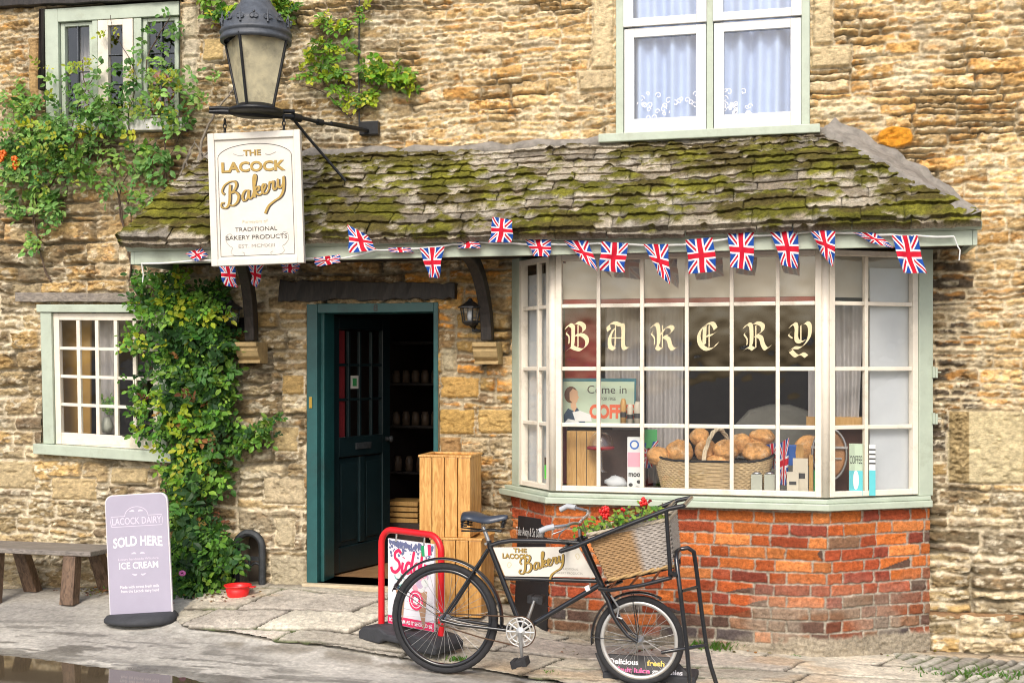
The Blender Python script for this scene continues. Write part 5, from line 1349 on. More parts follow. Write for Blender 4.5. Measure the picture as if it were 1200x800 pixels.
# round wooden board clock with dark frame behind
c = WF(Uo(972,.28),.26,wz(972,532,.28)); t = empty('wooden_cask', c-ZX*.16, 'oval wooden cask with a glass and chrome band beside the coffee box','cask'); f = Fr(c,UX,NX)
mb = MB(); mb.lathe(Fr(c,UX,ZX,NX*-1),[(0,-.0),(.085,-.0),(.10,.01),(.10,.10),(0,.10)],28,sy=1.55); mb.build('head', mat('brown cask wood',(.34,.17,.07),.55,.3,10,.2,30), t)
mb = MB(); mb.tube([f(.104*cos(q),.005,.160*sin(q)) for q in [2*pi*i/30 for i in range(30)]], .008, 6, closed=True); mb.build('hoop', M['chrome'], t)
mb = MB(); mb.box(f,-.11,.11,.004,.02,.035,.05); mb.box(f,-.06,.075,.004,.012,-.03,-.022); mb.build('band', M['chrome'], t)
mb = MB(); mb.lathe(Fr(WF(Uo(948,.2),.16,wz(948,528,.2)),UX,ZX,NX*-1),[(0,0),(.09,0),(.098,.012),(.09,.02),(0,.02)],26); o = mb.build('woven_tray', M['bread']); tag(o,'round woven tray leaning behind the cream packets','tray')
# coffee carton and its thin neighbour
t,f,w1,h1 = ibox('coffee_carton',995,1011,520,569,.30,.06,C_mint,'mint and turquoise coffee carton at the lower right of the bay window','carton'); patch(t,f,-w1/2,w1/2,0,h1*.48,C_tq); face_text(t,f,'COFFEE',0,h1*.62,w1*.9,.05,C_dk,.0); blob(t,f,el(0,h1*.3,.018,.06,12),C_pale,.002)
t,f,w1,h1 = ibox('coffee_carton',1018.5,1026,521,569,.29,.05,C_pale,'narrow turquoise striped carton standing against the pale lining panel','carton'); patch(t,f,-w1/2,w1/2,0,h1*.5,C_tq)
for k in range(4): patch(t,f,-w1/2,w1/2,h1*(.62+.09*k),h1*(.65+.09*k),C_dk)
# wicker hamper on the back, shelf boards and the armchair inside
mb = MB(); mb.box(WF,Uo(945,.1),Uo(1015,.1),.02,.16,wz(980,500,.1),wz(980,488,.1)); o = mb.build('wooden_tray', M['pine_in']); tag(o,'tan wooden tray below the net curtain in the right side of the bay window','tray')
mb = MB(); mb.box(WF,Uo(962,.0),Uo(1015,.0),-.1,.015,SO+.001,wz(980,501,.0)); o = mb.build('chest', mat('reddish brown chest',(.20,.085,.05),.6,.2,6,.1,30)); tag(o,'reddish brown chest behind the wooden cask','chest')
cc = WF(Uo(912,-.5),-.55,.24); t = empty('armchair', cc, 'grey green rounded armchair back inside the shop behind the loaves','armchair'); f = Fr(cc,UX,NX)
zt_c = wz(912,474,-.4)-.24
mb = MB(); prof = [(-.33,0),(-.34,zt_c-.32),(-.30,zt_c-.15),(-.2,zt_c-.04),(-.06,zt_c),(.08,zt_c),(.22,zt_c-.05),(.31,zt_c-.16),(.34,zt_c-.32),(.33,0)]
mb.prism(f,prof,-.02,.14); mb.build('backrest', C_grey, t, bevel=.04, seg=4)
mb = MB(); mb.box(f,-.33,.33,-.6,-.03,.0,.42); mb.build('seat', C_grey, t, bevel=.04, seg=3)
for s in (-1,1):
    mb = MB(); mb.box(f,s*.42-.06,s*.42+.06,-.6,.10,.0,.60); mb.build('arm', C_grey, t, bevel=.04, seg=3)
# shelving seen through the door, with a few goods
def shelf_unit(u0,u1,o_,name,lab):
    t = empty(name, WF((u0+u1)/2,o_,.236), lab, 'shelves')
    for z in (.45,.85,1.25,1.62,1.98):
        mb = MB(); mb.box(WF,u0,u1,o_-.25,o_,z,z+.022); mb.build('shelf', M['oldwood'], t, bevel=.002)
    for u in (u0,u1): mb = MB(); mb.box(WF,u-.015,u+.015,o_-.25,o_,.238,2.1); mb.build('upright', M['oldwood'], t)
    return t
us0, us1 = wu(440,-1.9), wu(540,-1.9)
shelf_unit(us0,us1,-1.9,'shop_shelves','dark wooden shelves of goods inside the shop seen through the open door')
C_jar = mat('dim preserve jar',(.14,.10,.07),.4,.3,8,0,40)
rn = random.Random(3)
for z,n,hh in ((.472,4,.16),(.872,7,.13),(1.272,8,.12),(1.642,8,.11)):
    for i in range(n):
        u = us0+.08+(us1-us0-.16)*i/(n-1); c = WF(u,-1.97,z+.001); mb = MB(); r_ = .035; mb.lathe(Fr(c,UX,NX),[(0,0),(r_,0),(r_,hh*.75),(r_*.75,hh*.85),(r_*.75,hh),(0,hh)],12)
        o = mb.build('preserve_jar', C_jar); tag(o,'preserve jar on the dark shelves inside the doorway','jar','jars on the shop shelves')
t = empty('slatted_crate', WF(wu(470,-1.2),-1.2,.237), 'pale slatted wooden crate on the floor stack inside the doorway','crate'); f = Fr(WF(wu(470,-1.2),-1.2,.237),UX,NX)
zc_ = wz(470,612,-1.2)-.237
mb = MB(); mb.box(f,-.2,.2,-.3,0,0,zc_-.002); mb.build('base', M['dark'], t)
for k in range(4): mb = MB(); mb.box(f,-.14,.14,-.28,.0,zc_+.045*k,zc_+.045*k+.034); mb.build('slat', M['pine_in'], t, bevel=.002)
# red curtain and a little notice on the door glass
mb = MB()
mb.box(DF,.102,.200,-.034,-.026,1.02,LH-.1); o = mb.build('red_curtain', M['redcloth'], door)
mb = MB(); mb.box(DF,.262,.360,-.020,-.016,1.38,1.48); mb.build('notice', M['signwhite'], door); mb = MB(); mb.box(DF,.285,.337,-.0155,-.0145,1.40,1.46); mb.build('notice_print', C_green, door)
# curtains in the other windows
pleat('sheer_curtain',738,829,-60,152,-.07,M['sheer'],'blue white lace curtain in the left half of the upper right window','curtain','sheer curtains in the upper right window',amp=.030,wl=.11,seed=11)
pleat('sheer_curtain',838,932,-60,150,-.08,M['sheer'],'blue white lace curtain gathered aside in the right half of the upper window','curtain','sheer curtains in the upper right window',amp=.034,wl=.12,seed=12)
mb = MB()
for k,(p0,p1,y0,y1,o_) in enumerate(((741,822,108,139,-.042),(847,880,104,136,-.045))):
    for j in range(26):
        rn = random.Random(j+k*50); u,_,z = Wp(rn.uniform(p0,p1), y1-(y1-y0)*rn.random()**1.8, o_); r_ = rn.uniform(.012,.022); s_ = rn.choice((-1,1))
        ribbon(mb, WF.at(u,o_,z), [(s_*r_*cos(a)*(1-a/9),r_*1.2*sin(a)*(1-a/9)) for a in [i*.5 for i in range(13)]], .005, .0)
o = mb.build('lace_trim', M['signtext'], fix=False); tag(o,'white scrolled lace trim at the foot of the upper right window curtains','lace')
pleat('drape',112,140,366,508,-.15,M['curtain'],'grey drape in the lower left casement window','curtain',seed=21,amp=.012)
mb = MB(); mb.box(WF,wu(66,-.2),wu(106,-.2),-.22,-.2,wz(90,512,-.2),wz(90,366,-.2)); o = mb.build('ochre_blind', M['ochre']); tag(o,'mustard coloured blind in the left columns of the lower left window','blind')
pleat('drape',93,112,25,135,-.2,M['curtain'],'pale grey drape in the upper left casement window','curtain',seed=22,amp=.012)
mb = MB(); c = WF(wu(192,-.16),-.16,wz(192,136,-.16)); mb.lathe(Fr(c,UX,NX),[(0,0),(.11,0),(.125,.12),(.115,.26),(.06,.33),(0,.34)],20); o = mb.build('brown_chair_back', flatm('brown leather',(.32,.13,.05))); tag(o,'rounded brown leather chair back in the right pane of the upper left window','chair')
c = WF(wu(127,-.12),-.10,wz(127,507,-.1)+.0); t = empty('vase', c, 'small grey vase of greenery on the sill of the lower left window','vase'); mb = MB(); mb.lathe(Fr(c,UX,NX),[(0,0),(.03,0),(.05,.05),(.03,.10),(.025,.12),(0,.12)],14); mb.build('pot', C_stone, t)
VASE = (c+ZX*.12, t)
# ------------------------------------------------------------------ delivery bicycle
BO = 1.33
def bk(px, py, dy=0.0):
    u,_,z = Wp(px,py,BO); return WF(u,BO+dy,z)
rh_ = Wp(521,724,BO); fh_ = Wp(749,750,BO)
bike = empty('delivery_bicycle', WF(.25,BO,0), 'old black delivery bicycle with a wicker flower basket parked in front of the bay window', 'bicycle')
def wheel(cu,cz,Rd,tw,rim_m,nsp,knob=0):
    c = WF(cu,BO,cz); f = Fr(c,UX,NX)
    wl = empty('wheel', c-bike.location); wl.parent = bike
    mb = MB(); n,m_ = 96,14; vs = []
    for i in range(n):
        q = 2*pi*i/n
        for k in range(m_):
            a = 2*pi*k/m_; kk = (1+.06*(((i+k)%2)*2-1)*(cos(a)>.2)) if knob else 1
            r = Rd-tw+tw*cos(a)*kk; vs.append(f(r*cos(q), tw*.95*sin(a)*kk, r*sin(q)))
    mb.add(vs,[(i*m_+k,i*m_+(k+1)%m_,((i+1)%n)*m_+(k+1)%m_,((i+1)%n)*m_+k) for i in range(n) for k in range(m_)],True); mb.build('tyre', M['tyre'], wl)
    mb = MB(); r1 = Rd-2*tw; prof = [(r1+.004,-.012),(r1-.014,-.010),(r1-.018,0),(r1-.014,.010),(r1+.004,.012)]; n = 72; vs = []
    for i in range(n):
        q = 2*pi*i/n
        for r,y in prof: vs.append(f(r*cos(q),y,r*sin(q)))
    mb.add(vs,[(i*5+k,i*5+(k+1)%5,((i+1)%n)*5+(k+1)%5,((i+1)%n)*5+k) for i in range(n) for k in range(5)],True); mb.build('rim', rim_m, wl)
    mb = MB()
    for i in range(nsp):
        s = 1 if i%2 else -1; q = 2*pi*i/nsp; q2 = q+(.45 if (i//2)%2 else -.45)
        mb.tube([f(.020*cos(q2),s*.028,.020*sin(q2)), f((r1-.014)*cos(q),0,(r1-.014)*sin(q))], .0013, 4, cap=False)
    mb.lathe(Fr(c,UX,ZX,NX),[(0,-.055),(.008,-.055),(.008,-.035),(.024,-.032),(.024,-.026),(.013,-.024),(.013,.024),(.024,.026),(.024,.032),(.008,.035),(.008,.055),(0,.055)],16)
    mb.build('spoked_hub', M['chrome'], wl)
    return f
RR, RFR = .322, .252
fR = wheel(rh_[0], max(rh_[2], RR-.004), RR, .0195, M['enamel'], 36, 1); fF = wheel(fh_[0], RFR-.002, RFR, .0185, M['alloy'], 28, 0)
def frame_tube(name, pts, r, m=None, n=10, parent=None): mb = MB(); mb.tube(pts, r, n); return mb.build(name, m or M['enamel'], parent or bike)
fa = empty('frame', bk(650,680)-bike.location); fa.parent = bike
BB = bk(612,738); HT = bk(682,634); HB = bk(706,688); ST_ = bk(574,640)
frame_tube('seat_tube', [bk(573,633), ST_, BB], .0155, parent=fa)
frame_tube('top_tube', [bk(574,639), bk(586,635), bk(600,633), bk(640,633.5), bk(682,636)], .0135, parent=fa)
frame_tube('cross_tube', [bk(592,677), bk(703,680.5)], .0125, parent=fa)
frame_tube('down_tube', [BB, bk(704,684)], .0155, parent=fa)
frame_tube('head_tube', [bk(679,628), HT, HB, bk(708,693)], .019, parent=fa)
for s in (-1,1):
    hubr = fR(0,s*.062,0)
    frame_tube('chain_stay', [hubr, bk(540,729,s*.055), bk(600,737,s*.035)], .010, parent=fa)
    frame_tube('seat_stay', [hubr, bk(548,682,s*.05), bk(573,642,s*.025)], .008, parent=fa)
frame_tube('bottom_bracket', [BB-NX*.04, BB+NX*.04], .021, parent=fa)
fk = empty('fork', bk(715,705)-bike.location); fk.parent = bike
for s in (-1,1): frame_tube('fork_blade', [bk(708,692,s*.035), bk(714,701,s*.042), bk(719,716,s*.048), bk(726,728,s*.05), bk(737,742,s*.052), fF(0,s*.052,0)], [.012,.0145,.014,.012,.010,.009], parent=fk)
frame_tube('fork_crown', [bk(709,692,-.045), bk(709,692,.045)], .014, parent=fk)
# brake, bracket and white clip
frame_tube('brake', [bk(718,695,.06), bk(727,709,.062), bk(725,720,.06), bk(731,722,.06)], .006, M['chrome'])
mb = MB(); mb.tube([bk(686,701,0), bk(693,684,0)], .0001, 4); 
mb = MB(); mb.tube([bk(687,690.5), bk(691.5,688.2)], .019, 12); o = mb.build('clip', M['signtext'], bike)
# mudguards
def guard(f,Rg,a0,a1,w,name='mudguard'):
    mb = MB(); n = 40; m_ = 6; vs = []
    for i in range(n+1):
        q = a0+(a1-a0)*i/n
        for k in range(m_+1):
            t = (k/m_-.5)*2; r = Rg-.010*t*t; vs.append(f(r*cos(q), w*t, r*sin(q)))
    N_ = m_+1; mb.add(vs,[(i*N_+k,i*N_+k+1,(i+1)*N_+k+1,(i+1)*N_+k) for i in range(n) for k in range(m_)],True)
    g = mb.build(name, M['enamel'], bike, fix=False); md = g.modifiers.new('s','SOLIDIFY'); md.thickness = .003; return g
guard(fR,RR+.030,R(-8),R(155),.030); guard(fF,RFR+.022,R(62),R(188),.027)
for f,Rg,qs in ((fR,RR+.03,(150,)),(fF,RFR+.022,(178,98))):
    for q in qs:
        for s in (-1,1): frame_tube('mudguard_stay', [f(0,s*.045,0), f(Rg*cos(R(q)),s*.028,Rg*sin(R(q)))], .0028, n=5)
# chainset
cf = Fr(BB+NX*.045,UX,NX)
ch = empty('chainset', BB+NX*.045-bike.location); ch.parent = bike
RC = 17.3*6.95/F
mb = MB(); mb.tube([cf(RC*.97*cos(q),0,RC*.97*sin(q)) for q in [2*pi*i/48 for i in range(48)]], .0045, 6, closed=True); mb.tube([cf(RC*.72*cos(q),0,RC*.72*sin(q)) for q in [2*pi*i/40 for i in range(40)]], .0055, 6, closed=True)
for k in range(10): q = 2*pi*k/10; mb.tube([cf(RC*.25*cos(q),0,RC*.25*sin(q)), cf(RC*.95*cos(q),0,RC*.95*sin(q))], .0065, 6)
mb.lathe(Fr(cf.o,UX,ZX,NX),[(0,-.004),(RC*.34,-.004),(RC*.34,.006),(0,.008)],20); mb.build('chainring', M['alloy'], ch)
P1 = bk(615,770,.06); P2_ = bk(623,706,-.07)
mb = MB(); mb.tube([cf(0,.015,0), P1], [.013,.009], 8); mb.build('crank', M['chrome'], ch)
mb = MB(); mb.tube([cf(0,-.10,0), P2_], [.013,.009], 8); mb.build('crank', M['chrome'], ch)
for p,s in ((P1,1),(P2_,-1)):
    mb = MB(); f = Fr(p+NX*(s*.055),UX,NX).roll(R(15 if s>0 else -5)); mb.box(f,-.040,.040,-.045,.045,-.018,.018); mb.build('pedal', M['tyre'] if s>0 else M['rubber'], ch, bevel=.006)
    for x in (-.032,.032):
        mb = MB(); mb.box(f,x-.014,x+.014,-.047,.047,-.023,.023); mb.build('pedal_rubber', M['tyre'], ch, bevel=.004)
mb = MB(); co = .045; c0 = fR(0,co,0); c1 = BB+NX*co
for s,r0,r1 in ((1,.036,RC),(-1,.036,RC)): 
    a = c0+ZX*(s*r0); b_ = c1+ZX*(s*r1*1.0); mb.tube([a, a.lerp(b_,.5)-ZX*(.008 if s<0 else .0), b_], .0042, 6)
mb.tube([c1+UX*(RC*1.03*cos(q))+ZX*(RC*1.03*sin(q)) for q in [pi/2-pi*i/16 for i in range(17)]], .0045, 6); mb.tube([c0+UX*(.038*cos(q))+ZX*(.038*sin(q)) for q in [pi/2+pi*i/8 for i in range(9)]], .0042, 6)
mb.build('chain', M['rust'], bike)
# saddle
sd = empty('saddle', bk(569,612)-bike.location); sd.parent = bike
mb = MB(); prof = [(542,601,.02,.05),(545,600,.085,.03),(552,599.5,.10,.028),(560,601,.09,.03),(568,604.5,.055,.03),(576,605.5,.034,.028),(585,604,.026,.024),(592,603.5,.02,.02),(595,604.5,.006,.012)]
vs = []; n = 14
for px,py,w2,dp in prof:
    u,_,z = Wp(px,py,BO)
    for k in range(n):
        a = -pi*.08+(pi*1.16)*k/(n-1); vs.append(WF(u, BO+w2*cos(a), z-dp+dp*max(sin(a),-.3)+0))
mb.add(vs,[(i*n+k,i*n+k+1,(i+1)*n+k+1,(i+1)*n+k) for i in range(len(prof)-1) for k in range(n-1)],True); g = mb.build('leather_top', mat('blue black leather',(.035,.045,.065),.32,.15,14,.1,60), sd, fix=False); md = g.modifiers.new('s','SOLIDIFY'); md.thickness = .006; md = g.modifiers.new('b','SUBSURF'); md.levels = md.render_levels = 1
for s in (-1,1):
    mb = MB(); c = bk(547,611,s*.06); mb.tube([c+UX*(.016*cos(a))+NX*(.016*sin(a))+ZX*(-.028+.056*i/40) for i,a in enumerate([.95*k for k in range(41)])], .0038, 6); mb.build('spring', M['black'], sd)
    mb = MB(); c = bk(589,613,s*.014); mb.tube([c+UX*(.010*cos(a)+.012*i/30)+NX*(.010*sin(a))+ZX*(-.022+.044*i/30) for i,a in enumerate([1.2*k for k in range(31)])], .003, 5); mb.build('spring', M['black'], sd)
    frame_tube('rail', [bk(544,620,s*.06), bk(562,621,s*.03), bk(575,620,s*.02), bk(588,622,s*.015)], .005, M['black'], parent=sd)
frame_tube('seat_post', [bk(566,617), bk(569,624), bk(573.5,637)], .0125, M['chrome'])
frame_tube('seat_clamp', [bk(571,636,-.03), bk(571,636,.035)], .008, M['chrome'])
# handlebar
hbp = empty('handlebar', bk(679,615)-bike.location); hbp.parent = bike
frame_tube('stem', [bk(680,628), bk(679,616)], .011, M['chrome'], parent=hbp)
for s,pts in ((1,[(679,613,.0),(676,610,.10),(670,611,.17),(658,611.5,.20)]),(-1,[(679,612,.0),(684,606,-.12),(681,603,-.2),(665,600,-.24)])):
    frame_tube('bar', [bk(*p) for p in pts], .0085, M['chrome'], parent=hbp)
frame_tube('grip', [bk(658,611.5,.20), bk(650,613,.21), bk(642,616.5,.215)], .0165, flatm('grey rubber grip',(.40,.42,.44),.6), parent=hbp)
frame_tube('grip', [bk(665,600,-.24), bk(655,598.5,-.25), bk(646,603,-.255)], .0165, flatm('grey rubber grip',(.40,.42,.44),.6), parent=hbp)
frame_tube('brake_lever', [bk(676,609,.10), bk(668,616,.18), bk(656,620,.205)], .004, M['chrome'], parent=hbp)
frame_tube('brake_cable', [bk(672,611,.14), bk(662,622,.15), bk(658,630,.10), bk(668,634,.03)], .003, M['chrome'], parent=hbp)
# front carrier
ca = empty('carrier', bk(750,650)-bike.location); ca.parent = bike
cn_ = .215
for s in (1,-1):
    frame_tube('side_rail', [bk(666,639,s*cn_), bk(682,634,s*cn_), bk(740,610,s*cn_), bk(790,590.5,s*cn_), bk(806,587.5,s*cn_)], .013, parent=ca)
    frame_tube('floor_rail', [bk(706,686,s*.10), bk(722,684,s*cn_*.9), bk(760,677,s*cn_), bk(792,669,s*cn_)], .011, parent=ca)
    frame_tube('upright', [bk(786,592,s*cn_), bk(791,669,s*cn_)], .0115, parent=ca)
for p in ((806,587.5),(786,592.5),(791,668),(666,639)): frame_tube('cross_bar', [bk(*p,-cn_), bk(*p,cn_)], .0115, parent=ca)
for px in (720,745,770): frame_tube('floor_bar', [bk(px,686-(px-706)*.2,-cn_*.9), bk(px,686-(px-706)*.2,cn_*.9)], .007, parent=ca)
frame_tube('carrier_stay', [bk(708,690,.02), bk(725,685,.12)], .009, parent=ca); frame_tube('carrier_stay', [bk(708,690,-.02), bk(725,685,-.12)], .009, parent=ca)
# prop stand: a tall hoop with two cross bars
sn = empty('prop_stand', bk(810,700)-bike.location); sn.parent = bike
def gfoot(px, dy):
    u,_,_z = Wp(px,800,BO+dy); return WF(u,BO+dy,gz(u,BO+dy)+.012)
def st_pt(px,py,dy): u,_,z = Wp(px,py,BO+dy); return WF(u,BO+dy,z)
n1,f1 = .20,.06
frame_tube('leg', [st_pt(797,643,.10), st_pt(793,646,.14), st_pt(792.5,655,n1), st_pt(798,700,n1), st_pt(805,758,n1), gfoot(809.5,n1)], .0125, parent=sn)
frame_tube('leg', [st_pt(797,643,.10), st_pt(806,641.5,.10), st_pt(813,646,f1+.02), st_pt(815.5,662,f1), st_pt(822,715,f1), st_pt(828,758,f1), st_pt(833,780,f1), gfoot(842,f1)], .0125, parent=sn)
frame_tube('cross_bar', [st_pt(799,692,n1), st_pt(818,687,f1)], .009, parent=sn); frame_tube('cross_bar', [st_pt(775,764,n1), st_pt(805,759,n1), st_pt(828,755,f1)], .010, parent=sn)
frame_tube('bolt', [bk(790,665,cn_-.01), bk(797,664,cn_+.03)], .014, parent=sn)
# name board between the tubes
nb = empty('name_board', bk(640,658)-bike.location); nb.parent = bike
bo4 = BO+.012
q = [Wp(x,y,bo4) for x,y in ((578,641),(678,640.5),(698,676),(592,674.5))]
mb = MB(); mb.hexa([WF(q[3][0],bo4-.004,q[3][2]),WF(q[2][0],bo4-.004,q[2][2]),WF(q[2][0],bo4+.004,q[2][2]),WF(q[3][0],bo4+.004,q[3][2]),WF(q[0][0],bo4-.004,q[0][2]),WF(q[1][0],bo4-.004,q[1][2]),WF(q[1][0],bo4+.004,q[1][2]),WF(q[0][0],bo4+.004,q[0][2])]); mb.build('board', M['signwhite'], nb)
NB = WF.at(0,bo4+.0045,0); k_ = 6.95/F
def ntext(body,px,py,wpx,hpx,m,bold=.02,sh=True):
    u,_,z = Wp(px,py,bo4)
    if sh: mb = MB(); put_text(mb,NB,body,u+.002,z-.002,wpx*k_,hpx*k_,.0,bold+.015); mb.build('lettering', M['ink'], nb, fix=False)
    mb = MB(); put_text(mb,NB,body,u,z,wpx*k_,hpx*k_,.0008,bold); mb.build('lettering', m, nb, fix=False)
ntext('THE',609.5,646.5,16.5,4.8,M['gold'],.03); ntext('LACOCK',604,653.8,31,5.8,M['gold'],.035)
u_,_,z_ = Wp(612.5,671.5,bo4); script_bakery(NB.at(0,-.0008,0), u_, z_, 56*k_, R(18), M['ink'], M["gold"], nb, wt=.22, sh=.04)
ntext('TRADITIONAL',668,667.5,20,2.6,M['fade'],0,False); ntext('BAKERY PRODUCTS',667,672.3,32,2.8,M['fade'],0,False)
for (px,py,s) in ((597,662,1),(677,652,-1)):
    mb = MB(); u_,_,z_ = Wp(px,py,bo4); ribbon(mb,NB,[(u_+s*.014*cos(a)*(1-a/11),z_+.022*sin(a)*(1-a/11)) for a in [i*.45 for i in range(16)]],.004,.0006); mb.build('scrollwork', M['paleink'], nb, fix=False)
# wicker basket on the carrier
wb = empty('wicker_basket', bk(740,680)-Vector((0,0,0)), 'big rectangular wicker basket of flowers on the front carrier of the bicycle', 'basket')
hd = .185
def cB(px,py): u,_,z = Wp(px,py,BO+hd); return (u,z)
TL,TR,BR,BL_ = cB(688,627),cB(784,609),cB(789.5,663),cB(712,680)
def bil(s,t): return ((BL_[0]*(1-s)+BR[0]*s)*(1-t)+(TL[0]*(1-s)+TR[0]*s)*t, (BL_[1]*(1-s)+BR[1]*s)*(1-t)+(TL[1]*(1-s)+TR[1]*s)*t)
def cf_(s,t):
    g = min(max((s-.50)/.10,0),1); 
    if t > .93: g = max(g,.8)
    return tuple(a*(1-g)+b_*g for a,b_ in zip((.36,.22,.10),(.38,.34,.30)))
dIn = .02
def front(s,t,h): u,z = bil(s,t); return WF(u,BO+hd-dIn*(1-t)+h,z)
def back(s,t,h): u,z = bil(s,t); return WF(u,BO-hd+dIn*(1-t)-h,z)
def lft(s,t,h): u,z = bil(0,t); return WF(u-h,BO+(hd-dIn*(1-t))*(2*s-1),z)
def rgt(s,t,h): u,z = bil(1,t); return WF(u+h,BO+(hd-dIn*(1-t))*(2*s-1),z)
wicker(front,260,90,'front_panel',wb,cf_,.0125,.022,.0045,.46,.27); wicker(back,160,60,'back_panel',wb,cf_,.0125,.022,.0045,.46,.27)
wicker(lft,160,80,'end_panel',wb,lambda s,t:(.38,.25,.11),.0125,.022,.0045,.37,.27); wicker(rgt,160,80,'end_panel',wb,lambda s,t:(.40,.36,.31),.0125,.022,.0045,.37,.27)
mb = MB(); 
ring = [front(i/20,1,0) for i in range(20)]+[rgt(1-i/16,1,0) for i in range(16)]+[back(1-i/20,1,0) for i in range(20)]+[lft(i/16,1,0) for i in range(16)]
n = len(ring)
for ph in (0,2.1,4.2): mb.tube([p+ZX*(.006*sin(i*1.1+ph)+.004)+NX*(.006*cos(i*1.1+ph)) for i,p in enumerate(ring)], .0065, 6, closed=True)
mb.col = [(.42,.36,.27)]*len(mb.v); mb.build('rim', M['wicker'], wb)
mb = MB(); ring = [front(i/12,0,0) for i in range(13)]
for ph in (0,3.1): mb.tube([p+ZX*(.006*sin(i*1.3+ph))+NX*(.005*cos(i*1.3+ph)) for i,p in enumerate(ring)], .008, 6)
mb.col = [(.40,.26,.11)]*len(mb.v); mb.build('foot_rim', M['wicker'], wb)
mb = MB(); mb.quad(back(0,.75,0),back(1,.75,0),front(1,.75,0),front(0,.75,0)); mb.build('soil', M['oldwood'], wb, fix=False)

# ------------------------------------------------------------------ juice board behind the front wheel
u0,_,zz = Wp(700,800,BO-.30); jb0 = Vector(WF(u0,BO-.30,0))
zg_ = gz(u0+.2,BO-.12)
u0 = wu(697,BO-.12); u1 = wu(814,BO-.12)
jb = empty('smoothie_board', WF((u0+u1)/2,BO-.15,zg_), 'low black board advertising fresh smoothies on the paving behind the front wheel', 'sign board')
ztp = wz(745,763,BO-.2)
f = Fr(WF(u0,BO-.07,zg_+.03),UX,NX).lean(R(24)); Wj = u1-u0; Hj = (ztp-zg_-.03)/cos(R(24))
mb = MB(); mb.prism(f,[(.0,Hj),(.10*Wj,-.0),(Wj*1.0,-.0),(Wj*.80,Hj)],-.012,0); mb.build('panel', M['slateboard'], jb, bevel=.004)
mb = MB(); mb.box(Fr(WF(u0,BO-.14,zg_+.002),UX,NX),Wj*.10,Wj*1.02,-.12,.095,.0,.045); mb.build('base', M['rubber'], jb, bevel=.012)
for body,x,z,w_,h_,m_ in (('Delicious',.30,Hj-.055,.17,.030,M['signtext']),('fresh',.62,Hj-.055,.10,.030,C_yel),('fruit juice',.40,Hj-.10,.19,.030,flatm('hot pink print',(.80,.10,.32))),('smoothies',.74,Hj-.10,.17,.030,M['signtext'])):
    mb = MB(); put_text(mb,f,body,x*Wj,z,w_,h_,.002,.03); mb.build('lettering', m_, jb, fix=False)
blob(jb,f,el(.52*Wj,Hj-.155,.16,.035),C_pink,.002); blob(jb,f,el(.50*Wj,Hj-.14,.11,.022),C_pale,.0025); blob(jb,f,el(.50*Wj,Hj-.138,.07,.012),C_yel,.003)
mb = MB(); rn = random.Random(8)
for i in range(0): blob(jb,f,el(.03*Wj+.02*rn.random()+.012*i*.4,Hj-.03-.028*i,.014,.008,8),C_pale,.002)

# ------------------------------------------------------------------ chalkboard leaning on the left flank of the bay
fl,Ll = side(0)
cb0 = st_pt(603,712,.0)
pL = Pd(603,716,8.17); uo = to_uo(pL); 
c0 = Pd(602,700,8.12); c1 = Pd(640,700,7.86); dirv = Vector((c1.x-c0.x,c1.y-c0.y,0)); Wc = dirv.length; dirv.normalize()
zgc = gz(*to_uo(c1))
cf2 = Fr(Vector((c0.x,c0.y,zgc)),dirv,Vector((dirv.y,-dirv.x,0))).lean(R(3))
Hc = (Pd(640,609,7.9).z-zgc)
cbt = empty('chalkboard', Vector((c0.x,c0.y,zgc)), 'black chalkboard with white handwriting leaning on the brick base behind the bicycle', 'chalkboard')
mb = MB(); mb.box(cf2,0,Wc,-.02,0,0,Hc); mb.build('board', M['slateboard'], cbt, bevel=.003)
mb = MB(); put_text(mb,cf2.roll(R(2)),'Take Away & Sit Down',Wc*.45,Hc-.13,Wc*.84,.06,.003,-.01); mb.build('chalk_writing', M['chalk'], cbt, fix=False)
mb = MB(); mb.lathe(Fr(cf2(Wc-.03,.0,Hc-.04),cf2.x,cf2.z,cf2.y),[(0,.0),(.007,.0),(.006,.006),(0,.007)],10); mb.build('screw', M['chrome'], cbt)

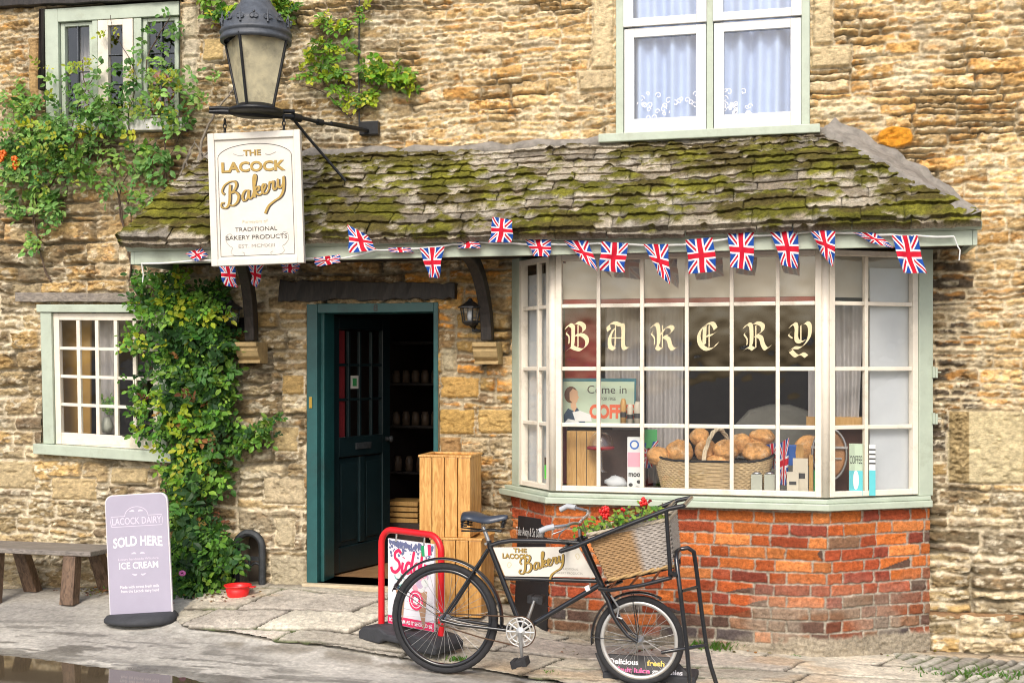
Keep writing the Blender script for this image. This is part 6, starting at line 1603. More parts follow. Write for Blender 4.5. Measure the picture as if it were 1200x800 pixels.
# ------------------------------------------------------------------ wooden crates
def crate(frc, W_, D_, H_, label):
    t = empty('wooden_crate', frc.o, label, 'crate', 'stacked pine crates'); rn = random.Random(int(W_*1e4))
    th = .016; n = 4; pw_ = W_/n
    for i in range(n):
        mb = MB(); j = rn.uniform(-.002,.002); mb.box(frc,-W_/2+i*pw_+.0025,-W_/2+(i+1)*pw_-.0025,D_/2-th+j,D_/2+j,.0,H_); mb.build('front_plank', M['pine'], t, bevel=.003)
        mb = MB(); mb.box(frc,-W_/2+i*pw_+.0025,-W_/2+(i+1)*pw_-.0025,-D_/2,-D_/2+th,.0,H_); mb.build('back_plank', M['pine'], t, bevel=.003)
    n2 = 4; pd2 = (D_-2*th)/n2
    for s in (-1,1):
        for i in range(n2):
            mb = MB(); y0 = -D_/2+th+i*pd2+.002; x0,x1 = (W_/2-th,W_/2) if s>0 else (-W_/2,-W_/2+th); mb.box(frc,x0,x1,y0,y0+pd2-.004,.0,H_); mb.build('side_plank', M['pine'], t, bevel=.003)
    mb = MB(); mb.box(frc,-W_/2+th+.001,W_/2-th-.001,-D_/2+th+.001,D_/2-th-.001,H_-.022,H_-.002); mb.build('end_board', M['pine'], t, bevel=.003)
    for (x0,x1,y0,y1) in ((-W_/2-.006,W_/2+.006,D_/2-.03,D_/2+.004),(-W_/2-.006,W_/2+.006,-D_/2-.004,-D_/2+.03),(-W_/2-.004,-W_/2+.03,-D_/2+.031,D_/2-.031),(W_/2-.03,W_/2+.004,-D_/2+.031,D_/2-.031)):
        mb = MB(); mb.box(frc,x0,x1,y0,y1,H_+.0005,H_+.016); mb.build('rim_batten', M['pine'], t, bevel=.003)
    return t
g0 = Pd(537,718,7.93); uo = to_uo(g0); zg3 = gz(uo[0],uo[1]-.18)+.012
Hcr = .50
C1 = Fr(WF(uo[0]-.02,uo[1]-.17,zg3),UX,NX).yaw(R(0)); c1t = crate(C1,.35,.33,Hcr,'lower pine crate standing on the paving behind the red framed sign')
ztop = Pd(520,533,7.95).z
C2 = Fr(WF(uo[0]-.105,uo[1]-.18,zg3+Hcr+.017),UX,NX).yaw(R(-2)); c2t = crate(C2,.35,.32,max(.45,ztop-(zg3+Hcr+.035)),'upper pine crate of the stack, right of the shop door')

# ------------------------------------------------------------------ red framed ice cream sign
_a = Gp(447,744); _b = Gp(517,768); L_ = WF(*_a); R_ = WF(*_b); zs = (_a[2]+_b[2])/2+.012
fS = Vector((R_.x-L_.x,R_.y-L_.y,0)); Ws = fS.length; fS.normalize()
S_ = Fr(Vector((L_.x,L_.y,zs)),fS,Vector((fS.y,-fS.x,0)))
Hs = Pd(447,619,L_.y).z-zs
st2 = empty('pavement_sign', S_(Ws/2,0,0), 'red tubular framed ice cream poster sign standing beside the rear wheel of the bicycle', 'sign')
r_ = .021; cr = .10
mb = MB(); pts = [S_(0,0,.05)]+[S_(0,0,Hs-cr)]+[S_(cr-cr*cos(a),0,Hs-cr+cr*sin(a)) for a in [pi/2*i/8 for i in range(1,9)]]+[S_(Ws-cr+cr*sin(a),0,Hs-cr+cr*cos(a)) for a in [pi/2*i/8 for i in range(9)]]+[S_(Ws,0,.05)]
mb.tube(pts,r_,12); mb.build('frame', M['red'], st2)
mb = MB(); px0,px1,pz0,pz1 = .065,Ws-.055,.10,Hs-.055; mb.box(S_,px0,px1,-.008,.004,pz0,pz1); mb.build('panel', mat('white poster',(.74,.72,.76),.4,.03,6,0,30), st2)
for x in (.14,Ws-.14):
    mb = MB(); mb.tube([S_(x,.0,Hs-.01), S_(x,.006,Hs-.07)], .007, 6); mb.build('clip', M['chrome'], st2)
def sb(poly,m,y): mb = MB(); mb.add([S_(x,y,z) for x,z in poly],[list(range(len(poly)))]); return mb.build('print', m, st2, fix=False)
sb([(px0,pz0+.002),(px1,pz0+.002),(px1,pz0+.055),(px0,pz0+.055)],C_pinkred:=flatm('raspberry print',(.72,.03,.12)),.0052)
mb = MB(); put_text(mb,S_,'ICE CREAM AS IT SHOULD BE',(px0+px1)/2,pz0+.018,(px1-px0)*.93,.022,.0062,.03); mb.build('lettering', M['signtext'], st2, fix=False)
# speckled blue top
rn = random.Random(12)
mb = MB()
for i in range(230):
    x = rn.uniform(px0+.012,px1-.012); z = pz1-.012-abs(rn.gauss(0,.035)); r = rn.uniform(.004,.011); e = .0050+i*6e-6
    mb.add([S_(x+r*cos(q),e,z+r*sin(q)) for q in [2*pi*k/7 for k in range(7)]],[list(range(7))])
mb.build('print', flatm('dusky blue print',(.13,.15,.27)), st2, fix=False)
SID = [[(1.1,1.75),(.75,2.0),(.3,1.75),(.35,1.3),(.9,.95),(1.05,.4),(.6,.0),(.1,.1),(-.1,.45)],[(1.45,.95),(1.4,.2),(1.6,.0),(1.85,.3)],[(2.5,.9),(2.1,.9),(1.9,.4),(2.2,.0),(2.6,.5),(2.85,2.0),(2.65,.3),(2.85,.05)],[(3.4,.95),(3.05,.6),(3.2,.05),(3.6,.2),(3.65,.8),(3.4,.95)],[(3.95,2.0),(3.95,.3),(4.15,.0)],[(4.5,.95),(4.45,.2),(4.6,.0),(4.85,.2)],[(1.5,1.35),(1.52,1.42)],[(4.6,1.35),(4.62,1.42)]]
cR_ = flatm('raspberry script',(.70,.02,.10)); sc = (px1-px0)*.80/5.0
def trS(p,dx=0,dz=0): return (px0+.035+sc*(p[0]+.12*p[1]+dx), pz1-.205+sc*(p[1]*1.05+dz+.04*p[0]))
for mm,ww,d,y in ((M['signtext'],.50,.0,.0060),(cR_,.34,0,.0072)):
    mb = MB()
    for s in SID: ribbon(mb,S_,[trS(p,d,-d) for p in crom(s,6)],ww*sc,y)
    mb.build('lettering', mm, st2, fix=False)
mb = MB(); put_text(mb,S_,'Great Taste in Every Cone',px0+.20,pz1-.245,.26,.014,.0056,0); mb.build('lettering', M['fade'], st2, fix=False)
X0 = px1-.105; Z0 = pz1-.085
for k,mm in enumerate((flatm('flag green print',(.02,.30,.12)),M['signtext'],C_pinkred)): sb([(X0+.028*k,Z0+.006*k),(X0+.028*(k+1),Z0+.006*(k+1)),(X0+.028*(k+1)-.006,Z0+.065+.006*(k+1)),(X0+.028*k-.006,Z0+.065+.006*k)],mm,.0075+k*1e-5)
# cones and scoops
def cone(cx,cz,s,c1,c2,k):
    sb([(cx-.055*s,cz),(cx+.055*s,cz),(cx+.03*s,cz-.24*s)],flatm('wafer print',(.42,.25,.15)),.0058+k*3e-4)
    sb([(cx-.04*s,cz-.07*s),(cx+.048*s,cz-.07*s),(cx+.045*s,cz-.09*s),(cx-.036*s,cz-.09*s)],flatm('wafer line print',(.30,.16,.09)),.0059+k*3e-4)
    rn = random.Random(k)
    for i in range(9):
        sb(el(cx+rn.uniform(-.04,.04)*s,cz+rn.uniform(.0,.09)*s,.030*s,.026*s,10),(c1,c2,C_pale)[i%3],.0062+k*3e-4+i*2e-5)
cone(px0+.11,pz0+.24,.85,flatm('mint ice print',(.16,.42,.38)),C_navy,1); cone(px0+.29,pz0+.24,1.05,flatm('lilac ice print',(.50,.38,.52)),C_pink,2)
sb(el(px1-.155,pz0+.175,.062,.062,24),C_pinkred,.0074); sb(el(px1-.155,pz0+.175,.048,.048,24),M['signtext'],.0078); sb(el(px1-.155,pz0+.175,.043,.043,24),C_pinkred,.0082)
for k in range(4): q = pi/2*k+.5; sb(el(px1-.155+.014*cos(q),pz0+.175+.014*sin(q),.012,.012,10),M['signtext'],.0086+k*1e-5)
mb = MB(); bs = [(-.06,.0),(-.07,.05),(-.03,.085),(.12,.10),(.18,.075),(Ws*.5,.07),(Ws-.15,.10),(Ws+.04,.085),(Ws+.09,.05),(Ws+.08,.0),(Ws-.12,.0),(Ws-.16,.025),(.16,.025),(.12,.0)]
mb.prism(S_,bs,-.11,.14); mb.build('rubber_base', M['rubber'], st2, bevel=.012)

# ------------------------------------------------------------------ lilac pavement sign
_g = Gp(168,727); q0 = WF(_g[0]-.23,_g[1],0); q0 = Pd(128.5,722,q0.y); 
zp = gz(*to_uo(q0))
PS = Fr(q0,Vector((cos(R(8)),-sin(R(8)),0)),Vector((-sin(R(8)),-cos(R(8)),0))).roll(R(4.2)).lean(R(3)); kp_ = q0.y/F
Wq,Hq = 78*kp_,141*kp_
lt = empty('pavement_sign', Vector((q0.x+Wq/2,q0.y,zp)), 'rounded lilac ice cream sign in a black rubber foot between the bench and climbing plant', 'sign')
c_ = .055; rp_ = [(0,-.03),(Wq,-.03)]+[(Wq-c_+c_*cos(a),Hq-c_+c_*sin(a)) for a in [pi/2*i/8 for i in range(9)]]+[(c_-c_*sin(a),Hq-c_+c_*cos(a)) for a in [pi/2*i/8 for i in range(9)]]
mb = MB(); mb.prism(PS,rp_,-.018,.0); mb.build('panel', flatm('white sign edge',(.62,.60,.62)), lt, bevel=.003)
mb = MB(); mb.prism(PS,[(Wq/2+(x-Wq/2)*.965,(z-Hq/2)*.985+Hq/2) for x,z in rp_],.0005,.002); mb.build('face', M['lilac'], lt)
mb = MB(); prof = [(-.03,-.055),(Wq+.03,-.055)]+[]
FB = Fr(Vector((q0.x+Wq/2,q0.y,zp)),PS.x,PS.y)
arcp = [(( Wq/2+.018)*cos(a),.17*sin(a)) for a in [pi*i/20-pi/2*0 for i in range(21)]]
vs = []; zl = zp+.004
PSx = Vector((PS.x.x,PS.x.y,0)).normalized(); PSy = Vector((-PSx.y*-1,0,0)); PSn = Vector((PSx.y,-PSx.x,0))
bc0 = Vector((q0.x+Wq/2*PSx.x,q0.y+Wq/2*PSx.y,0))
N_ = 32; rim0 = [bc0+PSx*((Wq/2+.025)*cos(a))+PSn*(.19*sin(a)) for a in [2*pi*i/N_ for i in range(N_)]]
tiltz = lambda p: (p-bc0).dot(PSx)*math.tan(R(4.2))
vs = [Vector((p.x,p.y,zp+.002)) for p in rim0]+[Vector((p.x,p.y,zp+.030+tiltz(p)*.8)) for p in rim0]+[Vector((bc0.x+(p.x-bc0.x)*.93,bc0.y+(p.y-bc0.y)*.30,zp+.055+tiltz(p))) for p in rim0]
mb.add(vs,[list(range(N_))]+[(i,(i+1)%N_,N_+(i+1)%N_,N_+i) for i in range(N_)]+[(N_+i,N_+(i+1)%N_,2*N_+(i+1)%N_,2*N_+i) for i in range(N_)]+[list(range(2*N_,3*N_))],True); mb.build('rubber_foot', M['rubber'], lt)
def lx(px): return (px-127)*kp_*1.0
def ltext(body,xc,zf,w_,h_,m,bold=.03,arc=0): mb = MB(); put_text(mb,PS,body,Wq*xc,Hq*zf,Wq*w_,Hq*h_,.003,bold,arc=arc); mb.build('lettering', m, lt, fix=False)
ltext('LACOCK DAIRY',.5,.752,.78,.058,M['softtext'],.005); ltext('SOLD HERE',.5,.575,.78,.080,M['signtext'],.025,.012)
ltext('Luxury handmade Wiltshire',.5,.455,.64,.020,M['softtext'],.01); ltext('ICE CREAM',.5,.385,.62,.055,M['signtext'],.012)
ltext('Made with sweet fresh milk',.5,.225,.62,.024,M['signtext'],.0); ltext('from the Lacock dairy herd',.5,.19,.60,.024,M['signtext'],.0)
mb = MB()
y_ = .003
ribbon(mb,PS,[(Wq*.5+Wq*.40*a,Hq*b_) for a,b_ in ((-1,.735),(1,.735),(1.04,.775),(1,.82),(.46,.82))],.004,y_); ribbon(mb,PS,[(Wq*.5+Wq*.40*a,Hq*b_) for a,b_ in ((-1,.735),(-1.04,.775),(-1,.82),(-.46,.82))],.004,y_)
ribbon(mb,PS,[(Wq*.5+Wq*.185*cos(a),Hq*.82+Hq*.075*sin(a)) for a in [pi*i/16 for i in range(17)]],.004,y_)
for zc,s in ((.505,1),(.34,-1),(.855,1)):
    for d_ in (-1,1): ribbon(mb,PS,crom([(Wq*(.5+d_*.03),Hq*zc),(Wq*(.5+d_*.06),Hq*(zc+.008*s)),(Wq*(.5+d_*.11),Hq*(zc+.002))],4),.008,y_,lambda t,a,b_: .3+1.2*sin(pi*t))
mb.build('emblem', M['softtext'], lt, fix=False)

# ------------------------------------------------------------------ bench
def bp(px,py,o): return WF(*Wp(px,py,o))
u1 = wu(104,.55); zt = wz(60,646,.55)
bn = empty('bench', WF(u1-.8,.35,gz(u1,.35)), 'rough timber bench with a grey plank seat on splayed brown legs at the wall', 'bench')
mb = MB(); mb.hexa([WF(-5.2,.15,zt-.035),WF(u1+.02,.15,zt-.035),WF(u1-.02,.50,zt-.035),WF(-5.2,.50,zt-.035),WF(-5.2,.15,zt),WF(u1+.02,.15,zt),WF(u1-.02,.50,zt),WF(-5.2,.50,zt)]); mb.build('seat', M['benchtop'], bn, bevel=.006)
for ux in (wu(86,.45), wu(-4,.45)):
    for (ya,yb,du) in ((.46,.50,-.0),(.22,.12,.07)):
        zb_ = gz(ux,yb)-.005; w2,t2 = .055,.042
        mb = MB(); mb.hexa([WF(ux+du-w2,yb-t2,zb_),WF(ux+du+w2,yb-t2,zb_),WF(ux+du+w2,yb+t2,zb_),WF(ux+du-w2,yb+t2,zb_),WF(ux+du*.4-w2*.9,ya-t2,zt-.036),WF(ux+du*.4+w2*.9,ya-t2,zt-.036),WF(ux+du*.4+w2*.9,ya+t2,zt-.036),WF(ux+du*.4-w2*.9,ya+t2,zt-.036)]); mb.build('leg', M['bench'], bn, bevel=.006)
# ------------------------------------------------------------------ red bowl and the iron boot scraper arch
ub,ob_,zb_ = Gp(281,698); c = WF(ub,ob_+.03,zb_); t = empty('dog_bowl', c, 'bright red plastic bowl on the paving beside the iron arch', 'bowl'); k_ = 8.5/F
mb = MB(); mb.lathe(Fr(c,UX,NX),[(0,.002),(11.5*k_,.002),(12*k_,.01),(14*k_,.055),(13.6*k_,.057),(14.6*k_,.075),(16*k_,.078),(16.2*k_,.085),(14.5*k_,.084),(13*k_,.06),(11*k_,.014),(0,.012)],32); mb.build('bowl', M['redplastic'], t)
mb = MB(); mb.box(Fr(c,UX,NX),15.5*k_,22*k_,-.02,.02,.070,.079); mb.build('lug', M['redplastic'], t, bevel=.003)
a,b_,c_,e_ = OPEN['niche']; cx = (a+b_)/2; rr_ = (b_-a)/2+.012; zb_ = gz(cx,0)-.0
t = empty('boot_scraper', WF(cx,.03,zb_), 'arched cast iron boot scraper set in the wall behind the red bowl', 'boot scraper')
mb = MB(); pts = [WF(cx-rr_,.035,zb_),WF(cx-rr_,.035,e_)]+[WF(cx-rr_*cos(pi*i/14),.035,e_+rr_*sin(pi*i/14)) for i in range(1,14)]+[WF(cx+rr_,.035,e_),WF(cx+rr_,.035,zb_)]
mb.tube(pts,.026,10); mb.build('arch', M['iron'], t)
mb = MB(); mb.tube([p+NX*.022 for p in pts],.008,6); mb.build('bead', M['iron'], t)
zb2 = zb_+.20
mb = MB(); mb.box(WF,cx-rr_,cx+rr_,.02,.035,zb2-.012,zb2+.016); 
mb.tube([WF(cx-rr_*(1-.0)+rr_*2*i/12,.03,zb2-.02-.04*(1-abs(((i%6)/6-.5)*2)**2)*-1-.05) for i in range(13)],.010,6)
for x in (-.0,): mb.tube([WF(cx+x,.03,zb2),WF(cx+x,.03,zb2-.07)],.009,6)
mb.build('scraper_bar', M['iron'], t)
mb = MB(); mb.tube([bp(275,700,.10),bp(276,655,.08),bp(277,640,.08)],.016,8); o = mb.build('iron_pipe', M['black']); tag(o,'short black iron pipe left of the arched boot scraper','pipe')
# ------------------------------------------------------------------ foliage
class Leaves:
    def __init__(s): s.V = []; s.F = []; s.C = []
    def leaf(s, p, d, n, L, w, c, fold=.25):
        d = d.normalized(); sd = d.cross(n); 
        if sd.length < 1e-4: sd = d.cross(Vector((.3,.5,.8)))
        sd.normalize(); nn = sd.cross(d).normalized(); k = len(s.V)
        s.V += [p, p+d*L*.35+sd*w*.5+nn*fold*w*.5, p+d*L*.75+sd*w*.38+nn*fold*w*.35, p+d*L-nn*L*.12, p+d*L*.75-sd*w*.38+nn*fold*w*.35, p+d*L*.35-sd*w*.5+nn*fold*w*.5, p+d*L*.45]
        s.F += [(k,k+1,k+6),(k+1,k+2,k+6),(k+2,k+3,k+6),(k+3,k+4,k+6),(k+4,k+5,k+6),(k+5,k,k+6)]
        s.C += [c]*7
    def sprig(s, p, d, rn, L, nl, size, cols, wide=.62):
        """compound leaf: leaflets in pairs along a stalk"""
        d = d.normalized(); n = Vector((rn.gauss(0,.5),-1+rn.gauss(0,.4),.6+rn.gauss(0,.5))).normalized(); sd = d.cross(n).normalized()
        c = rn.choice(cols); v = rn.uniform(.7,1.3); c = tuple(x*v for x in c)
        for k in range(nl//2):
            t = (k+.6)/(nl/2+.3); q = p+d*L*t-ZX*.2*L*t*t
            for sg in (-1,1): s.leaf(q, d*.35+sd*sg+n*rn.uniform(-.1,.3), n+Vector((rn.gauss(0,.25),rn.gauss(0,.25),rn.gauss(0,.25))), size*rn.uniform(.8,1.15), size*wide, tuple(x*rn.uniform(.85,1.15) for x in c))
        s.leaf(p+d*L-ZX*.2*L, d-ZX*.2, n, size*1.15, size*wide*1.05, c)
    def build(s, name, parent):
        mb = MB(); mb.v = s.V; mb.f = s.F; mb.sm = [False]*len(s.F); mb.col = s.C; return mb.build(name, M['leaf'], parent, fix=False)
GREENS = [(.07,.18,.025),(.10,.25,.03),(.05,.14,.025),(.15,.32,.04),(.22,.38,.05)]
DARKS = [(.03,.085,.022),(.045,.12,.03),(.025,.07,.02),(.07,.17,.035)]
YELS = [(.20,.36,.03),(.36,.46,.03),(.13,.30,.03),(.44,.47,.04),(.16,.32,.05)]
def fill(lv, blobs, rn, cols, size, nl=5, sl=.07, zdrop=.0):
    for (px,py,rx,ry,n,o0,o1) in blobs:
        for i in range(n):
            while True:
                a,b_ = rn.uniform(-1,1),rn.uniform(-1,1)
                if a*a+b_*b_ < 1: break
            e = 1-(a*a+b_*b_); o = o0+(o1-o0)*rn.random()*(.35+.65*e)
            p = WF(*Wp(px+a*rx,py+b_*ry,o)); d = Vector((rn.gauss(0,1),-abs(rn.gauss(.5,.5)),rn.gauss(-.1-zdrop,.7)))
            lv.sprig(p,d,rn,sl*rn.uniform(.6,1.2),nl,size*rn.uniform(.6,1.4),cols)
def stems(parent, name, paths, r, m, seed=1):
    """pixel paths with offsets: one mesh of joined stems"""
    mb = MB(); rn = random.Random(seed)
    for i,(pts,rr) in enumerate(paths):
        P_ = [WF(*Wp(x+rn.uniform(-1,1),y,o)) for x,y,o in pts]; P_ = [Vector(p) for p in crom([tuple(p) for p in P_],5)]
        n = len(P_); mb.tube([p+Vector((rn.gauss(0,.003),rn.gauss(0,.003),0)) for p in P_], [rr*(1-.6*k/n) for k in range(n)], 6)
    return mb.build(name, m, parent)
rn = random.Random(42)
# the big climber between window and door
ub,ob_,zb_ = Gp(228,694)
cl = empty('climbing_rose', WF(ub,.12,zb_), 'dense green climbing plant growing up the wall from the paving to the porch roof', 'climbing plant')
LV = Leaves()
bl = [(190,340,28,22,90,.05,.30),(215,372,48,30,230,.05,.34),(240,400,40,34,210,.05,.32),(215,430,36,36,200,.05,.30),(250,450,32,40,170,.05,.28),(235,480,44,34,210,.05,.28),(205,470,24,24,80,.05,.24),(228,520,42,36,230,.05,.30),
 (232,560,36,34,180,.05,.28),(222,600,28,34,130,.05,.26),(215,640,26,30,130,.08,.34),(240,640,34,32,200,.08,.40),(225,670,34,26,170,.10,.42),(260,655,22,28,90,.08,.34),(232,690,26,12,70,.12,.46),(165,345,14,26,40,.03,.12),(180,400,22,24,46,.04,.2),(158,445,12,10,12,.04,.1),(175,500,22,10,24,.04,.14),(185,480,24,12,34,.04,.16),(300,508,24,10,44,.04,.14),(322,494,12,7,16,.04,.12),(282,522,18,9,26,.04,.14),(160,470,10,22,14,.05,.12),(247,345,20,16,50,.05,.2)]
bl = [(a,b,c,d,int(n*.58),e,f) for a,b,c,d,n,e,f in bl]
fill(LV, bl, rn, GREENS+GREENS+DARKS, .047, 5, .075)
bl2 = [(196,380,40,40,36,.2,.36),(200,490,44,40,40,.2,.34),(150,398,8,8,7,.05,.1),(212,560,30,40,26,.2,.34),(238,360,34,18,34,.2,.34),(210,330,20,16,14,.1,.3)]
fill(LV, bl2, rn, YELS, .042, 5, .07)
fill(LV, [(215,480,44,150,16,.12,.34),(240,600,30,60,12,.1,.34)], rn, [(.26,.12,.04),(.18,.07,.03),(.34,.22,.06)], .040, 4, .06)
fill(LV, [(225,420,40,60,26,.2,.36),(225,620,34,60,22,.2,.40)], rn, DARKS, .066, 4, .08)
LV.build('foliage', cl)
paths = [([(222,700,.10),(216,650,.10),(220,600,.06),(212,560,.06),(222,500,.06),(230,440,.06),(222,400,.06),(200,360,.06)],.026),([(232,700,.12),(238,650,.10),(232,600,.06),(245,540,.06),(255,470,.06),(240,400,.06)],.022),([(205,690,.12),(192,640,.1),(200,600,.06),(190,560,.06)],.010),([(208,694,.14),(196,655,.14),(190,620,.1),(196,560,.08),(205,500,.08)],.007),
 ([(222,520,.06),(260,515,.05),(300,512,.05),(325,492,.04)],.006),([(200,360,.06),(160,345,.05),(152,300,.05),(143,255,.04),(140,225,.04),(160,190,.04)],.008),([(152,330,.08),(156,270,.05),(148,235,.05)],.006),([(215,430,.08),(180,400,.1),(150,398,.08)],.004),([(200,500,.08),(160,490,.08),(158,440,.08)],.004)]
stems(cl, 'stem', paths, 0, M['twig'])
# pink bloom
mb = MB(); c = WF(*Wp(214,671,.44))
for k in range(14): q = k*2.4; mb.ball(c+Vector((cos(q)*.016,-.01,sin(q)*.012)), .010, 6, 4)
mb.build('flower', flatm('mauve petals',(.48,.12,.34)), cl)
# loose rambling rose over the upper left wall
rr = empty('rambling_rose', WF(*Wp(110,290,.05)), 'loose pale green rambling rose spread over the wall below the upper left window', 'climbing plant')
LV = Leaves(); G2 = [(.13,.28,.07),(.18,.36,.09),(.09,.21,.05),(.24,.40,.07),(.28,.46,.12),(.12,.26,.04)]
bl = [(15,150,26,46,80,.03,.16),(15,210,24,40,80,.03,.16),(50,140,32,30,100,.04,.22),(70,170,36,30,120,.04,.22),(42,190,30,26,90,.04,.2),(105,130,34,26,80,.04,.22),(95,190,28,22,70,.04,.2),(40,235,30,20,44,.03,.16),(62,240,14,18,30,.03,.14),(40,280,12,16,20,.03,.1),(140,120,22,24,34,.04,.2),(180,100,28,34,60,.04,.2),(200,130,26,24,44,.04,.18),(170,60,22,26,22,.04,.16),(230,110,20,22,26,.04,.14),(150,180,28,12,26,.03,.14),(135,215,30,12,30,.03,.12),(180,185,22,12,26,.03,.14),(190,215,18,10,12,.05,.12),(180,240,14,10,14,.05,.16),(170,200,20,10,16,.04,.12),(85,95,30,22,22,.05,.16),(140,90,24,22,20,.05,.16),(205,30,10,26,10,.03,.1),(240,85,16,16,10,.04,.1),(160,240,10,10,10,.05,.1),(10,110,16,20,20,.03,.1),(126,150,20,16,26,.04,.2),(205,170,12,16,10,.04,.12)]
bl = [(a,b,c,d,int(n*.55),e,f) for a,b,c,d,n,e,f in bl]
fill(LV, bl, rn, G2, .045, 5, .085)
fill(LV, [(60,160,60,60,30,.1,.24),(100,75,14,8,7,.08,.12),(48,80,6,4,3,.04,.08),(180,95,36,36,16,.1,.2),(130,35,12,8,3,.05,.1),(150,140,60,30,16,.1,.2)], rn, [(.42,.42,.03),(.33,.38,.04),(.30,.36,.05)], .036, 5, .07)
LV.build('foliage', rr)
paths = [([(60,330,.03),(48,300,.03),(40,240,.04),(60,215,.05),(75,180,.08),(90,130,.1),(110,90,.1)],.008),([(60,215,.05),(45,235,.04),(38,262,.03)],.009),([(75,180,.08),(40,160,.1),(10,140,.08)],.005),([(148,280,.04),(140,235,.04),(128,180,.06),(118,130,.08),(100,100,.1),(96,70,.08)],.007),([(150,240,.04),(160,190,.05),(150,140,.08),(160,90,.08),(135,40,.06),(128,18,.05)],.005),([(190,240,.05),(195,190,.05),(192,150,.06),(180,110,.08),(172,70,.08),(200,20,.04)],.008),([(195,190,.05),(215,150,.05),(235,110,.05)],.004),([(110,170,.05),(150,172,.03),(190,170,.04)],.006),([(74,200,.05),(78,225,.04),(75,240,.03)],.006),([(100,120,.1),(135,150,.06),(120,170,.05)],.004)]
stems(rr, 'stem', paths, 0, M['twig'], 3)
mb = MB()
for px,py in ((4,180),(1,186),(17,187),(18,195)):
    c = WF(*Wp(px,py,.16))
    for k in range(9): q = k*2.4; mb.ball(c+Vector((cos(q)*.014,-.012+.003*k,sin(q)*.018)), .013, 6, 4, (1,.5,1))
mb.build('flower', flatm('orange petals',(.75,.14,.01)), rr)
# old bare woody trunk above the porch roof
ow = empty('woody_vine', WF(*Wp(215,232,.06)), 'bare grey twisted woody vine above the left end of the porch roof', 'vine')
paths = [([(193,248,.08),(205,236,.09),(222,218,.09),(238,200,.08),(248,205,.06)],.020),([(207,250,.06),(205,225,.07),(213,200,.07),(222,180,.06),(226,172,.05)],.014),([(212,232,.05),(222,205,.06),(218,185,.06),(228,165,.05)],.010),([(236,200,.06),(236,172,.06),(243,150,.04),(256,128,.04),(268,112,.03),(275,100,.03)],.012),([(160,262,.08),(168,252,.10),(178,250,.10),(176,258,.08)],.013),([(198,240,.06),(214,215,.06),(232,192,.06),(245,176,.05)],.009),([(228,168,.05),(236,178,.06),(247,196,.06),(262,205,.04)],.008)]
stems(ow, 'stem', paths, 0, M['twigg'], 5)
# young vine beside the cable, upper middle
yv = empty('young_vine', WF(*Wp(414,140,.03)), 'small yellow green vine on the wall beside the lantern cable', 'climbing plant')
LV = Leaves()
fill(LV, [(392,28,22,10,20,.03,.1),(375,60,14,14,24,.03,.12),(385,85,18,12,26,.03,.12),(402,60,8,10,10,.03,.1),(400,105,12,10,12,.03,.1),(435,80,12,12,14,.03,.1),(452,90,22,13,46,.03,.14),(480,95,10,10,12,.03,.12),(435,110,10,9,12,.03,.12),(428,18,10,8,6,.03,.08),(360,88,8,6,6,.03,.08),(420,115,8,6,6,.03,.08),(400,125,5,5,4,.03,.06)], rn, YELS, .040, 4, .055)
LV.build('foliage', yv)
stems(yv,'stem',[([(412,138,.03),(400,128,.03),(385,112,.04),(370,104,.03)],.007),([(410,136,.03),(425,126,.03),(436,118,.05),(450,95,.05),(470,90,.05)],.006),([(385,112,.04),(378,90,.05),(374,65,.05),(392,35,.05)],.004),([(425,126,.03),(422,90,.03),(418,50,.03)],.004),([(370,104,.03),(352,100,.03)],.005)],0,M['twig'],7)
# foliage behind the lantern's dome
tv = empty('ivy_tuft', WF(*Wp(290,30,.03)), 'tuft of yellow green ivy on the wall behind the top of the street lantern', 'climbing plant')
LV = Leaves(); fill(LV, [(262,12,14,8,22,.03,.12),(240,-6,18,8,14,.03,.1),(320,-2,16,12,24,.03,.14),(338,10,12,14,24,.03,.14),(322,22,12,10,14,.03,.1),(258,18,8,6,8,.03,.1)], rn, YELS+GREENS, .045, 4, .06); LV.build('foliage', tv)
stems(tv,'stem',[([(240,-20,.03),(262,5,.04),(290,10,.04),(320,5,.04),(338,12,.04)],.006)],0,M['twig'],9)
# geraniums in the bicycle basket
gr = empty('geranium', wb.location+Vector((0,0,.25)), 'red geraniums with pale green leaves growing in the bicycle basket', 'flowers')
LV = Leaves()
def fillb(blobs, cols, size):
    for (px,py,rx,ry,n) in blobs:
        for i in range(n):
            a,b_ = rn.uniform(-1,1),rn.uniform(-1,1); dy = rn.uniform(-.14,.15)
            p = bk(px+a*rx,py+b_*ry,dy); q = p
            c = tuple(x*rn.uniform(.75,1.3) for x in rn.choice(cols)); nrm_ = Vector((rn.gauss(0,.5),-.8,.9+rn.gauss(0,.3))).normalized(); r = size*rn.uniform(.7,1.2)
            # round scalloped leaf made of five lobes
            for k in range(5):
                an = 2*pi*k/5+rn.random(); t1 = nrm_.cross(Vector((0,0,1))).normalized(); t2 = nrm_.cross(t1)
                LV.leaf(q, t1*cos(an)+t2*sin(an), nrm_, r, r*.95, c, .15)
fillb([(690,617,14,9,34),(712,610,16,9,38),(735,604,16,9,40),(757,599,14,9,36),(774,600,10,7,20),(720,615,30,6,30),(750,608,26,6,28)], [(.16,.30,.04),(.22,.36,.06),(.30,.40,.06),(.12,.24,.04)], .014)
fillb([(700,612,24,8,6),(770,596,12,8,6)], [(.32,.05,.02),(.25,.03,.02)], .016)
LV.build('foliage', gr)
mb = MB(); ps_ = []
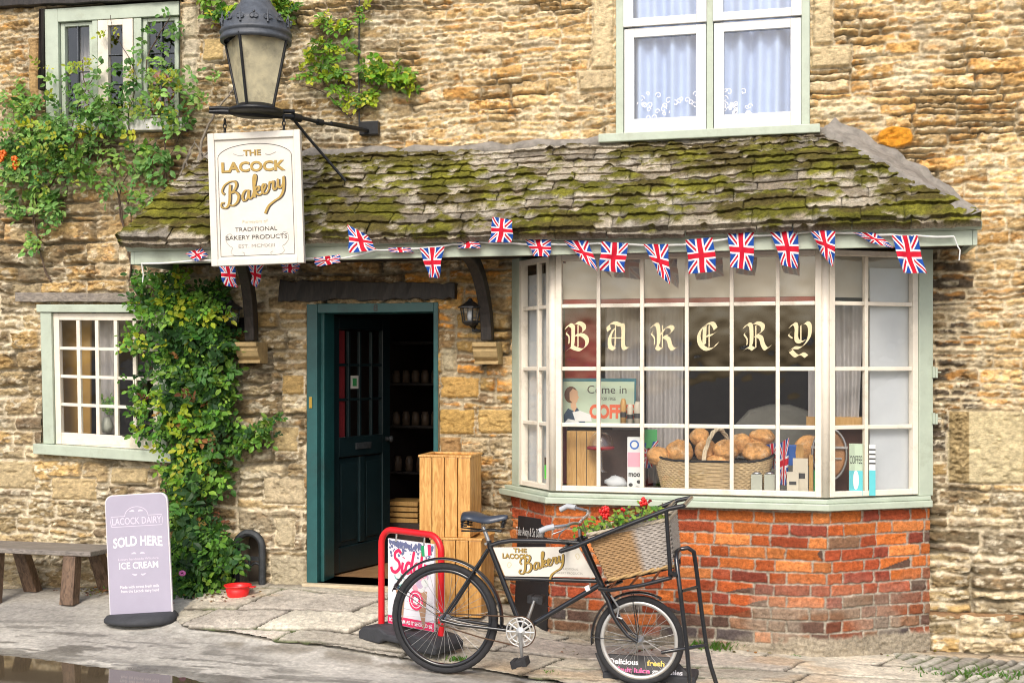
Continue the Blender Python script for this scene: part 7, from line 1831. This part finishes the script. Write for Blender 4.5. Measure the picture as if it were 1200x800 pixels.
for (x0,y0,x1,y1,dy) in ((706,622,711,602,.08),(752,606,755,588,.04),(735,612,728,598,.0),(770,606,775,590,-.05),(690,628,684,608,.05),(720,618,738,594,.05),(760,606,763,592,.1)):
    mb.tube([bk(x0,y0,dy),bk((x0+x1)/2+1,(y0+y1)/2,dy),bk(x1,y1,dy)],.0028,5)
mb.build('stalk', M['twig'], gr)
for (px,py,sz_,n) in ((710,597,.030,34),(755,586.5,.024,26),(712,603,.02,10),(732,595,.010,5)):
    mb = MB(); c = bk(px,py,.06)
    for k in range(n):
        v = Vector((rn.gauss(0,1),rn.gauss(0,1),rn.gauss(0,1.1))).normalized()*sz_*rn.uniform(.6,1.05); mb.ball(c+v, .0085, 6, 4, (1,.6,1))
    mb.build('flower_head', M['redplastic'], gr)
# vase greenery
LV = Leaves(); p0,vt = VASE
for i in range(14): LV.sprig(p0+Vector((rn.gauss(0,.02),rn.gauss(0,.01),rn.uniform(0,.10))), Vector((rn.gauss(0,.6),-.2,1)), rn, .08, 5, .032, G2)
LV.build('foliage', vt)
# tufts of grass and weeds in the paving
def tuft(px, py, n, h, r, lab, o_=None, name='grass_tuft'):
    u,o,z = Gp(px,py); t = empty(name, WF(u,o,z), lab, 'weeds', 'weeds in the joints of the paving'); L2 = Leaves()
    for i in range(n):
        a = rn.uniform(0,2*pi); q = WF(u+r*rn.gauss(0,.5),o+r*.4*rn.gauss(0,.5),z); c = tuple(x*rn.uniform(.7,1.3) for x in (.10,.22,.03))
        L2.leaf(q, Vector((cos(a)*.6,sin(a)*.6,1)), Vector((sin(a),cos(a),.2)), h*rn.uniform(.5,1.1), .010, c, .1)
    L2.build('leaves', t)
tuft(835,762,130,.08,.13,'bright green grass tuft at the foot of the brickwork by the bicycle stand')
tuft(1165,793,150,.05,.30,'low green weeds among the cobbles at the lower right corner')
tuft(1100,791,60,.035,.22,'sparse weeds in the cobbles left of the lower right corner')
tuft(535,775,60,.04,.07,'small grass tuft on the pavement edge under the rear wheel')
tuft(643,790,24,.03,.05,'tiny weeds on the pavement edge near the pedal')
tuft(131,692,26,.05,.05,'small green weed at the wall left of the lilac sign')
tuft(935,770,16,.02,.04,'tiny weed at the foot of the brickwork right of the bicycle')
# fallen leaves under the climber and the bench
L2 = Leaves()
for i in range(260):
    px,py = (rn.gauss(112,16),rn.gauss(695,3)) if i < 120 else (rn.gauss(225,34),rn.gauss(699,5)) if i < 200 else (rn.uniform(420,1100),rn.gauss(766,3))
    if i >= 200 and px < 660: continue
    u,o,z = Gp(px,py); c = tuple(x*rn.uniform(.6,1.3) for x in rn.choice([(.20,.10,.04),(.28,.16,.06),(.12,.07,.035),(.25,.22,.05)]))
    L2.leaf(WF(u,max(o,.03),z+.018), Vector((rn.gauss(0,1),rn.gauss(0,1),.1)), Vector((rn.gauss(0,.3),rn.gauss(0,.3),1)), rn.uniform(.015,.035), .018, c)
o = L2.build('leaf_litter', None); tag(o, kind='stuff'); o['label'] = 'dry brown fallen leaves scattered at the foot of the wall'; o['category'] = 'fallen leaves'
